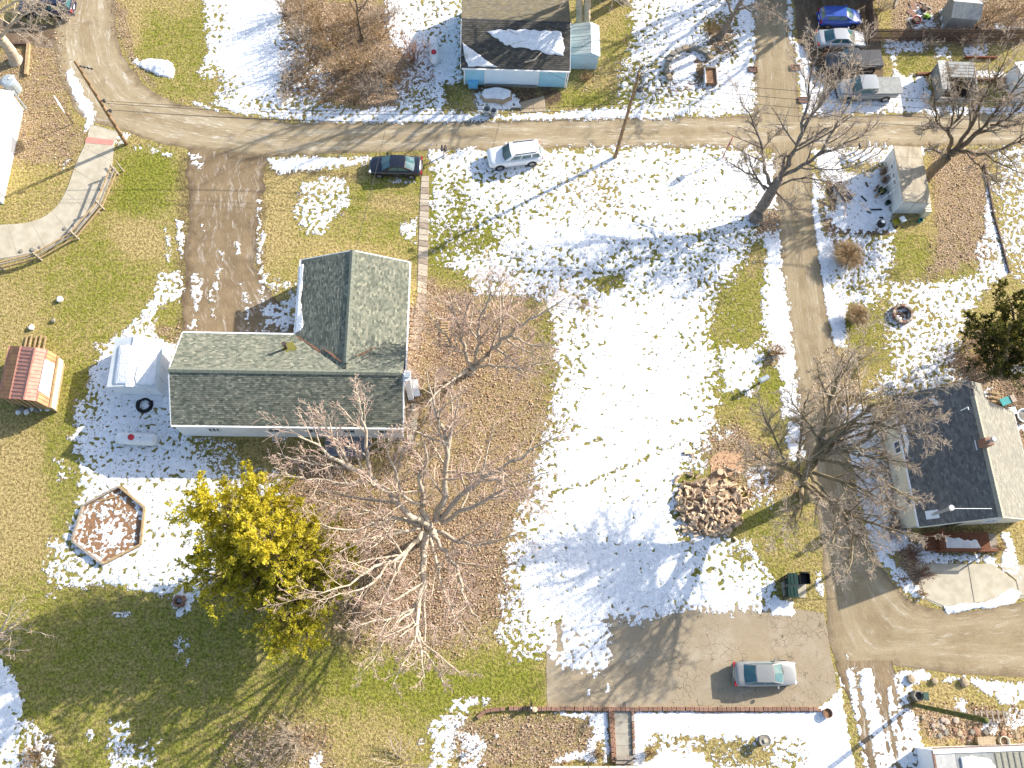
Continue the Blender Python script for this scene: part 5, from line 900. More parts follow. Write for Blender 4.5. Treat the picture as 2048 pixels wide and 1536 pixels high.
def stone(label, p, r, m, group=None, name='rock', flat=.6, seed=None):
    rr = random.Random(seed if seed is not None else random.random()); mb = MB(); n = 8
    prof = []
    vs = []
    for z, s in ((-.05, .8), (flat*.45, 1.0), (flat*.9, .72)):
        for i in range(n): a = 6.2832*i/n; q = r*s*rr.uniform(.82, 1.15); vs.append((p[0]+q*math.cos(a), p[1]+q*math.sin(a), p[2]+r*z*1.0))
    vs.append((p[0], p[1], p[2]+r*flat))
    fs = [(j*n+i, j*n+(i+1) % n, (j+1)*n+(i+1) % n, (j+1)*n+i) for j in range(2) for i in range(n)]+[(2*n+i, 2*n+(i+1) % n, 3*n) for i in range(n)]
    mb.add(vs, fs); o = obj(name, mb, m); return tag(o, label, 'stone' if name != 'rock' else 'rock', group)
red_shed()

def white_shed():
    t = thing('garden_shed', 'white vinyl shed with two slabs of snow on its roof left of the house', 'shed', U(286, 742, 0))
    B = [Vector(U(*p)) for p in ((328, 792, 0), (342, 700, 0))]
    al = (B[1]-B[0]); L = al.length; al.normalize(); ac = Vector((-al.y, al.x, 0)); W = 3.6; e = 2.15; r = 2.52
    P = lambda a, b, z: B[0]+ac*a+al*b+Vector((0, 0, z)); rm = W*.56
    mb = MB(); mb.prism([P(*q, 0)[:2] for q in ((0, 0), (W, 0), (W, L), (0, L))], 0, e)
    for b in (0, L): mb.add([P(0, b, e), P(W, b, e), P(rm, b, r)], ((0, 1, 2) if b else (0, 2, 1),))
    obj('wall', mb, 'white_siding', t)
    mb = MB(); slab(mb, [P(-.08, -.1, e), P(rm, -.1, r+.03), P(rm, L+.1, r+.03), P(-.08, L+.1, e)], .06); obj('roof_panel', mb, 'shed_siding', t)
    mb = MB(); slab(mb, [P(rm+.01, -.1, r+.03), P(W+.08, -.1, e), P(W+.08, L+.1, e), P(rm+.01, L+.1, r+.03)], .06); obj('roof_panel', mb, 'shed_siding', t)
    mb = MB(); mb.bar(P(rm, -.12, r+.05), P(rm, L+.12, r+.05), .14, .05); obj('ridge_cap', mb, 'white_paint', t)
    for k in range(4): mb = MB(); mb.box(tuple(P(-.015, L*(k+.5)/4, 1.05)), (.03, L/4-.04, 2.0), math.atan2(ac.y, ac.x)); obj('wall_panel', mb, 'white_siding', t)
    mb = MB(); mb.box(tuple(P(W*.45, -.22, .06)), (W*.85, .4, .12), math.atan2(ac.y, ac.x)); obj('ramp', mb, 'white_paint', t)
    mb = MB(); mb.box(tuple(P(W*.45, -.02, 1.0)), (1.5, .04, 1.85), math.atan2(ac.y, ac.x)); obj('door', mb, 'white_siding', t)
    def rs(poly, nrm_slope, lab, sd):
        p0 = P(rm, 0, r+.0); nv = ac*nrm_slope+Vector((0, 0, 1)); roof_snow(poly, np.array(p0), tuple(nv), .07, lab, .03, sd, 3)
    rs([(239, 692), (256, 690), (269, 692), (270, 704), (265, 760), (260, 769), (230, 769), (228, 765)], (r-e)/(W-rm), 'long rounded slab of snow on the left roof slope of the white shed', 3)
    rs([(306, 706), (313, 712), (314, 724), (309, 768), (304, 772), (272, 768), (269, 756), (275, 735), (288, 714)], -(r-e)/rm, 'teardrop slab of snow on the right roof slope of the white shed', 4)
white_shed()

def right_shed():
    t = thing('garden_shed', 'pale grey shed with a tan sloping roof beside the patio on the right', 'shed', U(1815, 375, 0))
    a = Vector(U(1784, 427, 0)); b = Vector(U(1838, 427, 0)); ex = (b-a); W = ex.length; ex.normalize(); n_ = Vector(U(1766, 322, 0)); ey = (n_-a); L = ey.length; ey.normalize()
    P = lambda u, v, z: a+ex*u+ey*v+Vector((0, 0, z)); h1, h2 = 2.25, 1.95
    mb = MB(); vs = [P(0, 0, 0), P(W, 0, 0), P(W, L, 0), P(0, L, 0), P(0, 0, h1), P(W, 0, h2), P(W, L, h2), P(0, L, h1)]; mb.add(vs, ((0,1,5,4),(1,2,6,5),(2,3,7,6),(3,0,4,7),(4,5,6,7))); obj('wall', mb, 'shed_siding', t)
    n = 5
    for k in range(n):
        mb = MB(); v0, v1 = -.12+(L+.24)*k/n, -.12+(L+.24)*(k+.985)/n; slab(mb, [P(-.08, v0, h1+.09), P(W+.1, v0, h2+.07), P(W+.1, v1, h2+.07), P(-.08, v1, h1+.09)], .07); obj('roof_panel', mb, 'shed_roof', t)
    for u in (0.0, W): mb = MB(); mb.bar(P(u, -.02, 0), P(u, -.02, 2.0 if u else 2.2), .07); obj('corner_trim', mb, 'white_paint', t)
    for k in range(2): mb = MB(); mb.box(tuple(P(W*(.27+.46*k), -.02, .98)), (W*.43, .03, 1.8), math.atan2(ex.y, ex.x)); obj('door', mb, 'shed_siding', t)
    for k, v in enumerate((.42, .55, .72)): window(t, P(-.02, L*v, 1.5), ey, (0, 0, 1), .55, .5, -ex, 'white_paint', 'grey_panel', mull=0)
    tr = thing('trellis', 'white slanted trellis frame leaning on the pale grey shed wall', 'trellis', P(-.6, L*.5, 0))
    for v in (.3, .48, .66): mb = MB(); mb.bar(P(-.75, L*v-.25, .1), P(-.05, L*v, 1.6), .05); obj('slat', mb, 'white_paint', tr)
    st = thing('plank_stack', 'stack of pale planks standing by the corner of the pale grey shed', 'planks', P(W+.3, .5, 0))
    for k in range(6): mb = MB(); mb.box(tuple(P(W+.28, -.35+.22*k, .55)), (.55, .16, 1.1+.04*(k % 3)), math.atan2(ex.y, ex.x)); obj('plank', mb, 'cream_siding', st)
right_shed()

def box_shed(name, label, cat, px, py, wd, dp, h, rz, mw, mr, extra=None, over=.12):
    p = U(px, py, 0); t = thing(name, label, cat, p); mb = MB(); mb.box((p[0], p[1], h/2), (wd, dp, h), rz); obj('wall', mb, mw, t)
    n = 4
    for k in range(n):
        mb = MB(); o = (k+.5)/n*(wd+2*over)-(wd/2+over); mb.box((p[0]+o*math.cos(rz), p[1]+o*math.sin(rz), h+.05+.012*(k % 2)), ((wd+2*over)/n-.03, dp+2*over, .07), rz); obj('roof_panel', mb, mr, t)
    return t
def gable_box(name, label, cat, px, py, wd, dp, e, r, rz, mw, mr, mr2=None):
    """shed with its ridge along local x"""
    p = Vector(U(px, py, 0)); t = thing(name, label, cat, p); ex = Vector((math.cos(rz), math.sin(rz), 0)); ey = Vector((-ex.y, ex.x, 0)); P = lambda a, b, z: p+ex*a+ey*b+Vector((0, 0, z))
    mb = MB(); w2, d2 = wd/2, dp/2; vs = [P(-w2, -d2, 0), P(w2, -d2, 0), P(w2, d2, 0), P(-w2, d2, 0), P(-w2, -d2, e), P(w2, -d2, e), P(w2, d2, e), P(-w2, d2, e), P(-w2, 0, r), P(w2, 0, r)]
    mb.add(vs, ((0,1,5,4),(1,2,6,9,5),(2,3,7,6),(3,0,4,8,7))); obj('wall', mb, mw, t)
    for s, m in ((-1, mr), (1, mr2 or mr)):
        for k in range(3):
            a0 = -w2-.1+(wd+.2)*k/3; a1 = -w2-.1+(wd+.2)*(k+.985)/3; d3 = d2+.12; ez = e-(r-e)*.12/d2
            mb = MB(); slab(mb, [P(a0, s*d3, ez+.07), P(a1, s*d3, ez+.07), P(a1, s*.005, r+.07), P(a0, s*.005, r+.07)], .06); obj('roof_panel', mb, m, t)
    return t
gable_box('garden_shed', 'grey gabled shed among brush by the slatted fence at upper right', 'shed', 1908, 46, 2.6, 2.2, 2.0, 2.7, R(-4), 'grey_panel', 'grey_panel', 'grey_light')
# grey playhouse frame behind the kerb
t = thing('play_house', 'grey open-fronted wooden hut with a dark opening at upper right', 'hut', U(1903, 205, 0))
p = Vector(U(1868, 204, 0)); q = Vector(U(1938, 203, 0)); W = (q-p).x; Dp = 3.2
mb = MB(); mb.box((p.x+.2, p.y+Dp/2, .85), (.12, Dp, 1.7)); mb.box((q.x-.05, p.y+Dp/2, .85), (.12, Dp, 1.7)); mb.box(((p.x+q.x)/2, p.y+Dp, .85), (W-.2, .1, 1.7)); obj('wall', mb, 'grey_panel', t)
mb = MB(); mb.box(((p.x+q.x)/2+.1, p.y+.02, .35), (W-.2, .1, .7)); obj('front_panel', mb, 'grey_light', t)
for k in range(3): mb = MB(); mb.box((p.x+.32, p.y+.1+Dp*(k+.5)/3, 1.75), (.75, Dp/3-.03, .06)); obj('roof_panel', mb, 'grey_light', t)
for k in range(5): mb = MB(); mb.box(((p.x+q.x)/2+.45, p.y+Dp*.52+.32*k, 1.72+.02*k), (W-.9, .28, .05)); obj('roof_board', mb, 'grey_panel', t)
mb = MB(); mb.box(((p.x+q.x)/2+.2, p.y+Dp*.3, .05), (W-.5, Dp*.5, .06)); obj('floor', mb, 'timber_dark', t)
gable_box('garden_shed', 'white shed with a pale green roof edge cut by the right border', 'shed', 2046, 178, 2.6, 3.2, 1.9, 2.2, R(10), 'white_siding', 'white_paint', 'white_paint')
gable_box('building', 'brown-grey building of which only the eave shows at the top border', 'building', 1672, -30, 7.5, 3.2, 4.4, 5.4, R(-2), 'grey_panel', 'old_roof')
# white building in the upper left corner
t = thing('building', 'white-roofed building cut by the left border, with a grey corner downpipe', 'building', U(-20, 210, 0))
a = Vector(U(6, 128, 2.6)); b = Vector(U(17, 190, 2.6)); c_ = Vector(U(1, 262, 2.6))
dr = (c_-b).normalized(); nrm = Vector((dr.y, -dr.x, 0)); nrm = -nrm if nrm.x > 0 else nrm
e0 = b-dr*.4; e1 = b+dr*9
mb = MB(); mb.prism([e0[:2], e1[:2], (e1+nrm*7)[:2], (e0+nrm*7)[:2]], 0, 2.5); obj('wall', mb, 'white_siding', t)
mb = MB(); slab(mb, [e0-nrm*.25, e1-nrm*.25, e1+nrm*3.5+Vector((0, 0, .9)), e0+nrm*3.5+Vector((0, 0, .9))], .1); slab(mb, [e0+nrm*3.51+Vector((0, 0, .9)), e1+nrm*3.51+Vector((0, 0, .9)), e1+nrm*7.3, e0+nrm*7.3], .1); obj('roof', mb, 'white_paint', t)
mb = MB(); mb.bar(e0-nrm*.32+Vector((0, 0, 0)), e1-nrm*.32, .12, .12); obj('gutter', mb, 'white_paint', t)
mb = MB(); mb.cyl(e0-nrm*.3-Vector((0, 0, 2.5)), e0-nrm*.3, .07); obj('downpipe', mb, 'galvanised', t)
u = Vector(U(30, 180, 0)); ac = thing('water_tank', 'grey metal tank at the corner of the white-roofed building', 'tank', u); mb = MB(); mb.cyl(u, u+Vector((0, 0, 1.3)), .62, .62, 16); obj('body', mb, 'galvanised', ac); mb = MB(); mb.cyl(u+Vector((0, 0, 1.31)), u+Vector((0, 0, 1.4)), .66, .45, 16); obj('lid', mb, 'galvanised', ac); mb = MB(); mb.bar(u+Vector((.1, .1, 1.42)), u+Vector((.5, .5, 1.42)), .1); obj('strap', mb, 'white_paint', ac)
# trailer home at the bottom right and the wall top at the bottom
t = thing('mobile_home', 'grey-roofed mobile home with a white edge at the bottom right corner', 'mobile home', U(1960, 1560, 0))
a = Vector(U(1868, 1500, 2.7)); b = Vector(U(2060, 1493, 2.7)); ex = (b-a).normalized(); ey = Vector((ex.y, -ex.x, 0)); P = lambda u, v, z: a+ex*u+ey*v+Vector((0, 0, z))
mb = MB(); q = [P(0, 0, 0), P(11, 0, 0), P(11, 9, 0), P(0, 9, 0)]; mb.prism([v[:2] for v in q], 0, 2.6); obj('wall', mb, 'white_siding', t)
for i, (u0, u1, m) in enumerate(((0, 1.45, 'grey_light'), (1.47, 4.2, 'grey_panel'), (4.22, 11, 'ridge_cap_tan'))):
    mb = MB(); slab(mb, [P(u0, .25, 0), P(u1, .25, 0), P(u1, 9, .1), P(u0, 9, .1)], .06); obj('roof_panel', mb, m, t)
mb = MB(); mb.bar(P(-.1, .1, .0), P(11, .1, .0), .3, .12); obj('fascia', mb, 'white_paint', t)
mb = MB(); mb.bar(P(-.1, .05, -.02), P(-.1, 9, -.02), .12, .14); obj('fascia', mb, 'brick_brown', t)
mb = MB(); mb.bar(P(-.1, -.12, .03), P(11, -.12, .03), .08, .14); obj('gutter', mb, 'brick_brown', t)
for k in range(14): mb = MB(); mb.bar(P(4.4+k*.45, .3, .05), P(4.4+k*.45, 9, .14), .03, .04); obj('roof_seam', mb, 'ridge_cap_tan', t)
mb = MB(); pl = [P(1.75, .55, 0), P(2.6, .45, 0), P(3.9, .75, 0), P(4.2, 1.2, 0), P(4.1, 5, 0), P(1.7, 5, 0)]; mb.prism(ragged([v[:2] for v in pl], 4, .05, 2), a.z+.02, a.z+.13, 0, .03); o = obj('roof_snow', mb, 'snow'); o['kind'] = 'stuff'; o['label'] = 'thick snow patch on the grey mobile home roof'
t = thing('low_wall', 'tan timber-capped building edge along the bottom border', 'wall', U(1235, 1545, 0)); mb = MB(); 
for k in range(7):
    a = U(1100+k*39, 1533, .5); b = U(1138+k*39, 1533, .5); mb = MB(); mb.bar((a[0], a[1]-.15, .5), (b[0]-.02, b[1]-.15, .5), .35, .1); obj('cap_board', mb, 'cream_siding', t)
mb = MB(); a = U(1100, 1535, 0); b = U(1374, 1535, 0); mb.bar((a[0], a[1]-.2, .22), (b[0], b[1]-.2, .22), .2, .44); obj('wall', mb, 'timber', t)

# ------------------------------------------------------------------ paving
def slabs(parent, name, left, right, n, m, z0=.0, z1=.03, gap=.012, wob=0.0, mats=None):
    left = spline(left, 8); right = spline(right, 8)
    def at(pl, t):
        d = [0]
        for p, q in zip(pl[:-1], pl[1:]): d.append(d[-1]+math.hypot(q[0]-p[0], q[1]-p[1]))
        s = t*d[-1]
        for i in range(len(pl)-1):
            if s <= d[i+1]+1e-9: f = (s-d[i])/(d[i+1]-d[i]+1e-9); return (pl[i][0]+(pl[i+1][0]-pl[i][0])*f, pl[i][1]+(pl[i+1][1]-pl[i][1])*f)
        return pl[-1]
    for k in range(n):
        a, b = (k+gap)/n, (k+1-gap)/n; sub = 4
        ring = [at(left, a+(b-a)*j/sub) for j in range(sub+1)]+[at(right, b-(b-a)*j/sub) for j in range(sub+1)]
        if wob: ring = [(x+random.uniform(-wob, wob), y+random.uniform(-wob, wob)) for x, y in ring]
        mb = MB(); mb.prism([U(x, y)[:2] for x, y in ring], z0, z1+random.uniform(0, .006)); obj(name, mb, mats[k % len(mats)] if mats else m, parent)
fp = struct('footpath', MB().prism([U(x, y)[:2] for x, y in spline([(182, 248), (172, 285), (152, 330), (130, 388), (104, 425), (62, 446), (0, 452), (-80, 454)], 5)+spline([(-80, 522), (0, 519), (62, 508), (112, 488), (168, 446), (202, 402), (221, 350), (229, 292), (238, 264)], 5)], -.02, .014), 'concrete')
slabs(fp, 'slab', [(180, 250), (172, 285), (153, 326), (131, 386), (104, 423), (62, 444), (0, 450), (-80, 452)], [(237, 266), (228, 292), (221, 350), (202, 401), (168, 444), (112, 487), (62, 506), (0, 517), (-80, 520)], 8, 'concrete_pale', gap=.004, z1=.045)
mb = MB(); mb.prism([U(*p)[:2] for p in ((174, 275), (229, 281), (225, 291), (170, 286))], .03, .06); obj('warning_strip', mb, 'pad_red', fp)
sw = struct('sidewalk', MB().prism([U(*p)[:2] for p in ((842, 352), (858, 352), (856, 480), (852, 590), (838, 606), (834, 560), (838, 440))], -.02, .01), 'paver')
slabs(sw, 'slab', [(843, 352), (839, 440), (835, 585)], [(858, 352), (857, 480), (853, 590)], 20, 'paver', gap=.04, z1=.04, wob=.4, mats=['paver_pale', 'paver_pale', 'paver'])
slabs(sw, 'slab', [(835, 590), (826, 650), (822, 700)], [(853, 592), (846, 650), (838, 700)], 7, 'paver', gap=.05, z1=.03, wob=.6)
t = struct('garden_edging', MB().prism([U(*p)[:2] for p in ((817, 610), (832, 612), (826, 700), (814, 700))], -.02, .01), 'soil')
for k in range(34):
    x = 819+ (k % 2)*6+random.uniform(-1, 1)-(k//2)*.25; y = 615+(k//2)*5.2+random.uniform(-1, 1); p = U(x, y); mb = MB(); mb.box((p[0], p[1], .03), (random.uniform(.17, .24), random.uniform(.14, .2), .1), random.uniform(-.3, .3)); obj('brick', mb, 'stone_tan' if k % 3 else 'brick_brown', t)
t = struct('stepping_path', MB().prism([U(*p)[:2] for p in ((812, 805), (834, 815), (836, 850), (822, 900), (800, 905), (815, 860))], -.02, .008), 'paver')
for k, (x, y, w, h) in enumerate(((828, 815, 10, 16), (829, 848, 12, 24), (822, 880, 14, 20), (806, 898, 18, 10))):
    mb = MB(); mb.prism([U(*q)[:2] for q in ((x-w/2, y-h/2), (x+w/2, y-h/2), (x+w/2-1, y+h/2), (x-w/2-1, y+h/2))], 0, .04); obj('slab', mb, 'concrete_pale', t)
for k, (x, y, w, h, tz) in enumerate(((810, 775, 7, 60, 1.8), (833, 778, 9, 30, .5))):
    a = Vector(U(x+k*2, y+h/2, 0)); mb = MB(); top = Vector(U(x-4, y-h/2, 0)); mb.bar(a+Vector((0, 0, .1)), (top.x, top.y, .35+tz*.5), .28+.2*k, .16); tag(obj('board' if k == 0 else 'rolled_sheet', mb, 'timber' if k == 0 else 'white_paint'), 'tan board leaning at the east end of the main house' if k == 0 else 'white rolled sheet lying beside the leaning board east of the main house', 'board' if k == 0 else 'roll')
# pallets beside tree
t = thing('pallet', 'two pale wooden pallets lying under the tree right of the house', 'pallet', U(893, 668, 0))
for k in range(9): mb = MB(); p = U(889 + (k % 2)*1.0, 645+k*5.3, 0); mb.box((p[0], p[1], .13), (.62, .15, .04), .04); obj('slat', mb, 'timber', t)
for dx in (-8, 7): a = U(890+dx, 643, 0); b = U(890+dx, 692, 0); mb = MB(); mb.bar((a[0], a[1], .06), (b[0], b[1], .06), .09, .1); obj('runner', mb, 'timber', t)
# patio and driveway slabs
pt = struct('patio', MB().prism([U(*p)[:2] for p in ((1666, 345), (1780, 350), (1790, 462), (1670, 466))], -.02, .006), 'concrete')
for i in range(3):
    for j in range(3):
        f = lambda u, v: (1667+(1782-1667)*u+6*v, 348+(464-348)*v)
        mb = MB(); mb.prism([U(*f(u, v))[:2] for u, v in ((i/3+.006, j/3+.006), ((i+1)/3-.006, j/3+.006), ((i+1)/3-.006, (j+1)/3-.006), (i/3+.006, (j+1)/3-.006))], 0, .016); obj('slab', mb, 'concrete', pt)
ps = struct('planting_border', MB().prism([U(*p)[:2] for p in spline([(1650, 345), (1655, 385), (1662, 420), (1660, 450), (1672, 466), (1720, 468), (1780, 470)], 4)+[(1778, 462), (1720, 459), (1678, 457), (1668, 440), (1672, 400), (1662, 360)]], -.02, .03), 'soil')
dr = struct('concrete_driveway', MB().prism([U(*p)[:2] for p in ((1830, 1126), (1960, 1128), (2036, 1165), (2050, 1196), (1960, 1212), (1886, 1216), (1845, 1196))], -.02, .010), 'concrete')
for q in (((1832, 1128), (1933, 1128), (1946, 1206), (1888, 1212), (1850, 1196)), ((1936, 1128), (1985, 1128), (2030, 1162), (2036, 1192), (1949, 1206)), ((1990, 1126), (2046, 1130), (2100, 1180), (2100, 1195), (2040, 1190), (2032, 1160))):
    mb = MB(); mb.prism([U(*p)[:2] for p in q], 0, .035); obj('slab', mb, 'concrete_pale', dr)
wk = struct('walkway', MB().prism([U(*p)[:2] for p in ((1228, 1420), (1262, 1420), (1264, 1512), (1230, 1512))], -.02, .022), 'concrete')
for k in range(4): y0, y1 = 1421+k*23.5, 1421+(k+1)*23.5-.6; mb = MB(); mb.prism([U(*p)[:2] for p in ((1228, y0), (1262, y0), (1263, y1), (1229, y1))], 0, .045); obj('slab', mb, 'concrete', wk)
t = thing('wooden_steps', 'wooden steps at the bottom end of the concrete walkway', 'steps', U(1246, 1522, 0))
for k in range(3): mb = MB(); a = U(1231, 1513+k*8, .1); b = U(1265, 1513+k*8, .1); mb.bar((a[0], a[1]-.08, .10+.1*(2-k)), (b[0], b[1]-.08, .10+.1*(2-k)), .27, .05); obj('tread', mb, 'timber_grey', t)
for x in (1229, 1267): mb = MB(); p = U(x, 1516, 0); mb.box((p[0], p[1], .45), (.09, .09, .9)); obj('post', mb, 'timber_dark', t)
pad = struct('bin_pad', MB().prism([U(*p)[:2] for p in ((1562, 1165), (1614, 1148), (1611, 1196), (1566, 1192))], -.02, .06), 'concrete_pale')
t = struct('side_walk', MB().prism([U(*p)[:2] for p in ((20, 178), (38, 184), (28, 250), (8, 258))], -.02, .01), 'concrete')
for q in (((19, 186), (39, 184), (34, 215), (14, 215)), ((14, 217), (34, 216), (27, 252), (7, 256))): mb = MB(); mb.prism([U(*p)[:2] for p in q], 0, .03); obj('slab', mb, 'stone_tan', t)

# brick edging walls along the lot and beds
BR = {}
def brick_mesh(m, sx, sy, sz):
    k = (m, sx, sy, sz)
    if k not in BR:
        mb = MB(); w, d, h = sx/2, sy/2, sz; b = .02
        mb.prism([(-w, -d), (w, -d), (w, d), (-w, d)], 0, h-b); mb.add([(-w, -d, h-b), (w, -d, h-b), (w, d, h-b), (-w, d, h-b), (-w+b, -d+b, h), (w-b, -d+b, h), (w-b, d-b, h), (-w+b, d-b, h)], ((0, 1, 5, 4), (1, 2, 6, 5), (2, 3, 7, 6), (3, 0, 4, 7), (4, 5, 6, 7)))
        me = bpy.data.meshes.new('brick'); me.from_pydata(mb.v, [], mb.f); me.update(); me.materials.append(MATS[m]); BR[k] = me
    return BR[k]
def brick_at(parent, p, rz, m, sx, sy, sz, name='brick', z=0.0):
    o = bpy.data.objects.new(name, brick_mesh(m, sx, sy, sz)); COL.objects.link(o); l = wloc(parent); o.location = (p[0]-l.x, p[1]-l.y, z-l.z); o.rotation_euler = (random.uniform(-.04, .04), random.uniform(-.04, .04), rz+random.uniform(-.06, .06)); o.parent = parent; return o
def brick_row(parent, pts, step, m, sx, sy, sz, name='brick', jit=.02, z=0.0):
    P = [Vector(U(*p)) for p in pts]; rest = 0
    for a, b in zip(P[:-1], P[1:]):
        L = (b-a).length; t = (b-a)/L; s = rest; rz = math.atan2(t.y, t.x)
        while s < L: q = a+t*s; brick_at(parent, (q.x+random.uniform(-jit, jit), q.y+random.uniform(-jit, jit)), rz, random.choice(m), sx, sy, sz, name, z); s += step
        rest = s-L
bm = ['brick_red', 'brick_brown', 'brick_brown']
t = thing('brick_edging', 'long low brick edging wall along the bottom of the parking lot', 'brick wall', U(1330, 1419, 0))
brick_row(t, [(1022, 1417), (1222, 1418), (1630, 1418)], .34, bm, .31, .30, .22); brick_row(t, [(1400, 1422.5), (1645, 1420)], .34, bm, .31, .22, .14)
t = thing('brick_edging', 'curved brick edging at the top left of the brown bottom bed', 'brick wall', U(975, 1424, 0)); brick_row(t, spline([(958, 1432), (968, 1424), (985, 1420), (1010, 1418)], 5), .36, bm, .33, .28, .2)
t = thing('brick_edging', 'upright row of bricks along the left side of the concrete walkway', 'brick wall', U(1223, 1470, 0)); brick_row(t, [(1220, 1422), (1226, 1526)], .33, bm, .30, .26, .24); brick_row(t, [(1225.5, 1424), (1230, 1514)], .33, bm, .30, .2, .12)
t = thing('brick_edging', 'sparse row of stones along the right side of the concrete walkway', 'brick wall', U(1266, 1470, 0)); brick_row(t, [(1264, 1424), (1268, 1514)], .45, ['stone_pink', 'brick_brown'], .36, .2, .2)

# ------------------------------------------------------------------ vehicles
def lerp3(a, b, t): return Vector(a)*(1-t)+Vector(b)*t
def car(name, label, cat, tail, nose, L, W, H, paint, kind='sedan', cab=None, belt=.92, group=None, zc=.65, wheel=.33):
    """a car whose tail and nose ends are seen at two spots of the photograph"""
    a = Vector(U(*tail, zc)); b = Vector(U(*nose, zc)); c = (a+b)/2; d = b-a; rz = math.atan2(d.y, d.x)
    t = thing(name, label, cat, (c.x, c.y, 0), group, rz); t['_l'] = 1
    hw = W/2; h = L/2; pk = 'paint_'+paint
    def part(nm, mb, m, par=None, smooth=False):
        me = bpy.data.meshes.new(nm); off = Vector((0, 0, 0)) if par is None else par.get('_o', Vector((0, 0, 0)))
        me.from_pydata(mb.v, [], mb.f); me.update()
        for q in (m if isinstance(m, tuple) else (m,)): me.materials.append(MATS[q])
        if any(mb.m): me.polygons.foreach_set('material_index', mb.m)
        if smooth: me.polygons.foreach_set('use_smooth', [True]*len(me.polygons))
        o = bpy.data.objects.new(nm, me); COL.objects.link(o); o.parent = par or t; return o
    # lower body: stations from tail to nose (x, half width, underside, deck height)
    if kind == 'sedan': xr0, xr1, xf1, xf0 = cab or (-h*.76, -h*.36, h*.16, h*.50); st = [(-h*1.005, hw*.5, .45, belt-.2), (-h*.99, hw*.74, .42, belt-.12), (-h*.96, hw*.88, .34, belt+.01), (-h*.86, hw*.97, .24, belt+.06), (-h*.55, hw, .2, belt+.05), (0, hw, .2, belt), (h*.4, hw*.99, .2, belt-.01), (h*.58, hw*.98, .2, belt-.06), (h*.78, hw*.95, .22, belt-.14), (h*.90, hw*.87, .26, belt-.21), (h*.96, hw*.76, .3, belt-.27), (h*.99, hw*.6, .34, belt-.33), (h*1.005, hw*.4, .38, belt-.38)]
    elif kind == 'suv': xr0, xr1, xf1, xf0 = cab or (-h*.97, -h*.86, h*.16, h*.42); st = [(-h, hw*.86, .48, belt-.1), (-h*.97, hw*.95, .4, belt), (-h*.8, hw, .34, belt), (0, hw, .32, belt), (h*.4, hw, .32, belt), (h*.6, hw*.98, .32, belt-.03), (h*.86, hw*.95, .36, belt-.1), (h*.97, hw*.86, .42, belt-.2), (h, hw*.70, .5, belt-.3)]
    elif kind == 'hatch': xr0, xr1, xf1, xf0 = cab or (-h*.98, -h*.84, h*.12, h*.52); st = [(-h, hw*.8, .45, belt-.1), (-h*.96, hw*.93, .36, belt), (-h*.7, hw, .24, belt), (0, hw, .2, belt), (h*.45, hw*.98, .2, belt-.02), (h*.65, hw*.96, .22, belt-.12), (h*.9, hw*.82, .3, belt-.26), (h, hw*.55, .38, belt-.4)]
    else: xr0, xr1, xf1, xf0 = cab or (-h*.08, -h*.02, h*.30, h*.46); st = [(-h, hw*.93, .55, belt), (-h*.96, hw*.98, .48, belt), (-h*.5, hw, .42, belt), (0, hw, .4, belt), (h*.45, hw, .4, belt+.0), (h*.62, hw*.99, .4, belt-.02), (h*.88, hw*.95, .44, belt-.1), (h*.97, hw*.88, .5, belt-.18), (h, hw*.72, .58, belt-.28)]
    mb = MB(); rings = []
    for x, w_, zb, zd in st:
        zm = zb+(zd-zb)*.55; half = [(0, zb), (w_*.9, zb), (w_*.99, zb+.1), (w_, zm), (w_*.97, zd-.06), (w_*.88, zd), (w_*.5, zd+.025), (0, zd+.035)]
        ring = half+[(-y, z) for y, z in half[-2:0:-1]]; rings.append([(x, y, z) for y, z in ring])
    k = len(rings[0]); vs = [p for r_ in rings for p in r_]
    fs = [(j*k+i, j*k+(i+1) % k, (j+1)*k+(i+1) % k, (j+1)*k+i) for j in range(len(rings)-1) for i in range(k)]
    fs = [f[::-1] for f in fs]+[tuple(range(k)), tuple(range((len(rings)-1)*k, len(rings)*k))[::-1]]
    mb.add(vs, fs); part('body', mb, pk, smooth=True)
    # cabin
    zb = belt-.02; wb = hw*.88; wr = hw*(.66 if kind in ('sedan', 'hatch') else .76); base = [(xr0, -wb*.9), (xf0, -wb*.93), (xf0, wb*.93), (xr0, wb*.9)]; top = [(xr1, -wr), (xf1, -wr*1.03), (xf1, wr*1.03), (xr1, wr)]
    B = [Vector((x, y, zb)) for x, y in base]; T = [Vector((x, y, H-.05)) for x, y in top]
    # round the windscreen and rear glass: middle of their edges pushed outwards
    fB = Vector((xf0+.09, 0, zb+.03)); fT = Vector((xf1+.07, 0, H)); rB = Vector((xr0-.07, 0, zb+.02)); rT = Vector((xr1-.06, 0, H))
    mL = Vector(((xr1+xf1)/2, -wr*1.03, H-.02)); mR = Vector(((xr1+xf1)/2, wr*1.03, H-.02)); mC = Vector(((xr1+xf1)/2, 0, H+.035))
    mb = MB(); V = B+T+[fB, fT, rB, rT, mL, mR, mC]
    mb.add(V, ((0, 1, 5, 12, 4), (2, 3, 7, 13, 6), (1, 8, 9, 5), (8, 2, 6, 9), (3, 10, 11, 7), (10, 0, 4, 11)))
    part('cabin', mb, pk)
    mb = MB(); mb.add([v+Vector((0, 0, .004)) for v in (T[0], mL, T[1], fT, T[2], mR, T[3], rT, mC)], ((0, 1, 8, 7), (1, 2, 3, 8), (8, 3, 4, 5), (7, 8, 5, 6))); part('roof', mb, pk, smooth=True)
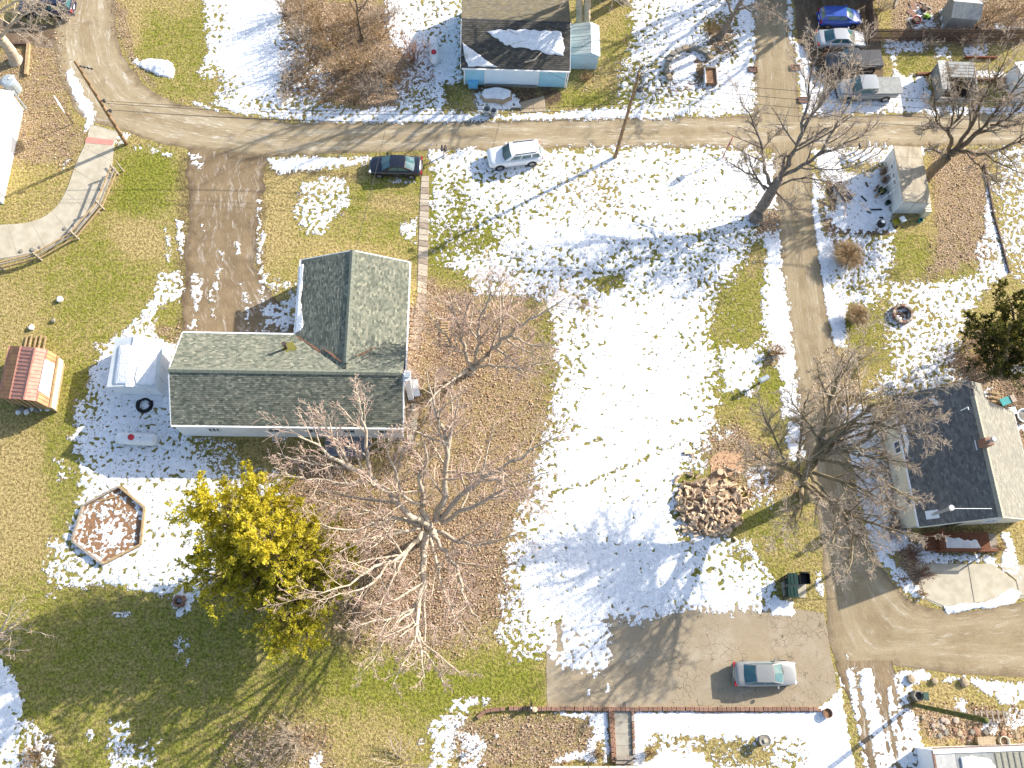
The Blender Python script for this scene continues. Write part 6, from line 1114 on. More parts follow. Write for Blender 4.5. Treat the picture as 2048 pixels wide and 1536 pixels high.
    def glass(nm, a, b, c_, d_, l, r, lo, hi):
        """inset pane on the face a-b (bottom) d-c (top), fractions l..r along and lo..hi up"""
        n = (b-a).cross(d_-a).normalized(); f = lambda u, v: lerp3(lerp3(a, b, u), lerp3(d_, c_, u), v)+n*.012
        mb = MB(); mb.add([f(l, lo), f(r, lo), f(r, hi), f(l, hi)], ((0, 1, 2, 3),)); return mb
    def glass2(nm, a, m, b, ta, tm, tb, lo, hi, ins):
        mb = MB(); n1 = (m-a).cross(ta-a).normalized()*.014; n2 = (b-m).cross(tm-m).normalized()*.014
        f = lambda p, q, v, n_: lerp3(p, q, v)+n_
        a_, ta_ = lerp3(a, m, ins), lerp3(ta, tm, ins); b_, tb_ = lerp3(b, m, ins), lerp3(tb, tm, ins); nm_ = (n1+n2)/2
        mb.add([f(a_, ta_, lo, n1), f(m, tm, lo, nm_), f(b_, tb_, lo, n2), f(b_, tb_, hi, n2), f(m, tm, hi, nm_), f(a_, ta_, hi, n1)], ((0, 1, 4, 5), (1, 2, 3, 4))); part(nm, mb, 'glass_car')
    glass2('windshield', B[1], fB, B[2], T[1], fT, T[2], .05, .95, .1)
    glass2('rear_window', B[3], rB, B[0], T[3], rT, T[0], .10 if kind == 'sedan' else .3, .92, .12)
    for a, b, c_, d_ in ((B[0], B[1], T[1], T[0]), (B[2], B[3], T[3], T[2])):
        fl = a.y > 0
        ps = ((.16, .50), (.53, .86)) if kind != 'pickup' else ((.22, .84),)
        if kind == 'suv': ps = ((.05, .26), (.30, .58), (.61, .88))
        if fl: ps = tuple((1-r_, 1-l_) for l_, r_ in ps)
        for l_, r_ in ps: part('side_window', glass('w', a, b, c_, d_, l_, r_, .14, .9), 'glass_car')
    for sx in (-1, 1):
        for sy in (-1, 1):
            x = sx*h*(.60 if kind != 'pickup' else .62); y = sy*(hw-.1)
            mb = MB(); mb.lathe((x, y, wheel), [(wheel*.62, -.115), (wheel*.95, -.11), (wheel, -.07), (wheel, .07), (wheel*.95, .11), (wheel*.62, .115)], 16, axis='y'); wo = part('wheel', mb, 'rubber', smooth=False)
            mb = MB(); mb.lathe((x, y+sy*.118, wheel), [(.02, 0.0), (wheel*.6, -.012), (wheel*.6, .012), (.02, .02)], 12, axis='y'); part('rim', mb, 'rim', wo)
            mb = MB(); mb.lathe((x, y+sy*.085, wheel+.02), [(wheel*1.0, -.01), (wheel*1.16, -.01), (wheel*1.16, .018), (wheel*1.0, .018)], 14, axis='y'); part('wheel_arch', mb, 'black_plastic')
    zl = belt-.13
    for sy in (-1, 1):
        mb = MB(); mb.box((-h+.06, sy*hw*.74, zl), (.16, .34, .2)); part('taillight', mb, 'lamp_red')
        xn = h*.93; mb = MB(); mb.box((xn-.02, sy*hw*.66, belt-.29), (.2, .32, .13), -sy*.5); part('headlight', mb, 'lamp_clear')
        mb = MB(); mb.box((xf0-.42, sy*(hw+.08), belt+.06), (.12, .2, .13)); part('mirror', mb, pk)
        for xh in ((-h*.28), h*.12): mb = MB(); mb.box((xh, sy*(hw-.005), belt-.16), (.18, .03, .03)); part('door_handle', mb, pk)
    mb = MB(); mb.box((-h-.0, 0, .66), (.03, .5, .12)); part('license_plate', mb, 'white_paint')
    mb = MB(); mb.box((-h+.02, 0, .42), (.14, W*.8, .16)); part('bumper', mb, pk if kind != 'pickup' else 'black_plastic'); mb = MB(); mb.box((h*.965, 0, .36), (.1, W*.62, .14)); part('grille', mb, 'black_plastic')
    for s in (-1, 1): mb = MB(); mb.bar((xf0+.10-.04*0, s*.1, belt+.045), (xf0-.02, s*.1+.5*(1 if s > 0 else .9), belt+.07), .02); part('wiper', mb, 'black_plastic')
    if kind == 'suv':
        for s in (-1, 1): mb = MB(); mb.bar((xr1+.2, s*wr*.86, H+.03), (xf1-.3, s*wr*.9, H+.03), .05, .04); part('roof_rail', mb, 'black_plastic')
    return t, part, h, hw
silver, *_ = car('parked_car', 'silver sedan standing alone in the parking lot, nose to the right', 'car', (1466, 1348), (1595, 1346), 4.72, 1.82, 1.45, 'silver')
car('parked_car', 'black sedan parked on the grass edge, left of the white suv', 'car', (844, 333), (738, 330), 4.62, 1.80, 1.44, 'black')
car('parked_car', 'white suv with black roof rails parked on the snowy verge', 'car', (1083, 304), (974, 318), 4.76, 1.88, 1.74, 'white', 'suv', belt=1.08, wheel=.38)
car('parked_car', 'dark navy suv half hidden by bare twigs in the upper left corner', 'car', (150, 14), (36, 12), 4.9, 1.9, 1.72, 'navy', 'suv', belt=1.06, wheel=.37)
car('parked_car', 'blue hatchback, topmost of the row of vehicles at upper right', 'car', (1636, 34), (1724, 34), 4.1, 1.74, 1.5, 'blue', 'hatch', belt=.96)
car('parked_car', 'pale silver sedan parked directly below the blue hatchback', 'car', (1630, 78), (1733, 78), 4.7, 1.8, 1.45, 'pearl')
def bed(t, part, h, hw, z, cover, m, over=0.0):
    x0, x1 = -h-over, -h*.12
    if cover:
        mb = MB(); mb.box(((x0+x1)/2, 0, z+.05), (x1-x0, hw*1.86, .09)); part('bed_cover', mb, m)
    else:
        mb = MB(); mb.box(((x0+x1)/2, 0, z-.3), (x1-x0-.12, hw*1.6, .02)); part('bed_floor', mb, 'black_plastic')
        for s in (-1, 1): mb = MB(); mb.box(((x0+x1)/2, s*hw*.9, z+.02), (x1-x0, .16, .07)); part('bed_rail', mb, m)
tr = car('pickup_truck', 'black pickup truck with its nose left, between the silver sedan and grey pickup', 'truck', (1757, 122), (1653, 124), 5.3, 1.9, 1.72, 'charcoal', 'pickup', belt=1.05, wheel=.38, cab=(-.5, -.3, .75, 1.3)); bed(*tr, 1.06, True, 'metal_dark')
tr = car('pickup_truck', 'light grey pickup truck with a flat pale bed cover, nearest the crossroad', 'truck', (1792, 178), (1672, 180), 5.6, 1.95, 1.85, 'pewter', 'pickup', belt=1.12, wheel=.40, cab=(-.75, -.6, .9, 1.5)); bed(*tr, 1.16, True, 'grey_panel', .3)

# ------------------------------------------------------------------ poles, wires, signs
def pole(label, base, top_px, h, m, r0=.17, r1=.11, extra=True):
    b = Vector(U(*base, 0)); tp = Vector(U(*top_px, h)); t = thing('utility_pole', label, 'utility pole', b)
    mb = MB(); P = [b+(tp-b)*(k/8) for k in range(9)]
    for k in range(8): mb.cyl(P[k], P[k+1], r0+(r1-r0)*k/8, r0+(r1-r0)*(k+1)/8, 10)
    obj('post', mb, m, t, smooth=True); return t, b, tp
t, bL, tL = pole('brown wooden utility pole leaning over the road bend at upper left', (253, 288), (150, 123), 10.9, 'wood_pole')
mb = MB()
for k in range(4): q = tL+Vector((.25+.27*k, -.05-.06*k, -.5)); mb.cyl(q-Vector((0, 0, .08)), q+Vector((0, 0, .08)), .06)
mb.cyl(tL+Vector((0, 0, -.5)), tL+Vector((1.2, -.25, -.5)), .03); obj('insulator', mb, 'metal_dark', t)
for f in (.56, .44): q = bL+(tL-bL)*f; mb = MB(); mb.cyl(q+Vector((.1, 0, 0)), q+Vector((.45, -.05, 0)), .06); mb.box(tuple(q+Vector((.4, -.05, .05))), (.16, .16, .3)); obj('bracket', mb, 'metal_dark', t)
t, bR, tR = pole('wooden utility pole with transformer and street lamp above the middle of the road', (1230, 315), (1278, 148), 11.6, 'wood_pole')
q = bR+(tR-bR)*.80; q2 = bR+(tR-bR)*.84
mb = MB(); mb.cyl(q+Vector((.42, 0, -.45)), q+Vector((.42, 0, .4)), .26, .26, 14); obj('transformer', mb, 'galvanised', t); mb = MB(); mb.cyl(q+Vector((.42, 0, .4)), q+Vector((.42, 0, .5)), .28, .2, 14); mb.cyl(q+Vector((.42, 0, .5)), q+Vector((.42, 0, .8)), .05); obj('transformer_lid', mb, 'metal_dark', t)
mb = MB(); l0 = q+Vector((-.05, 0, .1)); l1 = q+Vector((-.75, .45, .45)); mb.tube([l0, l0*.5+l1*.5+Vector((0, 0, .2)), l1], .035, 6); obj('lamp_arm', mb, 'galvanised', t)
mb = MB(); mb.lathe(l1, [(.02, .1), (.2, .06), (.24, -.08), (.02, -.1)], 12); obj('lamp_head', mb, 'white_paint', t)
mb = MB(); mb.cyl(tR+Vector((-.1, 0, -.4)), tR+Vector((-.1, 0, .1)), .05); mb.cyl(tR+Vector((.15, 0, -.5)), tR+Vector((.15, 0, -.15)), .05); obj('insulator', mb, 'metal_dark', t)
t, bG, tG = pole('mossy green utility pole leaning above the rubble bed at lower right', (1826, 1409), (1972, 1441), 9.7, 'wood_pole_moss', .15, .2)
def wire(label, a, b, sag, r=.02):
    a = Vector(a); b = Vector(b); mb = MB(); P = []
    for k in range(21): u = k/20; p = a+(b-a)*u; P.append(p-Vector((0, 0, sag*4*u*(1-u))))
    mb.tube(P, r, 4); return tag(obj('power_line', mb, 'metal_dark'), label, 'wire', 'power lines')
for k in range(4): f = .56-.03*k if k < 2 else .45; wire('thin service wire sagging from the left pole to the transformer pole, %s' % ('highest of four', 'second from top', 'third from top', 'lowest of four')[k], bL+(tL-bL)*f+Vector((.4, 0, 0)), bR+(tR-bR)*(f+.12-.02*k), 1.2)
far = Vector(U(2300, 208, 10)); 
for k in range(4): wire('thin wire running right from the transformer pole, %s' % ('highest of four', 'second from top', 'third from top', 'lowest of four')[k], bR+(tR-bR)*(.98-.08*k), far+Vector((0, -.8*k, -.3*k)), .9)
wire('drop wire from the transformer pole to the pale blue house', bR+(tR-bR)*.7, (bx1-2, byS, 2.3), .4, .016)
wire('long thin drop wire slanting from the road down to the green-roofed house', U(770, 262, 6.5), U(705, 522, 4.3), .3, .016)
wire('pale twin wire slanting above the vehicles at upper right, left strand', U(1712, 200, 5), U(1768, -10, 9), .3, .016); wire('pale twin wire slanting above the vehicles at upper right, right strand', U(1716, 200, 5), U(1775, -10, 9), .3, .016)
# stop sign
b = Vector(U(1444.6, 316, 0)); tp = Vector(U(1461, 282, 2.5)); t = thing('stop_sign', 'red octagonal stop sign on a thin leaning post at the crossroad', 'sign', b)
mb = MB(); mb.bar(b, tp+(tp-b)*.12, .07); obj('post', mb, 'dull_red', t)
fx = Vector((.93, -.36, 0)); c_ = tp+fx*.05; s = Vector((-fx.y, fx.x, 0)); up = (tp-b).normalized()
def octo(r, o): return [c_+fx*o+s*(r*math.cos(math.pi/8+i*math.pi/4))+up*(r*math.sin(math.pi/8+i*math.pi/4)) for i in range(8)]
mb = MB(); A = octo(.46, .0); Bq = octo(.46, .03); mb.add(A+Bq, (tuple(range(8))[::-1], tuple(range(8, 16)))+tuple((i, (i+1) % 8, 8+(i+1) % 8, 8+i) for i in range(8))); plate = obj('plate', mb, 'red_paint', t)
mb = MB(); mb.add(octo(.42, .036), (tuple(range(8)),)); obj('face', mb, 'red_paint', plate)
# letters S T O P as raised strokes on the red face (towards the lane)
mb = MB(); gl = {'S': [((0,0),(1,0)),((1,0),(1,1)),((0,1),(1,1)),((0,1),(0,2)),((0,2),(1,2))], 'T': [((.5,0),(.5,2)),((0,2),(1,2))], 'O': [((0,0),(1,0)),((1,0),(1,2)),((0,2),(1,2)),((0,0),(0,2))], 'P': [((0,0),(0,2)),((0,2),(1,2)),((1,2),(1,1)),((0,1),(1,1))]}
for i, chx in enumerate('STOP'):
    for (x0_, y0_), (x1_, y1_) in gl[chx]:
        f = lambda x, y: c_+fx*.042+s*(-.3+.16*i+.1*x)+up*(-.12+.12*y)
        mb.bar(f(x0_, y0_), f(x1_, y1_), .028, .01)
obj('lettering', mb, 'white_paint', plate)
# flat sign on a thin pole, upper left
b = Vector(U(147, 247, 0)); tp = Vector(U(113, 201, 3.3)); t = thing('road_sign', 'thin metal pole with a sign panel seen edge-on beside the road bend', 'sign', b); mb = MB(); mb.bar(b, tp, .06); obj('post', mb, 'timber_dark', t)
dz = (tp-b).normalized(); sx_ = Vector((.52, -.85, 0)); mb = MB(); q = tp-dz*.55; mb.add([q+sx_*a*.62+dz*b2*.55+Vector((.85*c2*.02, .52*c2*.02, 0)) for c2 in (-1, 1) for a, b2 in ((-1, -1), (1, -1), (1, 1), (-1, 1))], ((0,3,2,1),(4,5,6,7),(0,1,5,4),(1,2,6,5),(2,3,7,6),(3,0,4,7))); obj('panel', mb, 'white_paint', t)
b = Vector(U(766, 188, 0)); tp = Vector(U(762, 168, 1.7)); t = thing('marker_post', 'small pale teal marker post standing in the brush above the road', 'post', b); mb = MB(); mb.bar(b, tp, .05); obj('post', mb, 'galvanised', t); mb = MB(); mb.bar(tp-(tp-b)*.45, tp, .14, .03); obj('plate', mb, 'weather_board', t)

# mailboxes
def mailbox(label, base, h, m, group=None, pm='timber', sz=(.2, .5, .25), rz=0.0, n=1):
    b = Vector(U(*base, 0)); t = thing('mailbox', label, 'mailbox', b, group); mb = MB(); mb.bar(b, b+Vector((0, 0, h)), .1); obj('post', mb, pm, t)
    for k in range(n):
        o = (k-(n-1)/2)*.3; mb = MB(); c = b+Vector((o, 0, h+sz[2]*.5)); w_, l_, hh = sz
        pr = [(-w_/2, 0), (w_/2, 0), (w_/2, hh*.55), (w_*.3, hh*.9), (0, hh), (-w_*.3, hh*.9), (-w_/2, hh*.55)]; vs = [(c.x+x, c.y+y, b.z+h+z) for y in (-l_/2, l_/2) for x, z in pr]; kk = len(pr)
        mb.add(vs, (tuple(range(kk)), tuple(range(kk, 2*kk))[::-1])+tuple((i, kk+i, kk+(i+1) % kk, (i+1) % kk) for i in range(kk))); mb.rot((b.x, b.y), rz); bo = obj('box', mb, m, t)
        mb = MB(); mb.box((c.x+w_*.56, c.y+.1, b.z+h+hh*.6), (.015, .05, .2)); mb.rot((b.x, b.y), rz); obj('flag', mb, 'red_paint', t)
    return t
mailbox('pair of black mailboxes on one post at the road edge by the black sedan', (888, 312), 1.1, 'black_plastic', n=2)
for k, (x, m, q) in enumerate(((1713, 'black_plastic', 'black mailbox, leftmost of the row beside the patio'), (1727, 'white_paint', 'white mailbox, second from left in the row beside the patio'), (1740, 'white_paint', 'white mailbox, third from left in the row beside the patio'), (1758, 'white_paint', 'white mailbox, nearest of the row to the pale grey shed'))):
    mailbox(q, (x, 302+k*1.5), 1.1 if k else .7, m, 'mailboxes in a row at the crossroad', sz=(.2, .48, .25))
t = mailbox('grey-blue box on a wooden post beside the lane, snow on its lid', (1520, 766), .9, 'galvanised', pm='timber_dark', sz=(.42, .8, .4), rz=R(-62)); b = Vector(U(1548, 742, 1.2))
mb = MB(); b0 = Vector(U(1516, 768, 0)); mb.bar(b0, Vector(U(1540, 752, 1.0)), .14); obj('arm', mb, 'timber_dark', t)

# ------------------------------------------------------------------ fences
def rail_fence():
    t = thing('split_rail_fence', 'weathered split rail fence along the outer edge of the curved footpath', 'fence', U(160, 480, 0)); posts = [(237, 349), (208, 419), (158, 479), (84, 521), (8, 540), (-70, 545)]; H = 1.25; prev = None
    for i, (x, y) in enumerate(posts):
        p = Vector(U(x, y, 0)); p2 = p+Vector((-.25, .12, H)); mb = MB(); mb.bar(p, p2, .13); obj('post', mb, 'timber_grey', t)
        if prev:
            for z, off in ((.35, .0), (.72, .05), (1.08, -.04)):
                f = z/H; a = prev[0]+(prev[1]-prev[0])*f; b = p+(p2-p)*f; mb = MB(); d = (b-a)*.03; mb.bar(a-d+Vector((off, off, random.uniform(-.04, .04))), b+d+Vector((off, off, random.uniform(-.04, .04))), .11, .09); obj('rail', mb, 'timber' if z != .72 else 'timber_grey', t)
        prev = (p, p2)
    p = Vector(U(247, 343, 0)); mb = MB(); mb.bar(p, p+Vector((-.2, .2, .9)), .1); obj('post', mb, 'timber_grey', t)
    mb = MB(); mb.bar(Vector(U(230, 318, .6)), p+Vector((-.1, .1, .55)), .08); obj('rail', mb, 'timber', t)
rail_fence()
t = thing('picket_fence', 'dark slatted fence behind the parked cars at upper right', 'fence', U(1820, 80, 0)); a = Vector(U(1738, 82, 0)); b = Vector(U(2048, 84, 0)); n = 110
for k in range(n):
    p = a+(b-a)*(k/n); mb = MB(); mb.box((p.x, p.y, .85), (.085, .025, 1.7+random.uniform(-.05, .05))); obj('picket', mb, 'timber_dark', t)
for z in (.4, 1.3): mb = MB(); mb.bar(a+Vector((0, .05, z)), b+Vector((0, .05, z)), .06, .09); obj('rail', mb, 'timber_dark', t)
t = thing('picket_fence', 'short slatted fence with light gaps beside the blue hatchback', 'fence', U(1738, 50, 0)); a = Vector(U(1736, 84, 0)); b = Vector(U(1730, 12, 0)); n = 24
for k in range(n): p = a+(b-a)*(k/n); mb = MB(); mb.box((p.x, p.y, .8), (.025, .11, 1.6)); obj('picket', mb, 'timber_dark', t)
# timber edging at upper left, raised beds at upper right
def beam(label, a, b, w, h, m, grp=None):
    a = Vector(U(*a, 0)); b = Vector(U(*b, 0)); mb = MB(); mb.bar(a+Vector((0, 0, h/2)), b+Vector((0, 0, h/2)), w, h); return tag(obj('timber_beam', mb, m), label, 'beam', grp)
beam('long upright-lying timber edging the bed below the navy suv', (59, 90), (54, 152), .26, .3, 'timber'); beam('cross timber closing the top of the bed below the navy suv', (8, 90), (55, 90), .2, .28, 'timber_dark')
beam('thin timber beside the white-roofed building, lower left of the side walk', (-2, 276), (14, 294), .12, .3, 'timber'); beam('dark timber under the white-roofed building corner', (-6, 304), (14, 297), .12, .25, 'timber_dark')
beam('orange-brown timber kerb along the snowy raised bed at upper right', (1928, 117), (1992, 118), .14, .35, 'deck_brown'); beam('brown timber kerb right of the grey hut', (1942, 162), (2008, 162), .16, .4, 'deck_brown'); beam('short orange timber pair left of the grey hut', (1832, 150), (1866, 148), .2, .2, 'deck_brown')
beam('grey timber edging running down the far right yard, upper piece', (1968, 330), (1985, 420), .12, .16, 'timber_dark'); beam('dark timber edging running down the far right yard, lower piece', (1985, 422), (2018, 546), .12, .16, 'timber_dark')
for k, q in enumerate(((1505, 140), (1590, 136), (1606, 201))):
    p = Vector(U(*q)); t = thing('storm_drain', 'rusty brown storm drain grate %s' % ('left of the alley top', 'right of the alley, upper of two', 'right of the alley, by the crossroad corner')[k], 'drain', p); mb = MB()
    for s in (-1, 1): mb.box((p.x+s*.42, p.y, .07), (.08, .6, .14)); mb.box((p.x, p.y+s*.28, .072), (.76, .07, .144))
    obj('frame', mb, 'brick_brown', t)
    for j in range(5): mb = MB(); mb.box((p.x-.28+.14*j, p.y, .06), (.06, .48, .08)); obj('bar', mb, 'brick_red', t)
# hexagonal raised bed
hx = [(146, 1082), (168, 1012), (240, 974), (291, 1016), (283, 1090), (207, 1129)]
t = thing('raised_bed', 'hexagonal timber-edged garden bed full of leaves and snow', 'raised bed', U(218, 1052, 0))
mb = MB(); mb.prism([U(218+(x-218)*.97, 1052+(y-1052)*.97)[:2] for x, y in hx], -.02, .022); obj('soil', mb, 'litter', t)
for i in range(6):
    a = Vector(U(*hx[i])); b = Vector(U(*hx[(i+1) % 6])); d = (b-a).normalized(); mb = MB(); mb.bar(a+d*.03+Vector((0, 0, .15)), b-d*.03+Vector((0, 0, .15)), .16, .30); obj('board', mb, 'timber' if i in (2, 3, 4) else 'timber_grey', t)
for a, b, lab in (((196, 1003), (240, 992), 'longer loose snowy board lying in the hexagonal bed'), ((229, 1022), (242, 1000), 'short loose board lying in the hexagonal bed')): beam(lab, a, b, .1, .1, 'timber')
def brick_ring(name, label, cat, px, py, rad, n, m, sx, sy, sz, two=False, sq=False, fill='soil'):
    c = Vector(U(px, py)); t = thing(name, label, cat, c)
    for j in range(2 if two else 1):
        for i in range(n):
            a = 6.2832*(i+.5*j)/n; r = rad
            if sq: k = max(abs(math.cos(a)), abs(math.sin(a))); r = rad*.85/k
            brick_at(t, (c.x+r*math.cos(a), c.y+r*math.sin(a)), a+math.pi/2, random.choice(m), sx, sy, sz, 'block', sz*j)
    mb = MB(); mb.cyl(c+Vector((0, 0, -.02)), c+Vector((0, 0, .03)), rad*.85, rad*.85, 12); obj('ash', mb, fill, t); return t
brick_ring('fire_ring', 'round stone fire ring in the snowy yard on the right', 'fire pit', 1803, 630, .78, 14, ['stone_pink', 'stone_grey', 'brick_brown'], .32, .24, .2, True)
brick_ring('fire_pit', 'small square red brick fire pit beside the yellow-green evergreen', 'fire pit', 360, 1203, .36, 8, ['brick_red', 'brick_brown'], .26, .17, .22, True, True, 'grill_black')
for k in range(3): mb = MB(); p = U(1798+k*5, 628+(k % 2)*5); mb.bar((p[0]-.2, p[1], .08), (p[0]+.2, p[1]+.1*k, .1), .09); tag(obj('charred_log', mb, 'timber_dark'), 'charred log lying inside the stone fire ring', 'log', 'charred logs in the fire ring')
t = thing('stone_edging', 'half circle of big grey blocks round the snowy planting bed near the crossroad', 'edging', U(1382, 135, 0))
for k in range(11):
    a = R(205-k*17); x = 1380+47*math.cos(a); y = 140-42*math.sin(a); p = U(x, y); brick_at(t, p, math.atan2(math.cos(a), -math.sin(a)), random.choice(['stone_grey', 'stone_grey', 'stone_tan']), .62, .45, .38, 'block')
t = thing('compost_frame', 'upright wooden frame of leaves beside the ringed planting bed', 'frame', U(1420, 155, 0)); p = Vector(U(1419, 158)); mb = MB(); mb.box((p.x, p.y, .2), (.95, 1.5, .4)); obj('leaf_heap', mb, 'litter', t)
for s in (-1, 1): mb = MB(); mb.box((p.x+s*.52, p.y, .28), (.07, 1.7, .56)); obj('board', mb, 'timber_grey' if s > 0 else 'white_paint', t)
mb = MB(); mb.box((p.x, p.y+.85, .28), (1.1, .07, .56)); obj('board', mb, 'timber', t)

# ------------------------------------------------------------------ tanks, bins, yard things
def propane(label, a, b, r, dome):
    a = Vector(U(*a, r+.15)); b = Vector(U(*b, r+.15)); c = (a+b)/2; d = (b-a); L = d.length; d.normalize(); t = thing('propane_tank', label, 'gas tank', (c.x, c.y, 0)); mb = MB(); n = 16
    s = Vector((-d.y, d.x, 0)); prof = [(-L/2, .02), (-L/2+.06, r*.5), (-L/2+.2, r*.85), (-L/2+.4, r), (L/2-.4, r), (L/2-.2, r*.85), (L/2-.06, r*.5), (L/2, .02)]; vs = []
    for x, rr in prof:
        for i in range(n): vs.append(c+d*x+s*(rr*math.cos(6.2832*i/n))+Vector((0, 0, rr*math.sin(6.2832*i/n))))
    k = len(prof); mb.add(vs, [(j*n+i, (j+1)*n+i, (j+1)*n+(i+1) % n, j*n+(i+1) % n) for j in range(k-1) for i in range(n)]); obj('tank', mb, 'tank_white', t, smooth=True)
    mb = MB(); e = c+d*dome+Vector((0, 0, r-.05)); mb.lathe(e, [(.24, 0), (.24, .14), (.17, .22), (.02, .25)], 14); obj('dome_lid', mb, 'red_paint' if r < .5 else 'dull_red', t)
    for x in (-L*.3, L*.3):
        q = c+d*x; mb = MB(); mb.bar((q.x-s.x*r*.8, q.y-s.y*r*.8, .12), (q.x+s.x*r*.8, q.y+s.y*r*.8, .12), .2, .24); obj('leg', mb, 'rust_pipe', t)
    for x in (-.35, .45): q = c+d*x+Vector((0, 0, r)); mb = MB(); mb.cyl(q, q+Vector((0, 0, .06)), .04); obj('valve', mb, 'metal_dark', t)
propane('white propane tank lying in the shaded snow south of the white shed', (231, 876), (315, 880), .48, -.25)
propane('white propane tank with red lid standing on the snow left of the blue house', (866, 74), (869, 127), .42, .55)
mb = MB(); c = Vector(U(290, 810)); P = []
for k in range(64): a = k*6.2832/20+2.6; r = .66-.004*k; P.append(c+Vector((r*math.cos(a), r*math.sin(a), .06+.035*(k//20))))
mb.tube(P, .065, 6); tag(obj('coiled_pipe', mb, 'rubber', smooth=True), 'coil of black corrugated pipe on the snow below the white shed', 'pipe')
def can(label, px, py, r, h, m, grp):
    p = Vector(U(px, py)); t = thing('trash_can', label, 'trash can', p, grp); mb = MB(); mb.lathe(p, [(r*.82, 0), (r, h), (r*1.06, h), (r*1.06, h-.05), (r*.93, h-.04), (r*.78, .08), (.01, .08)], 16); obj('body', mb, m, t, smooth=False)
    mb = MB(); mb.lathe(p, [(r*.9, .09), (r*.9, .1), (.01, .11)], 12); obj('liner', mb, 'black_plastic', t)
    for s in (-1, 1): mb = MB(); mb.bar(p+Vector((s*r*.98, -.12, h*.75)), p+Vector((s*r*1.0, .12, h*.75)), .05); obj('handle', mb, m, t)
can('larger open grey metal trash can in the snow before the blue house', 973, 229, .33, .95, 'galvanised', 'open metal trash cans'); can('smaller open grey metal trash can in the snow before the blue house', 986.5, 231, .27, .8, 'galvanised', 'open metal trash cans')
def bin_(label, px, py, m, lid_open=False, rz=0.0):
    p = Vector(U(px, py)); t = thing('wheelie_bin', label, 'trash bin', p, 'wheeled trash bins'); mb = MB(); w_, d_, h = .36, .40, 1.0
    vs = [(p.x+a*w_*.8, p.y+b*d_*.78, .06) for a, b in ((-1, -1), (1, -1), (1, 1), (-1, 1))]+[(p.x+a*w_, p.y+b*d_, h) for a, b in ((-1, -1), (1, -1), (1, 1), (-1, 1))]; mb.add(vs, ((0,3,2,1),(0,1,5,4),(1,2,6,5),(2,3,7,6),(3,0,4,7))); 
    if lid_open: mb.add([(p.x+a*w_*.94, p.y+b*d_*.94, .5) for a, b in ((-1, -1), (1, -1), (1, 1), (-1, 1))], ((0, 1, 2, 3),))
    obj('body', mb, m, t)
    mb = MB()
    if lid_open: mb.box((p.x+.02, p.y+d_+.08, .72), (w_*2, .06, .7)); obj('lid', mb, m, t)
    else:
        mb.box((p.x, p.y, h+.03), (w_*2.1, d_*2.08, .06)); lo = obj('lid', mb, m, t)
        for k in (-1, 1): mb = MB(); mb.box((p.x+k*.14, p.y, h+.07), (.14, d_*1.7, .03)); obj('rib', mb, m, lo)
    for s in (-1, 1): mb = MB(); mb.lathe((p.x-w_*.75, p.y+s*d_*.7, .13), [(.13, -.03), (.13, .03)], 10, axis='y'); obj('wheel', mb, 'rubber', t)
    mb = MB(); mb.bar((p.x-w_-.06, p.y-d_*.8, .95), (p.x-w_-.06, p.y+d_*.8, .95), .05); obj('handle', mb, m, t)
bin_('dark green wheeled bin with closed lid, upper of the pair on the pad', 1577, 1160, 'green_plastic'); bin_('dark green wheeled bin with closed lid, lower of the pair on the pad', 1577, 1185, 'green_plastic'); bin_('black bin standing open to the right of the green bins', 1602, 1160, 'black_plastic', True)
mb = MB(); p = Vector(U(1562, 1158)); mb.bar(p, p+Vector((.05, -1.6, .0)), .05); mb.bar(p+Vector((0, 0, .0)), p+Vector((0, 0, 1.2)), .06); mb.bar(p+Vector((0.05, -1.5, 0)), p+Vector((.05, -1.5, .8)), .06); mb.bar(p+Vector((0, 0, .75)), p+Vector((.05, -1.5, .75)), .05); tag(obj('rail_frame', mb, 'timber_dark'), 'dark low frame standing behind the green bins', 'frame')
# stump and firewood
p = Vector(U(1438, 946)); t = thing('tree_stump', 'freshly cut stump in a ring of sawdust above the firewood heap', 'stump', p); mb = MB(); mb.lathe(p, [(.36, -.02), (.30, .12), (.27, .4), (.25, .42)], 12); obj('trunk', mb, 'log_bark', t); mb = MB(); mb.lathe(p, [(.25, .421), (.01, .43)], 12); obj('cut_face', mb, 'log_end', t)
mb = MB(); mb.prism(ragged([U(*q)[:2] for q in ((1424, 915), (1450, 902), (1476, 906), (1490, 925), (1484, 945), (1455, 952), (1430, 965), (1416, 955))], 4, .15, 5), -.02, .02); o = obj('sawdust', mb, 'sawdust'); o['kind'] = 'stuff'; o['label'] = 'pale sawdust spread round the stump'
LOGS = []
for i in range(6):
    mb = MB(); L = .40+.03*i; r = .085+.01*i
    if i < 4: pr = [(-r, -r*.5), (r, -r*.55), (r*.75, r*.3), (.0, r*.8), (-r*.75, r*.3)]; mi = (0, 0, 0, 1, 0)
    else: pr = [(r*math.cos(k*1.0472), r*math.sin(k*1.0472)) for k in range(6)]; mi = (1,)*6
    k = len(pr); vs = [(x, y*(1+(.12 if x > 0 else 0)), z) for x in (-L/2, L/2) for y, z in pr]
    mb.add(vs, [(tuple(range(k))), tuple(range(k, 2*k))[::-1]]+[(j, k+j, k+(j+1) % k, (j+1) % k) for j in range(k)]); mb.m = [2, 2]+list(mi)
    me = bpy.data.meshes.new('firewood_log'); me.from_pydata(mb.v, [], mb.f); me.update()
    for q in ('log_split', 'log_bark', 'log_end'): me.materials.append(MATS[q])
    me.polygons.foreach_set('material_index', mb.m); LOGS.append(me)
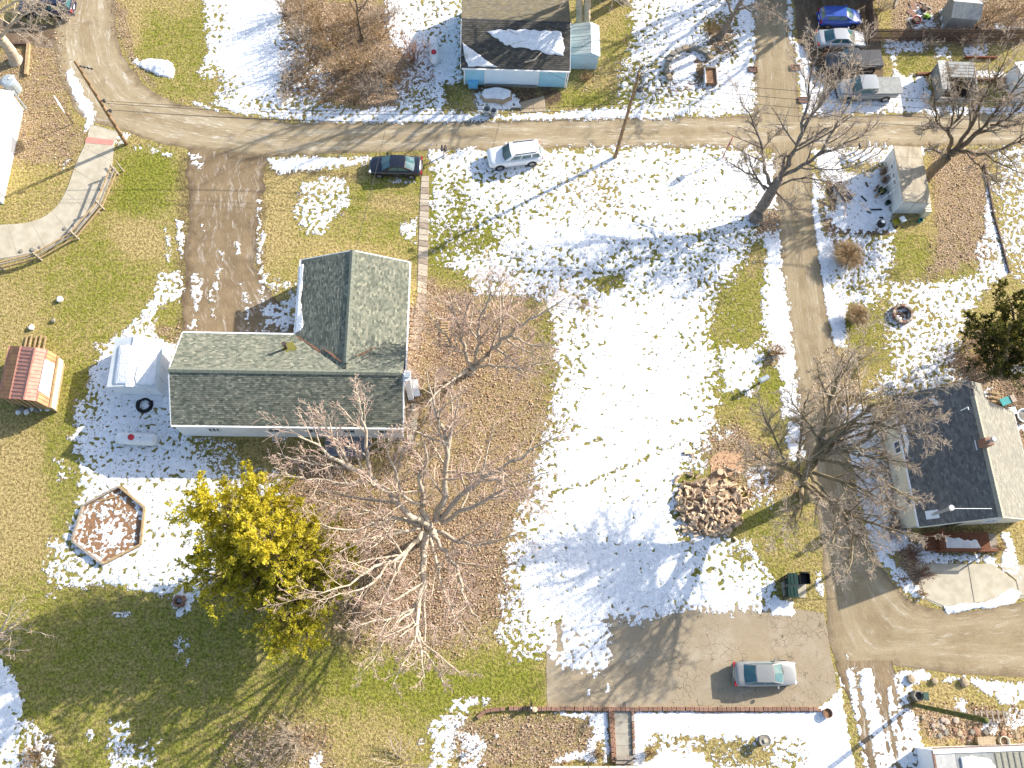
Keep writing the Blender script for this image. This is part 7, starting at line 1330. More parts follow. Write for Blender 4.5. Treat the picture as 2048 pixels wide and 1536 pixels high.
def logs():
    r = random.Random(9); c = Vector(U(1421, 1015)); n = 285; out = [(1352, 962), (1360, 950), (1380, 950), (1395, 952), (1368, 965), (1450, 950), (1462, 955), (1470, 960), (1455, 968), (1448, 975), (1475, 945), (1466, 940), (1458, 938), (1384, 1085), (1392, 1072), (1360, 1055), (1370, 1062), (1470, 1078), (1375, 905), (1385, 912)]
    for i in range(n):
        if i < len(out): p = Vector(U(*out[i])); z = .09
        else:
            a = r.uniform(0, 6.2832); q = math.sqrt(r.random()); ex, ey = 3.0+.35*math.sin(3*a), 2.5+.3*math.cos(2*a); p = c+Vector((ex*q*math.cos(a)+.25*math.sin(a)*q, ey*q*math.sin(a), 0)); z = .10+r.uniform(.72, 1.0)*.62*max(0, 1-q*q)
        o = bpy.data.objects.new('firewood_log', LOGS[r.choice((0, 1, 2, 3, 0, 1, 2, 3, 5))]); COL.objects.link(o); o.location = (p.x, p.y, z); o.rotation_euler = (r.uniform(-3.1, 3.1), r.uniform(-.5, .5), r.uniform(0, 6.28)); s = r.uniform(.7, 1.3); o.scale = (s, s*1.1, s*1.1)
        tag(o, 'split firewood log lying in the big heap beside the snowy lawn', 'log', 'split logs in the firewood heap')
logs()
mb = MB(); c = Vector(U(1421, 1015)); mb.lathe(c, [(2.5, -.02), (2.2, .1), (1.5, .32), (.7, .46), (.01, .5)], 20); o = obj('bark_chips', mb, 'log_bark'); o['kind'] = 'stuff'; o['label'] = 'dark bark and chips filling the gaps of the firewood heap'
for k, (x, y) in enumerate(((121, 600), (64, 656), (107, 642))):
    stone(('white snow-capped stone alone on the left lawn, highest of three', 'white snow-capped stone on the left lawn nearest the red shed', 'small grey stone on the left lawn between two white ones')[k], U(x, y), (.28, .26, .2)[k], ('tank_white', 'tank_white', 'stone_grey')[k], flat=1.1, seed=k)
for k, (x, y, r_) in enumerate(((130, 458, .2), (136, 470, .26), (146, 452, .16), (200, 380, .15), (196, 424, .2), (178, 432, .16), (225, 338, .2), (43, 503, .22), (66, 500, .25), (80, 495, .16))):
    stone('grey stone between the footpath and the split rail fence', U(x, y), r_, 'stone_grey', 'stones along the rail fence', seed=k)
# patio things
def planter(label, px, py, l, w_, rz):
    p = Vector(U(px, py)); t = thing('planter_bench', label, 'planter', p); c, s = math.cos(rz), math.sin(rz); F = lambda a, b, z: (p.x+a*c-b*s, p.y+a*s+b*c, z)
    for a, b, dx, dy in ((0, w_/2, l, .08), (0, -w_/2, l, .08), (l/2, 0, .08, w_), (-l/2, 0, .08, w_)): mb = MB(); mb.box(F(a, b, .35), (dx, dy, .12), rz); obj('rail', mb, 'timber_dark', t)
    mb = MB(); mb.box(F(0, 0, .2), (l-.1, w_-.1, .05), rz); obj('tray', mb, 'timber_grey', t)
    for a in (-l/2+.05, l/2-.05):
        for b in (-w_/2+.05, w_/2-.05): mb = MB(); mb.box(F(a, b, .17), (.07, .07, .34), rz); obj('leg', mb, 'timber_dark', t)
    for k, a in enumerate((-.5, -.1, .35)):
        mb = MB(); q = Vector(F(a, .05*(k-1), .23)); mb.lathe(q, [(.1, 0), (.15, .22), (.13, .22), (.1, .18), (.01, .18)], 10); tag(obj('flower_pot', mb, ('stone_pink', 'stone_grey', 'stone_tan')[k]), ('pinkish clay pot', 'grey pot', 'tan pot')[k]+' standing in the long planter tray on the snowy patio', 'pot')
planter('long dark wooden planter tray standing slanted on the snowy patio', 1683, 387, 1.9, .75, R(-62))
def bucket(label, px, py, r, h, m, cat='bucket', name='bucket', grp=None, inner='black_plastic'):
    p = Vector(U(px, py)); t = thing(name, label, cat, p, grp); mb = MB(); mb.lathe(p, [(r*.8, 0), (r, h), (r*.9, h), (r*.75, h*.6), (.01, h*.55)], 14); obj('body', mb, m, t); mb = MB(); mb.lathe(p, [(r*.78, h*.63), (.01, h*.66)], 10); obj('filling', mb, inner, t); return t
bucket('teal plastic bucket at the shed corner by the yellow cart', 1839, 443, .2, .32, 'teal_plastic'); bucket('round brown flower pot standing in the snow by the parking lot corner', 1652, 1426, .36, .4, 'brick_brown', 'flower pot', 'flower_pot', inner='litter')
bucket('large cream-rimmed round planter at the mobile home corner', 2003, 1482, .38, .5, 'cream_siding', 'planter', 'flower_pot', inner='soil'); bucket('teal bucket against the pale grey shed wall', 1773, 408, .22, .4, 'green_plastic'); bucket('white pot between the green tub and the shed wall', 1770, 382, .16, .3, 'tank_white', 'pot', 'flower_pot')
t = thing('bed_box', 'tan plank box lying between the round planter and the mobile home', 'box', U(1966, 1478)); a = U(1950, 1484); mb = MB(); mb.box((a[0]+.65, a[1]+.1, .2), (1.25, .5, .4), .03); obj('box', mb, 'timber', t); mb = MB(); mb.box((a[0]+.65, a[1]+.1, .42), (1.32, .56, .05), .03); obj('lid', mb, 'stone_tan', t)
t = thing('chair_heap', 'heap of brown folded chairs and pots against the pale grey shed', 'furniture', U(1752, 385)); p = Vector(U(1752, 386)); r_ = random.Random(4)
for k in range(7): q = p+Vector((r_.uniform(-.3, .3), r_.uniform(-.5, .5), .15)); mb = MB(); mb.bar(q, q+Vector((r_.uniform(-.4, .4), r_.uniform(-.4, .4), r_.uniform(.2, .5))), .08, .2); obj('frame', mb, ('timber', 'timber_dark', 'brick_brown')[k % 3], t)
t = thing('garden_tub', 'dark green garden tub on the patio by the pale grey shed', 'tub', U(1762, 383)); p = Vector(U(1762, 385)); mb = MB(); mb.lathe(p, [(.3, 0), (.36, .4), (.3, .4), (.25, .3), (.01, .28)], 12); obj('body', mb, 'green_plastic', t); mb = MB(); mb.lathe(p, [(.26, .31), (.01, .36)], 8); obj('soil', mb, 'moss', t)
t = thing('kettle_grill', 'black covered grill with snow on top in the patio corner', 'grill', U(1757, 454)); p = Vector(U(1756, 455)); mb = MB(); mb.lathe(p, [(.2, .35), (.36, .55), (.38, .75), (.3, .95), (.12, 1.02), (.01, 1.03)], 14); obj('bowl', mb, 'grill_black', t)
for k in range(3): a = k*2.094; mb = MB(); mb.bar(p+Vector((.35*math.cos(a), .35*math.sin(a), 0)), p+Vector((.15*math.cos(a), .15*math.sin(a), .5)), .05); obj('leg', mb, 'grill_black', t)
mb = MB(); mb.lathe(p+Vector((.02, .05, 0)), [(.19, 1.0), (.14, 1.06), (.01, 1.08)], 9); obj('snow_cap', mb, 'snow', t)
t = thing('wheelbarrow', 'yellow garden cart with a white box on it in front of the pale grey shed', 'cart', U(1794, 447)); p = Vector(U(1794, 447)); rz = R(24); c, s = math.cos(rz), math.sin(rz); F = lambda a, b, z: Vector((p.x+a*c-b*s, p.y+a*s+b*c, z))
mb = MB(); lo = [F(a, b, .3) for a, b in ((-.5, -.26), (.5, -.26), (.5, .26), (-.5, .26))]; hi = [F(a, b, .55) for a, b in ((-.62, -.34), (.6, -.34), (.6, .34), (-.62, .34))]; mb.add(lo+hi, ((0, 1, 2, 3), (0, 1, 5, 4), (1, 2, 6, 5), (2, 3, 7, 6), (3, 0, 4, 7))); obj('tray', mb, 'yellow_plastic', t)
for b in (-.34, .34): mb = MB(); mb.bar(F(-.62, b, .56), F(.95, b*.8, .62), .05); obj('handle', mb, 'metal_dark', t)
for b in (-.38, .38): mb = MB(); q = F(-.35, b, .16); mb.cyl(q-Vector((-s*.03, c*.03, 0)), q+Vector((-s*.03, c*.03, 0)), .16, .16, 12); obj('wheel', mb, 'rubber', t)
mb = MB(); mb.box(tuple(F(.3, 0, .56)), (.42, .5, .22), rz); tag(obj('storage_box', mb, 'white_paint'), 'white box lying on the yellow garden cart', 'box')
for k, (x, y, w_, rz, m) in enumerate(((1727, 398, .7, -.9, 'grill_black'), (1752, 420, 1.0, .05, 'grill_black'), (1737, 425, .4, -.4, 'timber_dark'), (1733, 370, .5, -1.3, 'timber_dark'), (1762, 436, .35, 0, 'grill_black'))):
    p = Vector(U(x, y)); mb = MB(); d = Vector((math.cos(rz), math.sin(rz), 0))*w_/2; mb.bar(p-d+Vector((0, 0, .07)), p+d+Vector((0, 0, .07)), .13, .08); tag(obj('board', mb, m), 'dark board lying on the patio snow, %s' % ('upper left of the others', 'widest, beside the shed', 'small one under the widest', 'upright near the green tub', 'short one near the yellow cart')[k], 'board')
# ornaments and posts at the bottom
p = Vector(U(1063, 1412)); t = thing('garden_flag', 'black and white garden ornament standing above the brick edging', 'ornament', p); mb = MB(); mb.bar(p, p+Vector((0, 0, .9)), .04); obj('pole', mb, 'metal_dark', t); mb = MB(); mb.box((p.x-.06, p.y+.12, .55), (.08, .3, .7)); obj('cloth', mb, 'grill_black', t); mb = MB(); mb.box((p.x-.04, p.y-.1, .35), (.09, .16, .3)); obj('cloth', mb, 'white_paint', t)
p = Vector(U(1069, 1419)); mb = MB(); mb.lathe(p, [(.16, .2), (.2, .26), (.17, .32), (.01, .34)], 10); tag(obj('stone', mb, 'log_end'), 'pale round cap stone on the brick edging', 'stone')
p = Vector(U(992, 1470)); t = thing('post_lamp', 'short lamp post with white head in the brown bottom bed', 'lamp', p); mb = MB(); mb.cyl(p, p+Vector((0, 0, 1.3)), .04); obj('post', mb, 'timber_dark', t); mb = MB(); mb.lathe(p, [(.05, 1.28), (.12, 1.34), (.12, 1.55), (.04, 1.65)], 10); obj('lamp_head', mb, 'white_paint', t)
p = Vector(U(970, 1528)); t = thing('candy_cane', 'pink and white striped cane stake standing at the bottom border', 'ornament', p)
P = [p+Vector((0, 0, .1*k)) for k in range(9)]+[p+Vector((-.12+.12*math.cos(a), .0, .8+.12*math.sin(a))) for a in (.6, 1.2, 1.8, 2.5, 3.1)]
for k in range(len(P)-1): mb = MB(); mb.cyl(P[k], P[k+1], .045, .045, 8); obj('stripe', mb, 'pink_paint' if k % 2 else 'white_paint', t)
p = Vector(U(1524, 1480)); t = thing('bird_bath', 'round stone bird bath with a square centre in the bottom snow', 'bird bath', p); mb = MB(); mb.lathe(p, [(.32, 0), (.36, .1), (.2, .3), (.2, .55), (.42, .66), (.42, .74), (.3, .7), (.01, .68)], 16); obj('bowl', mb, 'stone_grey', t); mb = MB(); mb.box((p.x+.04, p.y, .74), (.28, .28, .1), .3); obj('block', mb, 'concrete_pale', t)
p = Vector(U(1831, 1391)); t = thing('well_box', 'dark hexagonal well-like planter with a green slanted lid at lower right', 'planter', p); mb = MB(); mb.lathe(p, [(.42, 0), (.42, .55), (.3, .55), (.3, .2), (.01, .2)], 6); obj('wall', mb, 'stone_grey', t)
mb = MB(); slab(mb, [p+Vector(q) for q in ((.25, -.35, .75), (.75, -.35, .55), (.75, .25, .55), (.25, .25, .75))], .05); obj('lid', mb, 'green_plastic', t); mb = MB(); mb.bar(p+Vector((.5, 0, 0)), p+Vector((.5, 0, .6)), .08); obj('post', mb, 'timber_dark', t)
for k, (x, y, r_) in enumerate(((1820, 1358, .36), (1868, 1362, .3), (1927, 1364, .36))): stone(('squarish tan boulder in the snow above the well planter', 'dull yellow boulder half sunk in the grass, middle of three', 'tan boulder by the road edge, right of three')[k], U(x, y), r_, 'stone_tan', name='boulder', flat=.9, seed=20+k)
r_ = random.Random(13)
for k in range(34):
    x, y = r_.uniform(1840, 2040), r_.uniform(1428, 1482); stone('rubble stone scattered in the leafy bed at lower right', U(x, y), r_.uniform(.1, .26), r_.choice(('stone_tan', 'stone_grey', 'brick_brown', 'stone_pink')), 'rubble stones', 'rubble', seed=k)
t = thing('garden_lattice', 'grey wooden lattice lying over rubble at the far lower right', 'lattice', U(1990, 1428)); a = Vector(U(1950, 1420, .35))
for k in range(7): mb = MB(); q = a+Vector((.42*k, 0, 0)); mb.bar(q, q+Vector((.05, -.9, 0)), .1, .05); obj('slat', mb, 'timber_grey', t)
for k in range(2): mb = MB(); mb.bar(a+Vector((-.1, -.15-.55*k, -.05)), a+Vector((2.7, -.15-.55*k, -.05)), .08); obj('rail', mb, 'timber_grey', t)
# yard clutter, upper right and beside the dark-roofed house
for k, (x, y, sx, sy, sz, m, nm, lab, cat) in enumerate(((1936, 13, 1.0, .8, .6, 'red_paint', 'toy_car', 'bright red plastic ride-on toy in the cluttered yard', 'toy'), (1852, 36, .8, .45, .5, 'lime_plastic', 'toy_car', 'lime green plastic ride-on toy in the cluttered yard', 'toy'), (1832, 42, .8, .8, .3, 'dull_red', 'sand_box', 'dark red plastic sandbox beside the lime green toy', 'toy'))):
    p = Vector(U(x, y)); t = thing(nm, lab, cat, p); mb = MB()
    if nm == 'toy_car':
        mb.prism(circ(p.x, p.y, sx/2, sy/2, 10), .12, sz*.55, 0, .1); obj('body', mb, m, t); mb = MB(); mb.prism(circ(p.x-.1, p.y, sx*.26, sy*.4, 8), sz*.55, sz, 0, .2); obj('seat', mb, m, t)
        for a in (-1, 1):
            for b in (-1, 1): mb = MB(); mb.lathe((p.x+a*sx*.3, p.y+b*sy*.45, .13), [(.13, -.04), (.13, .04)], 10, axis='y'); obj('wheel', mb, 'rubber', t)
    else: mb.lathe(p, [(.42, 0), (.46, .26), (.38, .26), (.36, .12), (.01, .12)], 12); obj('body', mb, m, t); mb = MB(); mb.lathe(p, [(.35, .13), (.01, .15)], 10); obj('sand', mb, 'stone_pink', t)
r_ = random.Random(31); names = ('grey plank', 'pale box', 'dark crate', 'rusty sheet', 'white pail')
for k in range(24):
    x, y = r_.uniform(1790, 1960), r_.uniform(0, 58); p = Vector(U(x, y)); kk = k % 5; mb = MB(); sz = ((1.3, .18, .1), (.5, .4, .3), (.5, .45, .35), (.9, .6, .04), (.3, .3, .35))[kk]
    mb.box((p.x, p.y, sz[2]/2+.03), sz, r_.uniform(0, 3)); tag(obj(('plank', 'storage_box', 'crate', 'metal_sheet', 'pail')[kk], mb, ('timber_grey', 'grey_light', 'timber_dark', 'brick_brown', 'white_paint')[kk]), names[kk]+' among the clutter behind the slatted fence at upper right', ('plank', 'box', 'crate', 'metal sheet', 'pail')[kk], names[kk]+'s in the cluttered yard')
p = Vector(U(2006, 805)); t = thing('patio_lounger', 'teal folding lounger beside the dark-roofed house', 'lounger', p); mb = MB(); mb.box((p.x, p.y, .42), (.95, .62, .08), .35); obj('seat', mb, 'teal_plastic', t); mb = MB(); mb.box((p.x+.62, p.y+.22, .48), (.4, .6, .08), .35); obj('pillow', mb, 'stone_pink', t)
for a in (-.4, .4):
    for b in (-.22, .22): mb = MB(); mb.box((p.x+a, p.y+b+a*.3, .2), (.05, .05, .4)); obj('leg', mb, 'metal_dark', t)
p = Vector(U(2014, 826)); t = thing('patio_table', 'grey patio table below the teal lounger', 'table', p); mb = MB(); mb.box((p.x, p.y, .55), (1.0, .62, .06), .2); obj('top', mb, 'galvanised', t)
for a in (-.4, .4):
    for b in (-.22, .22): mb = MB(); mb.box((p.x+a, p.y+b+a*.2, .27), (.06, .06, .54)); obj('leg', mb, 'metal_dark', t)
p = Vector(U(2042, 834)); t = thing('fire_bowl', 'large silvery round bowl at the right border beside the grey table', 'bowl', p); mb = MB(); mb.lathe(p, [(.3, 0), (.55, .3), (.6, .5), (.52, .5), (.3, .25), (.01, .2)], 16); obj('bowl', mb, 'galvanised', t); mb = MB(); mb.lathe(p, [(.4, .36), (.01, .42)], 10); obj('ash', mb, 'stone_grey', t)
t = thing('pallet', 'tan slatted pallet leaning by the lounger and the dark-roofed house', 'pallet', U(1992, 822)); 
for k in range(6): a = U(1984+k*2.2, 786+k*9, .1); mb = MB(); mb.box((a[0]+.2, a[1], .15), (.9, .16, .05), -.2); obj('slat', mb, 'timber', t)
for k, (x, y) in enumerate(((2022, 745), (2038, 744))):
    p = Vector(U(x, y)); t = thing('garden_chair', ('pale grey garden chair under the dark evergreen, left of two', 'pale grey garden chair under the dark evergreen, right of two')[k], 'chair', p); mb = MB(); mb.box((p.x, p.y, .42), (.55, .55, .06), .1); obj('seat', mb, 'grey_light', t); mb = MB(); mb.box((p.x, p.y+.3, .7), (.55, .06, .6), .1); obj('backrest', mb, 'grey_light', t)
    for a in (-.22, .22):
        for b in (-.22, .22): mb = MB(); mb.box((p.x+a, p.y+b, .2), (.05, .05, .4)); obj('leg', mb, 'grey_light', t)
t = thing('log', 'fallen dark twig lying on the snow of the middle lawn', 'branch', U(1250, 490)); mb = MB(); P = [Vector(U(x, y, .06)) for x, y in ((1245, 478), (1252, 490), (1256, 498))]; mb.tube(P, .04, 5); mb.tube([P[1], Vector(U(1258, 484, .1))], .03, 5); obj('twig', mb, 'bark_brown', t)

t = thing('covered_mound', 'snow-covered low tarp mound with a tan side in front of the pale blue house', 'mound', U(992, 195, 0)); pl = [U(*q)[:2] for q in ((960, 196), (966, 184), (985, 179), (1008, 181), (1023, 187), (1024, 201), (1006, 209), (985, 206), (966, 206))]
mb = MB(); mb.prism(ragged(pl, 3, .05, 3), -.02, .34, 0, .05); obj('tarp', mb, 'stone_tan', t); mb = MB(); c_ = Vector(U(992, 192)); mb.prism(ragged([(c_.x+(x-c_.x)*.93, c_.y+.12+(y-c_.y)*.85) for x, y in pl], 3, .05, 4), .30, .42, 0, .12); obj('snow_cap', mb, 'snow', t)
t = struct('front_walk', MB().prism([U(*p)[:2] for p in ((1040, 205), (1088, 192), (1092, 224), (1042, 226))], -.02, .012), 'concrete')
for q in (((1042, 206), (1064, 200), (1066, 224), (1043, 225)), ((1066, 199), (1087, 194), (1090, 223), (1068, 224))): mb = MB(); mb.prism([U(*p)[:2] for p in q], 0, .035); obj('slab', mb, 'stone_tan', t)

# ------------------------------------------------------------------ trees
def resample(pts, n):
    pts = np.array(pts, float); d = np.r_[0, np.cumsum(np.linalg.norm(np.diff(pts[:, :3], axis=0), axis=1))]; t = np.linspace(0, d[-1], n+1)
    return np.stack([np.interp(t, d, pts[:, k]) for k in range(pts.shape[1])], 1)
def tubes(P, Rd, sides):
    """P (B,n+1,3), Rd (B,n+1) -> verts, quads"""
    B, N, _ = P.shape; T = np.gradient(P, axis=1); T /= np.linalg.norm(T, axis=2, keepdims=True)+1e-9
    ref = np.where(np.abs(T[..., 2:3]) > .92, np.array([[[1., 0, 0]]]), np.array([[[0, 0, 1.]]])); Uv = np.cross(T, ref); Uv /= np.linalg.norm(Uv, axis=2, keepdims=True)+1e-9; Vv = np.cross(T, Uv)
    a = np.arange(sides)*2*np.pi/sides; V = P[:, :, None]+Rd[:, :, None, None]*(np.cos(a)[None, None, :, None]*Uv[:, :, None]+np.sin(a)[None, None, :, None]*Vv[:, :, None])
    V = V.reshape(-1, 3); b = (np.arange(B)*N*sides)[:, None, None]; j = (np.arange(N-1)*sides)[None, :, None]; i = np.arange(sides)[None, None, :]; i2 = (i+1) % sides
    q = np.stack([b+j+i, b+j+i2, b+j+sides+i2, b+j+sides+i], -1).reshape(-1, 4); return V, q
def spawn(rng, P, Rd, k, ratio, n, lo=.25, hi=1.0, ang=(35, 70), up=.12, wander=.16, taper=.65, lmin=.0, droop=0.0, r_end=.35, flat=1.0, lens=None):
    B, N, _ = P.shape; seg = np.linalg.norm(np.diff(P, axis=1), axis=2).sum(1) if lens is None else lens
    par = np.repeat(np.arange(B), k); m = len(par); t = lo+(hi-lo)*((np.tile(np.arange(k), B)+rng.random(m))/k); f = t*(N-1); i0 = np.minimum(f.astype(int), N-2); w_ = f-i0
    S = P[par, i0]*(1-w_[:, None])+P[par, i0+1]*w_[:, None]; D = P[par, i0+1]-P[par, i0]; D /= np.linalg.norm(D, axis=1, keepdims=True)+1e-9; r0 = Rd[par, i0]*(1-w_)+Rd[par, i0+1]*w_
    rnd = rng.normal(size=(m, 3)); rnd[:, 2] *= flat; pe = rnd-(rnd*D).sum(1, keepdims=True)*D; pe /= np.linalg.norm(pe, axis=1, keepdims=True)+1e-9
    A = np.radians(rng.uniform(*ang, m))[:, None]; d = D*np.cos(A)+pe*np.sin(A); d[:, 2] += up; d /= np.linalg.norm(d, axis=1, keepdims=True)
    L = np.maximum(seg[par]*ratio*(1-.55*t)*rng.uniform(.6, 1.3, m), lmin); out = np.zeros((m, n+1, 3)); out[:, 0] = S; cur = d.copy()
    for s in range(n):
        cur = cur+rng.normal(size=(m, 3))*wander; cur[:, 2] += up*.3-droop; cur /= np.linalg.norm(cur, axis=1, keepdims=True); out[:, s+1] = out[:, s]+cur*(L/n)[:, None]
    out[:, :, 2] = np.maximum(out[:, :, 2], .08)
    R0 = np.minimum(r0*taper, .012+L*.022); return out, R0[:, None]*np.linspace(1, r_end, n+1)[None]
def tree(name, label, cat, base, limbs, bark, twig, seed, levels=((12, .34, 4), (9, .42, 3), (6, .5, 2)), group=None, trunk=None, rmin=.011, sides=(7, 4, 3, 3), up=.1, twig_up=.06, tr=.3, bh=None, wander=.11, k_scale=1.0, thin=1.0):
    """limbs: traced polylines [(px, py, z, radius)...]"""
    rng = np.random.default_rng(seed); b = U(*base, 0); t = thing(name, label, cat, b, group)
    if trunk:
        W_ = np.array([list(U(x, y, z))+[r] for x, y, z, r in trunk]); P = resample(spline([tuple(p) for p in W_], 4), 12); P[:, :3] += rng.normal(size=(13, 3))*.02
        Rr = P[:, 3]*(1+.12*rng.random(13)); Rr[0] *= 1.35; Rr[1] *= 1.12
        P = np.concatenate([P, P[-1:]+(P[-1:]-P[-2:-1])*.25]); Rr = np.r_[Rr, .01]; V, q = tubes(P[None, :, :3], Rr[None], 12); V += rng.normal(size=V.shape)*.012; npobj('trunk', V, q, bark, t)
    LP = []; LR = []
    for L in limbs:
        W_ = np.array([list(U(x, y, z))+[r*thin] for x, y, z, r in L]); P = resample(spline([tuple(p) for p in W_], 5), 14); d = np.linalg.norm(P[-1, :3]-P[0, :3]); jit = rng.normal(size=(15, 3))*d*.008; jit[0] = 0; P[:, :3] += jit
        V, q = tubes(P[None, :, :3], (P[:, 3]*(1+.1*rng.random(15)))[None], 8); npobj('limb', V, q, bark, t); LP.append(P[:, :3]); LR.append(P[:, 3])
    P = np.stack(LP); Rr = np.stack(LR)*1.0; nlev = len(levels); big = []; small = []
    tips = P[:, -2:, :]
    for lv, (k, ratio, n) in enumerate(levels):
        P, Rr = spawn(rng, P, Rr, max(1, int(k*k_scale)), ratio, n, .18 if lv == 0 else .2, 1.0, (28, 62) if lv == 0 else (25, 65), up if lv == 0 else twig_up, wander, .62)
        Rr = np.maximum(Rr, rmin)
        V, q = tubes(P, Rr, sides[min(lv+1, len(sides)-1)])
        (big if lv == 0 else small).append((V, q))
    for nm, lst, m in (('branches', big, bark), ('twigs', small, twig)):
        off = 0; Vs = []; Qs = []
        for V, q in lst: Vs.append(V); Qs.append(q+off); off += len(V)
        if Vs: npobj(nm, np.concatenate(Vs), np.concatenate(Qs), m, t, kind='stuff')
    return t
r = lambda *a: a
# the big central maple
tree('bare_tree', 'big bare tree with pinkish twigs spreading over the lawn right of the evergreen', 'tree', (862, 1066), [
 [r(850,1046,3.2,.24),r(820,1030,4.6,.21),r(790,1000,6,.19),r(740,955,7.6,.16),r(695,932,9,.12),r(650,905,10.5,.08),r(595,872,12,.035)],
 [r(742,958,7.6,.13),r(735,905,9,.10),r(728,850,10.5,.075),r(716,800,12,.05),r(708,775,12.8,.02)],
 [r(735,955,7.8,.10),r(690,968,8.6,.08),r(648,960,9.2,.06),r(600,956,10,.045),r(548,935,10.8,.02)],
 [r(700,938,8.8,.09),r(680,890,10,.07),r(650,850,11,.05),r(630,815,12,.02)],
 [r(700,936,8.8,.07),r(660,930,9.6,.055),r(610,925,10.4,.04),r(550,905,11,.02)],
 [r(856,1042,3.2,.20),r(842,1010,4.6,.17),r(845,985,6,.14),r(838,950,7.6,.10),r(852,925,8.8,.07),r(845,880,10.4,.03)],
 [r(842,1005,5,.12),r(815,1000,6.2,.10),r(795,960,7.6,.08),r(780,915,9.4,.055),r(775,870,10.5,.03)],
 [r(872,1042,3,.24),r(884,1000,4.8,.20),r(890,950,6.6,.17),r(896,895,8.4,.14),r(878,842,10,.09),r(866,800,11.4,.05),r(852,745,12.6,.02)],
 [r(897,892,8.5,.11),r(905,850,10,.08),r(914,815,11.4,.05),r(925,780,12.4,.02)],
 [r(896,900,8.2,.08),r(880,870,9.6,.06),r(878,835,10.4,.045),r(890,812,11,.02)],
 [r(880,1040,3,.20),r(912,1000,4.4,.17),r(955,965,6,.14),r(1000,935,7.4,.10),r(1060,905,8.8,.06),r(1125,870,10,.02)],
 [r(884,1046,3,.16),r(930,1020,4.8,.13),r(1000,985,6.6,.09),r(1060,958,8,.05),r(1100,945,9,.02)],
 [r(960,962,6,.08),r(1010,960,7.4,.06),r(1060,1000,8.6,.04),r(1090,1015,9.4,.02)],
 [r(876,1062,3,.15),r(920,1083,4.4,.12),r(950,1092,5.4,.09),r(1000,1080,6.6,.05),r(1050,1070,7.6,.02)],
 [r(866,1072,3,.16),r(893,1108,4,.13),r(918,1150,5.4,.10),r(925,1190,6.6,.07),r(955,1235,7.8,.03)],
 [r(860,1075,3,.13),r(872,1120,4.2,.10),r(880,1165,5.4,.07),r(900,1215,6.8,.05),r(920,1265,8,.02)],
 [r(852,1072,3,.24),r(849,1120,4,.21),r(848,1160,5.2,.18),r(836,1205,6.6,.15),r(833,1255,8,.11),r(843,1300,9.4,.07),r(850,1352,10.6,.03)],
 [r(836,1210,6.8,.09),r(792,1234,7.8,.07),r(750,1242,8.8,.05),r(690,1262,9.6,.02)],
 [r(836,1215,6.8,.08),r(795,1245,7.8,.06),r(765,1290,9,.04),r(730,1340,10,.02)],
 [r(834,1258,8,.07),r(850,1290,9,.06),r(890,1320,10,.04),r(925,1350,10.8,.02)], [r(834,1262,8,.07),r(820,1300,9,.05),r(800,1340,10,.03),r(785,1370,10.5,.02)], [r(845,1300,9.3,.05),r(875,1340,10.2,.04),r(890,1375,11,.02)],
 [r(846,1064,3,.17),r(820,1098,4.4,.14),r(790,1118,5.8,.11),r(745,1135,7.2,.08),r(700,1168,8.6,.05),r(600,1198,10,.02)],
 [r(780,1122,6.2,.08),r(740,1170,7.6,.06),r(700,1185,8.6,.04),r(640,1200,9.4,.02)], [r(815,1100,4.8,.09),r(790,1150,6.2,.07),r(770,1190,7.4,.05),r(760,1215,8.4,.02)],
 [r(842,1050,3,.17),r(800,1040,4.4,.13),r(760,1042,5.8,.10),r(700,1060,7.4,.06),r(625,1045,9,.02)],
 [r(770,1040,5.6,.08),r(730,1020,7,.06),r(690,1018,8,.04),r(640,1000,9.2,.02)], [r(842,1056,3,.12),r(790,1068,4.8,.09),r(730,1080,6.6,.06),r(680,1105,8,.02)]],
 'bark_pale', 'twig_pink', 101, ((11, .42, 4), (8, .52, 3), (5, .46, 2)), trunk=[r(862,1068,0,.42),r(860,1064,1.2,.36),r(858,1056,2.4,.36),r(856,1050,3.3,.30)], rmin=.0115, thin=1.15)
# tree beside the house
tree('bare_tree', 'bare tree with dark trunk and pale limbs standing right of the green roof', 'tree', (940, 742), [
 [r(942,736,.8,.17),r(932,705,2.8,.14),r(922,665,4.8,.11),r(910,630,6.4,.07),r(900,590,8,.03)], [r(945,736,.8,.18),r(955,695,3.4,.15),r(960,645,5.6,.11),r(975,600,7.2,.07),r(985,550,8.8,.03)],
 [r(948,738,.6,.26),r(968,718,2,.22),r(995,692,4,.17),r(1030,660,6,.12),r(1075,630,7.6,.07),r(1130,600,9,.03)], [r(995,692,4,.11),r(1005,640,5.8,.08),r(1005,590,7.4,.05),r(995,550,8.6,.02)],
 [r(934,708,2.6,.10),r(905,690,4,.08),r(875,650,5.6,.05),r(845,615,7,.02)], [r(950,735,1,.14),r(990,730,3,.11),r(1040,735,5,.08),r(1100,720,7,.03)], [r(938,738,.8,.14),r(905,760,2.6,.10),r(870,790,4.4,.06),r(850,815,5.6,.02)], [r(925,668,4.6,.07),r(930,630,6,.05),r(945,590,7.4,.02)], [r(1020,668,5.4,.08),r(1060,690,6.6,.06),r(1110,690,7.6,.03)]],
 'bark_pale', 'twig_pink', 102, ((12, .46, 4), (9, .52, 3), (5, .46, 2)), trunk=[r(940,744,0,.34),r(942,738,.7,.30),r(946,734,1.3,.24)], rmin=.011)
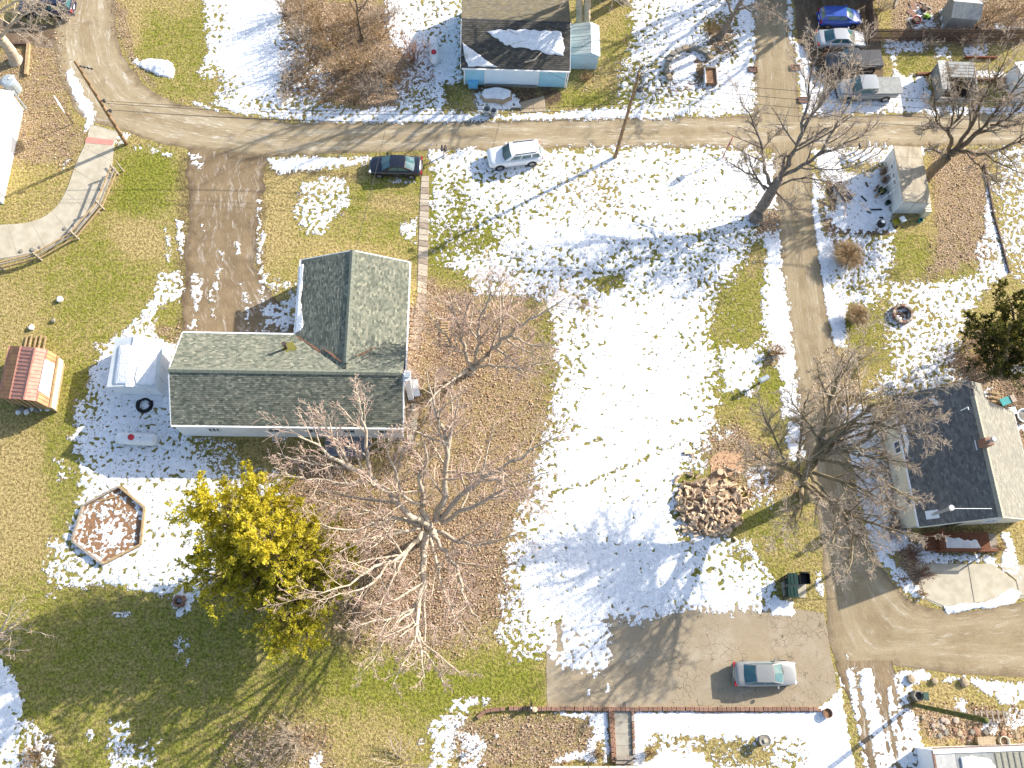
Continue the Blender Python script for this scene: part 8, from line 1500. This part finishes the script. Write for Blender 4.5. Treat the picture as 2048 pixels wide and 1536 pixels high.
# leaning tree at the alley corner
tree('bare_tree', 'leaning bare grey tree reaching over the lane at the crossroad corner', 'tree', (1512, 436), [
 [r(1556,362,3.4,.32),r(1568,342,4.4,.28),r(1582,315,6,.24),r(1596,285,7.8,.20),r(1607,240,9.2,.15),r(1615,180,10.6,.11),r(1626,130,11.8,.07),r(1637,80,12.8,.03)],
 [r(1546,372,3,.24),r(1532,350,4,.19),r(1526,318,5,.16),r(1518,278,6.2,.12),r(1506,240,7.4,.08),r(1486,212,8.4,.05),r(1478,188,9.2,.02)], [r(1519,275,6.3,.07),r(1510,245,7.2,.05),r(1508,215,8.2,.02)], [r(1524,300,5.6,.06),r(1545,275,6.6,.04),r(1570,250,7.6,.02)],
 [r(1594,290,7.6,.17),r(1620,235,9.2,.13),r(1652,193,10.6,.10),r(1690,132,12,.06),r(1742,88,13,.02)], [r(1610,250,8.6,.10),r(1640,212,9.8,.07),r(1645,190,10.4,.04),r(1650,160,11.4,.02)],
 [r(1562,352,3.8,.24),r(1600,335,5,.20),r(1640,305,6.4,.16),r(1665,265,7.8,.12),r(1690,220,9,.08),r(1712,180,10,.03)], [r(1640,308,6.4,.12),r(1680,292,7.2,.09),r(1722,272,8,.06),r(1762,238,9,.02)],
 [r(1536,378,2.8,.14),r(1505,352,4,.10),r(1475,335,4.8,.07),r(1453,323,5.4,.03)], [r(1530,380,2.8,.12),r(1505,340,4.4,.08),r(1497,305,5.6,.03)], [r(1545,376,2.8,.14),r(1600,358,3.8,.09),r(1650,364,4.8,.06),r(1690,384,5.6,.03),r(1715,405,6,.015)], [r(1548,380,2.6,.10),r(1575,405,3.6,.06),r(1600,420,4.4,.02)],
 [r(1563,348,4,.15),r(1567,325,5.2,.13),r(1571,310,5.8,.12)], [r(1598,292,7.4,.12),r(1625,275,8.4,.10),r(1652,256,9.2,.085)], [r(1600,335,5,.09),r(1660,340,6,.06),r(1710,330,7,.04),r(1760,300,7.8,.015)]],
 'bark_grey', 'twig_tan', 103, ((13, .40, 5), (10, .52, 3), (6, .46, 2)), trunk=[r(1512,438,0,.52),r(1520,420,1.0,.46),r(1534,398,2.0,.42),r(1548,374,3.0,.40),r(1560,356,3.8,.33)], rmin=.012, thin=.78)
# tree at the right edge, top
tree('bare_tree', 'large brown bare tree leaning right over the road beside the pale grey shed', 'tree', (1852, 352), [
 [r(1898,308,2.8,.24),r(1902,285,4,.20),r(1900,258,5.4,.16),r(1924,228,6.8,.11),r(1928,200,7.8,.08),r(1945,165,9,.05),r(1952,130,10,.02)], [r(1900,265,5,.12),r(1878,248,6,.10),r(1871,228,6.8,.08),r(1869,185,8.2,.055),r(1882,145,9.6,.02)], [r(1902,250,5.6,.11),r(1906,215,7,.08),r(1895,180,8.2,.05),r(1898,140,9.4,.02)], [r(1876,240,6.2,.05),r(1855,256,7,.04),r(1840,262,7.4,.015)],
 [r(1905,304,3,.24),r(1936,262,5,.20),r(1955,215,7,.16),r(1978,175,8.8,.12),r(2002,138,10.2,.07),r(2025,85,12,.03)], [r(1912,300,3.2,.26),r(1962,258,5.4,.20),r(1996,215,7.4,.14),r(2040,160,9.2,.08),r(2070,120,10.4,.03)], [r(1950,270,4.8,.16),r(2000,245,6.4,.12),r(2050,205,8,.08),r(2100,170,9.4,.03)],
 [r(1918,304,3.2,.20),r(1975,306,4.6,.16),r(2020,290,6,.12),r(2070,270,7.4,.06),r(2130,250,8.6,.02)], [r(1970,308,4.4,.10),r(2005,330,5.4,.07),r(2045,348,6.4,.04),r(2080,365,7,.02)], [r(1930,304,3.6,.10),r(1960,335,4.6,.07),r(1985,355,5.4,.04),r(2005,380,6,.015)], [r(1995,222,7.2,.09),r(1990,180,8.6,.06),r(2000,130,10,.03)], [r(1890,314,2.6,.10),r(1868,300,3.6,.07),r(1850,300,4.2,.03)], [r(1980,250,6,.10),r(2030,252,7.2,.07),r(2080,230,8.4,.03)]],
 'bark_brown', 'twig_tan', 104, ((14, .40, 5), (10, .52, 3), (6, .46, 2)), trunk=[r(1850,354,0,.46),r(1866,340,1,.42),r(1884,324,2,.38),r(1900,309,2.9,.34),r(1914,301,3.3,.28)], rmin=.012, thin=.82)
# big tree by the lane, right
tree('bare_tree', 'big dense bare tree overhanging the lane left of the dark-roofed house', 'tree', (1612, 985), [
 [r(1606,962,4,.26),r(1640,915,6.4,.21),r(1680,900,7.6,.18),r(1725,890,8.6,.13),r(1752,870,9.4,.09),r(1790,850,10.2,.05),r(1840,845,11,.02)], [r(1608,960,4.2,.26),r(1648,892,7,.21),r(1690,858,8,.16),r(1735,818,9,.11),r(1800,790,10,.06),r(1865,785,11,.02)],
 [r(1612,950,4.6,.24),r(1640,880,7,.20),r(1656,822,8.4,.16),r(1666,785,9.4,.12),r(1675,755,10.2,.09),r(1700,715,11,.05),r(1735,685,12,.02)], [r(1660,800,9,.08),r(1640,760,10,.06),r(1635,725,11,.02)], [r(1600,955,4.2,.20),r(1562,930,5.8,.14),r(1512,930,7,.09),r(1478,927,7.8,.03)], [r(1572,930,5.4,.11),r(1552,882,6.8,.08),r(1532,840,7.8,.06),r(1517,795,8.8,.02)], [r(1596,940,4.8,.14),r(1600,880,6.6,.10),r(1605,830,8,.07),r(1615,785,9,.03)],
 [r(1608,968,4,.18),r(1640,998,5,.14),r(1652,1012,5.6,.12)], [r(1604,975,4,.18),r(1598,1012,5.4,.13),r(1572,1050,6.8,.08),r(1542,1092,7.8,.03)], [r(1614,968,4,.20),r(1680,1018,6,.15),r(1702,1060,7.6,.10),r(1704,1110,8.8,.06),r(1690,1150,9.4,.02)], [r(1675,1016,6,.12),r(1740,1045,7.2,.09),r(1790,1060,8.2,.06),r(1850,1072,9,.02)], [r(1690,1040,6.8,.09),r(1730,1090,8,.06),r(1750,1140,9,.03)],
 [r(1640,920,6.4,.16),r(1700,930,7.6,.12),r(1760,960,8.8,.08),r(1835,1005,10,.03)], [r(1626,945,5,.16),r(1690,965,6.8,.12),r(1750,992,8,.07),r(1810,1020,9,.03)], [r(1650,900,7,.12),r(1720,910,8.4,.09),r(1790,920,9.6,.05),r(1840,930,10.4,.02)], [r(1700,850,8.2,.10),r(1760,850,9.4,.07),r(1830,870,10.4,.04),r(1880,880,11,.02)], [r(1720,830,8.8,.09),r(1780,812,9.8,.06),r(1840,820,10.8,.03),r(1885,835,11.4,.02)], [r(1620,950,5,.12),r(1660,1000,6.6,.08),r(1670,1060,8,.05),r(1660,1120,9,.02)], [r(1640,890,7,.12),r(1620,850,8.2,.09),r(1590,810,9.4,.05),r(1575,780,10,.02)]],
 'bark_lichen', 'twig_tan', 105, ((15, .40, 4), (11, .52, 3), (6, .46, 2)), trunk=[r(1614,990,0,.50),r(1611,982,1.6,.44),r(1608,972,3.2,.40),r(1606,962,4.4,.32)], rmin=.010)
for k, (x, y, z, rr) in enumerate(((1650, 872, 7.4, .36), (1597, 966, 4.2, .3))):
    p = Vector(U(x, y, z)); mb = MB(); q = Vector(U(x-9, y+5, z-.5)) if k == 0 else Vector(U(x+6, y+4, z-.6)); mb.cyl(q, p, rr, rr*.85, 12); mb.m[-1] = 1
    tag(obj('sawn_limb', mb, ['bark_grey', 'log_end']), ('larger sawn-off limb end showing pale wood in the dense tree by the lane', 'smaller sawn-off limb end low in the dense tree by the lane')[k], 'limb')
# trees whose crowns leave the frame at the top
tree('bare_tree', 'bare grey tree left of the alley top, leaning over the road border', 'tree', (1440, 72), [
 [r(1462,38,2.4,.20),r(1478,8,4.4,.16),r(1500,-30,6.4,.11),r(1520,-70,8.4,.05)], [r(1470,20,3.6,.12),r(1510,10,5,.08),r(1545,20,6.2,.05),r(1575,40,7,.02)], [r(1465,30,2.8,.12),r(1450,-10,4.6,.08),r(1440,-60,6.4,.04)], [r(1480,5,4.6,.08),r(1520,40,5.6,.05),r(1545,70,6,.02)]],
 'bark_grey', 'twig_tan', 106, ((10, .36, 4), (7, .44, 3), (5, .5, 2)), trunk=[r(1440,74,0,.32),r(1450,56,1.2,.26),r(1463,36,2.6,.22)])
for nm, bx, lean, sd in (('pale grey trunk of a tall bare tree behind the weathered shed, left of two', 1160, -3, 107), ('pale grey trunk of a tall bare tree behind the weathered shed, right of two', 1172, 4, 108)):
    tree('bare_tree', nm, 'tree', (bx, 54), [[r(bx+lean,-18,6,.26),r(bx-60,-80,8.5,.16),r(bx-150,-110,10.5,.08),r(bx-220,-120,12,.03)], [r(bx+lean,-18,6,.26),r(bx+20,-110,9,.18),r(bx+10,-190,12,.08),r(bx,-250,14,.03)], [r(bx,-10,5.6,.15),r(bx-80,-30,8,.10),r(bx-160,-50,10,.06),r(bx-240,-60,11,.02)], [r(bx+lean,-15,5.8,.16),r(bx+90,-50,8,.10),r(bx+170,-60,10,.05),r(bx+230,-50,11,.02)], [r(bx,-5,5,.09),r(bx+50,-10,6,.06),r(bx+90,15,6.6,.03)], [r(bx-60,-80,8.5,.1),r(bx-100,-160,11,.06),r(bx-120,-220,13,.02)]],
     'bark_pale', 'twig_tan', sd, ((9, .34, 4), (6, .42, 3), (4, .5, 2)), trunk=[r(bx,54,0,.36),r(bx+lean*.3,30,2,.30),r(bx+lean*.6,5,4,.28),r(bx+lean,-18,6,.27)], rmin=.012)
tree('bare_tree', 'big leaning bare tree with pale trunk in the upper left corner', 'tree', (32, 120), [
 [r(2,76,3,.30),r(-30,30,6,.22),r(-60,-20,9,.12),r(-80,-60,11,.04)], [r(0,75,3,.16),r(30,40,5,.11),r(60,25,6.4,.06),r(110,30,7.4,.02)], [r(-20,45,5,.14),r(20,10,7,.09),r(60,0,8,.05),r(120,20,8.6,.02)], [r(-30,30,6,.12),r(30,-20,8,.08),r(90,-20,9.4,.04),r(130,0,10,.02)], [r(0,70,3.2,.1),r(20,60,4.4,.07),r(50,58,5.2,.04),r(85,62,5.8,.02)]],
 'bark_pale', 'twig_tan', 109, ((12, .42, 4), (8, .44, 3), (5, .5, 2)), trunk=[r(32,122,0,.50),r(20,100,1.4,.42),r(2,76,3,.36)])
tree('bare_tree', 'pale small bare tree reaching in at the left border near the bottom', 'tree', (-40, 1330), [
 [r(-30,1310,1.5,.12),r(-5,1270,3,.08),r(15,1235,4,.05),r(30,1200,5,.02)], [r(-10,1280,2.6,.07),r(25,1250,3.6,.045),r(60,1215,4.6,.02)], [r(-20,1300,2,.07),r(20,1262,3.2,.05),r(50,1258,4,.03),r(90,1270,4.6,.015)], [r(-30,1320,1.6,.07),r(5,1300,2.8,.05),r(40,1300,3.6,.02)]],
 'bark_pale', 'twig_pink', 110, ((8, .36, 4), (6, .44, 3)), trunk=[r(-42,1334,0,.14),r(-30,1310,1.5,.12)], rmin=.012)
tree('bare_tree', 'slim bare tree rising through the brown thicket at the top', 'tree', (725, 78), [
 [r(718,48,2,.10),r(714,15,4,.075),r(705,-25,6,.05),r(700,-60,7.4,.02)], [r(716,30,3,.06),r(700,5,4.4,.04),r(690,-20,5.4,.015)], [r(716,25,3.2,.06),r(735,0,4.4,.04),r(745,-25,5.4,.015)], [r(720,55,1.6,.05),r(705,40,2.6,.035),r(695,25,3.2,.015)]],
 'bark_brown', 'twig_brown', 111, ((8, .34, 4), (6, .42, 3)), trunk=[r(726,80,0,.15),r(722,64,1,.12),r(718,48,2,.10)])
# a crown outside the frame to the upper right that shades the parked cars and the alley
for k, (bx, by) in enumerate(((1216, -10), (1248, -2))):
    tree('bare_tree', 'bare tree beyond the top border throwing shade on the blue house roof, %s' % ('left of two', 'right of two')[k], 'tree', (bx, by), [[r(bx, by-40, 4, .30), r(bx-20, by-80, 8, .22), r(bx-40, by-110, 11, .12), r(bx-60, by-130, 14, .04)], [r(bx, by-40, 4, .28), r(bx+30, by-70, 8, .2), r(bx+60, by-90, 11, .1), r(bx+80, by-110, 13, .04)], [r(bx, by-50, 5, .2), r(bx-50, by-60, 8, .14), r(bx-90, by-80, 10, .06)]],
     'bark_pale', 'twig_tan', 120+k, ((8, .34, 4), (6, .42, 3), (4, .5, 2)), trunk=[r(bx, by, 0, .42), r(bx, by-40, 4, .34)], rmin=.014)
for k, (bx, by) in enumerate(((1800, -70), (1640, -110))):
    tree('bare_tree', 'bare tree beyond the top border shading the parked cars, %s' % ('right of two', 'left of two')[k], 'tree', (bx, by), [[r(bx, by-30, 3, .28), r(bx-60, by-60, 7, .2), r(bx-90, by-90, 10, .1), r(bx-110, by-110, 12, .04)], [r(bx, by-30, 3, .28), r(bx+50, by-70, 7, .2), r(bx+80, by-90, 10, .1), r(bx+100, by-110, 12, .04)], [r(bx, by-40, 4, .2), r(bx, by-80, 8, .14), r(bx+10, by-120, 11, .05)]],
     'bark_brown', 'twig_brown', 112+k, ((12, .4, 4), (8, .44, 3), (5, .5, 2)), trunk=[r(bx, by, 0, .4), r(bx, by-30, 3, .3)], rmin=.016)

# ------------------------------------------------------------------ shrubs and grasses
def shrub(name, label, cat, px, py, h, n, spread, m, seed, group=None, sub=(5, 4), r0=.03, n_seg=4, lean=(0, 0), rmin=.009):
    rng = np.random.default_rng(seed); b = U(px, py, 0); t = thing(name, label, cat, b, group); a = rng.random(n)*6.2832; s = np.sqrt(rng.random(n))*spread
    st = np.stack([b[0]+.25*s*np.cos(a), b[1]+.25*s*np.sin(a), np.zeros(n)], 1); d = np.stack([s*np.cos(a)+lean[0], s*np.sin(a)+lean[1], h*rng.uniform(.6, 1.1, n)], 1)
    P = st[:, None]+d[:, None]*np.linspace(0, 1, n_seg+1)[None, :, None]+rng.normal(size=(n, n_seg+1, 3))*.04*h; P[:, 0] = st
    Rr = r0*rng.uniform(.6, 1.2, n)[:, None]*np.linspace(1, .35, n_seg+1)[None]; V, q = tubes(P, np.maximum(Rr, rmin), 4); npobj('stems', V, q, m, t, kind='stuff'); Vs = []; Qs = []; off = 0
    for k in sub:
        P, Rr = spawn(rng, P, Rr, k, .45, 3, .15, 1, (20, 60), .1, .14, .7); Rr = np.maximum(Rr, rmin); V, q = tubes(P, Rr, 3); Vs.append(V); Qs.append(q+off); off += len(V)
    npobj('twigs', np.concatenate(Vs), np.concatenate(Qs), m, t, kind='stuff'); return t
rr = random.Random(3)
for k, (x, y, h, n, s) in enumerate(((575, 30, 3.2, 16, 1.6), (610, 20, 3.4, 18, 1.7), (640, 60, 3.4, 26, 1.7), (600, 80, 2.8, 18, 1.5), (665, 95, 3, 26, 1.7), (700, 50, 3, 20, 1.6), (745, 40, 2.4, 18, 1.4), (760, 75, 2, 18, 1.2), (620, 130, 2.2, 20, 1.4), (580, 150, 1.8, 20, 1.3), (690, 140, 2.6, 26, 1.7), (735, 135, 2.6, 26, 1.7), (770, 145, 2.2, 24, 1.4), (620, 180, 1.5, 22, 1.2), (680, 185, 1.7, 22, 1.3), (740, 180, 1.8, 24, 1.4), (790, 165, 1.3, 16, 1.0), (650, 200, 1.1, 16, 1.0), (570, 195, 1.1, 16, 1.0), (710, 205, 1.0, 16, 1.0), (780, 30, 2, 14, 1.2))):
    shrub('shrub', 'leafless brown shrub in the dense thicket above the road', 'shrub', x, y, h, int(n*.95), s, 'twig_brown' if k % 3 else 'twig_tan', 200+k, 'shrubs of the brown thicket', rmin=.011)
shrub('shrub', 'multi-stemmed bare shrub standing in snow beside the red-lidded tank', 'shrub', 828, 122, 3.0, 16, 1.2, 'twig_red', 240, r0=.045)
for k, (x, y, h, n, s, m, lab) in enumerate(((590, 1480, 2.2, 34, 2.0, 'twig_tan', 'wide fan-shaped bare shrub on the lawn near the bottom border'), (520, 1530, 1.8, 24, 1.6, 'twig_tan', 'bare shrub cut by the bottom border left of the fan-shaped one'), (800, 1530, 1.4, 20, 2.0, 'twig_tan', 'low straggly bare shrub at the bottom border'), (1170, 160, .9, 22, .6, 'twig_brown', 'dark clump of dry stalks below the weathered blue shed'), (1782, 1060, 1.0, 26, .9, 'twig_red', 'reddish bare shrub at the southwest corner of the dark-roofed house'), (1825, 1110, 1.1, 28, .9, 'twig_red', 'reddish bare shrub beside the snowy strip and concrete driveway'), (1838, 1150, .9, 24, .8, 'twig_red', 'low reddish shrub at the concrete driveway corner'), (1795, 960, 1.2, 20, .8, 'twig_red', 'bare shrub along the cream west wall, lower'), (1775, 880, 1.2, 20, .8, 'twig_red', 'bare shrub along the cream west wall, upper'), (1765, 348, .8, 20, .5, 'twig_brown', 'dry shrub at the upper corner of the pale grey shed'), (1768, 365, .8, 16, .4, 'twig_red', 'small dark dry plant against the pale grey shed wall'), (1935, 690, 2.2, 24, 1.4, 'twig_pink', 'pinkish bare shrub at the foot of the dark evergreen'), (1960, 725, 1.4, 26, 1.2, 'twig_brown', 'tan dry shrub below the dark evergreen'), (1550, 706, .9, 40, .7, 'straw_grass', 'tan dead perennial clump beside the grey-blue roadside box'), (1980, 40, 3, 26, 2.2, 'twig_brown', 'rust-brown brush right of the grey shed at upper right'), (2030, 25, 3, 24, 2.0, 'twig_brown', 'rust-brown brush in the upper right corner'), (1930, 85, 1.8, 20, 1.6, 'twig_tan', 'bare brush behind the slatted fence'), (1850, 90, 1.6, 16, 1.2, 'twig_tan', 'thin bare brush left of the grey shed'), (1660, 115, 1.2, 20, 1.0, 'twig_red', 'small bare shrub in front of the black pickup'), (1690, 160, 1.0, 18, .9, 'twig_red', 'small bare shrub between the two pickups'), (1420, 62, 1.2, 20, 1.0, 'twig_brown', 'bare shrub at the foot of the tree left of the alley'), (1195, 1505, .7, 20, .5, 'twig_brown', 'dry brown tuft in the snow left of the walkway'), (1300, 1505, .7, 20, .5, 'straw_grass', 'dry tan tuft in the snow right of the walkway'), (1720, 720, 1.6, 18, 1.2, 'twig_tan', 'bare shrub at the lane edge below the grassy clump'), (1690, 800, 1.4, 20, 1.2, 'twig_brown', 'bare brush right of the lane above the snowy strip'), (75, 1510, .9, 30, .9, 'twig_brown', 'dark dry shrub in the shaded lower left corner'), (1405, 145, .6, 20, .5, 'straw_grass', 'dry plant in the ringed planting bed'), (1995, 1095, .7, 20, .5, 'straw_grass', 'yellowish plant at the end of the brown deck'), (1842, 1185, .5, 18, .4, 'straw_grass', 'yellow-green tuft at the tip of the concrete driveway'), (2040, 60, 1.5, 20, 1.5, 'twig_tan', 'bare brush at the right end of the slatted fence'), (1760, 20, 1.6, 18, 1.0, 'twig_tan', 'dry tan brush right of the blue hatchback'))):
    shrub('shrub', lab, 'shrub', x, y, h, n, s, m, 300+k)
def tuft(label, px, py, h, n, spread, seed):
    rng = np.random.default_rng(seed); b = U(px, py, 0); t = thing('ornamental_grass', label, 'grass', b); a = rng.random(n)*6.2832; s = rng.random(n)**.5*spread
    st = np.stack([b[0]+.22*s*np.cos(a), b[1]+.22*s*np.sin(a), np.zeros(n)], 1); u = np.linspace(0, 1, 5)[None, :, None]; d = np.stack([s*np.cos(a), s*np.sin(a), np.zeros(n)], 1); P = st[:, None]+d[:, None]*u**1.3; P[:, :, 2] += (h*rng.uniform(.6, 1.1, n))[:, None]*(1-(1-u[0, :, 0])**2)[None]*(1-.25*(s/spread)[:, None]*u[0, :, 0][None]**2); P[:, 1:] += rng.normal(size=(n, 4, 3))*.03
    V, q = tubes(P, np.broadcast_to(np.linspace(.016, .007, 5)[None], (n, 5)), 3); npobj('blades', V, q, 'straw_grass', t, kind='stuff')
tuft('big tan clump of ornamental grass right of the lane, upper of two', 1688, 520, 1.5, 1700, 1.25, 401); tuft('tan clump of ornamental grass right of the lane, lower of two', 1708, 638, 1.3, 1300, .95, 402)

# ------------------------------------------------------------------ evergreens: sprays of small leaf faces on real limbs
def evergreen(name, label, base, stems, seed, nb, leaf, pal_in, pal_tip, bark='bark_brown', bl=3.4, dens=(7, 7), up=.2, nl=9, tip_up=1.0):
    rng = np.random.default_rng(seed); b = U(*base, 0); t = thing(name, label, 'tree', b); SP = []; SR = []
    for S in stems:
        W_ = np.array([list(U(x, y, z))+[q] for x, y, z, q in S]); P = resample(spline([tuple(p) for p in W_], 4), 14); V, q = tubes(P[None, :, :3], P[None, :, 3], 8); npobj('trunk', V, q, bark, t); SP.append(P[:, :3]); SR.append(P[:, 3])
    P0 = np.stack(SP); R0 = np.stack(SR); lens = np.full(len(SP), bl/.9)
    P1, R1 = spawn(rng, P0, R0, nb, .9, 5, .10, .99, (50, 85), up, .10, .6, lens=lens); P1[:, :, 2] = np.maximum(P1[:, :, 2], .3)
    P2, R2 = spawn(rng, P1, R1, dens[0], .5, 3, .2, 1, (30, 60), .12, .12, .6); P3, R3 = spawn(rng, P2, R2, dens[1], .55, 2, .1, 1, (25, 60), .12, .12, .6, lmin=.22)
    Vs = []; Qs = []; off = 0
    for P, Rr in ((P1, R1), (P2, R2)): V, q = tubes(P, np.maximum(Rr, .01), 4); Vs.append(V); Qs.append(q+off); off += len(V)
    npobj('branches', np.concatenate(Vs), np.concatenate(Qs), bark, t, kind='stuff')
    # leaf faces along the last order
    B = len(P3); par = np.repeat(np.arange(B), nl); m = len(par); f = rng.random(m)*1.999; i0 = f.astype(int); w_ = (f-i0)[:, None]; C = P3[par, i0]*(1-w_)+P3[par, i0+1]*w_; D = P3[par, i0+1]-P3[par, i0]; D /= np.linalg.norm(D, axis=1, keepdims=True)+1e-9
    D = D+rng.normal(size=(m, 3))*.55; D[:, 2] += .25; D /= np.linalg.norm(D, axis=1, keepdims=True); S = np.cross(D, rng.normal(size=(m, 3))); S /= np.linalg.norm(S, axis=1, keepdims=True)+1e-9
    L = leaf[0]*rng.uniform(.6, 1.4, m)[:, None]; Wd = leaf[1]*rng.uniform(.7, 1.3, m)[:, None]; V = np.stack([C, C+D*L*.5+S*Wd, C+D*L, C+D*L*.5-S*Wd], 1).reshape(-1, 3); Q = np.arange(4*m).reshape(-1, 4)
    # tips are more golden: fraction along the limb
    tw = rng.random(B); pr = np.clip((np.array(P3[:, 0, 2])/max(P0[:, :, 2].max(), 1))*tip_up+tw*.5-.25, 0, 1)[par][:, None]; a = np.array(pal_in)[rng.integers(0, len(pal_in), m)]; c = np.array(pal_tip)[rng.integers(0, len(pal_tip), m)]
    T = (a*(1-pr)+c*pr)*rng.uniform(.75, 1.2, (m, 1)); T = np.concatenate([T, np.ones((m, 1))], 1); print(label, 'leaves', m)
    npobj('foliage', V, Q, 'leaf', t, False, T, 'stuff')
evergreen('evergreen_tree', 'tall golden yellow-green evergreen beside the big bare tree at lower left', (592, 1180), [
 [r(592,1180,0,.3),r(582,1160,3,.26),r(560,1120,7,.18),r(535,1085,10.5,.10),r(520,1060,12.5,.03)], [r(590,1178,0,.2),r(560,1140,3,.17),r(505,1080,6,.12),r(465,1025,8.6,.06),r(448,990,10,.02)], [r(596,1184,0,.2),r(618,1170,2,.16),r(650,1150,4,.10),r(684,1138,5.6,.03)], [r(592,1190,0,.2),r(590,1215,2.4,.15),r(588,1245,4.4,.08),r(585,1278,6,.02)], [r(586,1178,0,.16),r(530,1150,2.4,.13),r(470,1115,4.4,.08),r(430,1100,6,.02)], [r(560,1130,5,.12),r(540,1050,7.5,.09),r(520,990,9.5,.05),r(510,960,10.5,.02)], [r(585,1150,3,.12),r(600,1110,5.5,.09),r(600,1070,7.5,.05),r(590,1040,9,.02)], [r(540,1160,2.4,.12),r(480,1150,4,.09),r(430,1130,5.4,.06),r(400,1115,6.4,.02)], [r(505,1080,6,.1),r(450,1040,7.6,.07),r(420,1000,9,.04),r(408,980,9.8,.02)]], 501, 32, (.15, .042), [(.36, .37, .035), (.42, .41, .04), (.30, .33, .035)], [(.84, .70, .06), (.76, .67, .06), (.90, .76, .11), (.64, .60, .06)], bl=3.7, dens=(7, 6), nl=13, tip_up=1.25)
evergreen('evergreen_tree', 'dark green evergreen at the right border beyond the snowy yard', (2012, 740), [
 [r(2012,740,0,.28),r(2010,720,3,.22),r(2012,690,6,.14),r(2020,650,9,.04)], [r(2010,735,0,.2),r(1985,700,3,.15),r(1965,665,5.4,.08),r(1955,640,7,.02)], [r(2015,735,1,.2),r(2030,680,4,.15),r(2025,620,7,.08),r(2015,590,8.6,.03)], [r(2018,730,1,.2),r(2060,690,4,.14),r(2080,640,7,.06),r(2085,610,8.4,.02)]], 502, 26, (.17, .05), [(.06, .08, .022), (.075, .09, .022), (.05, .065, .022)], [(.17, .15, .025), (.26, .19, .025), (.11, .125, .03)], bl=2.6, dens=(6, 6), nl=9, tip_up=.55)
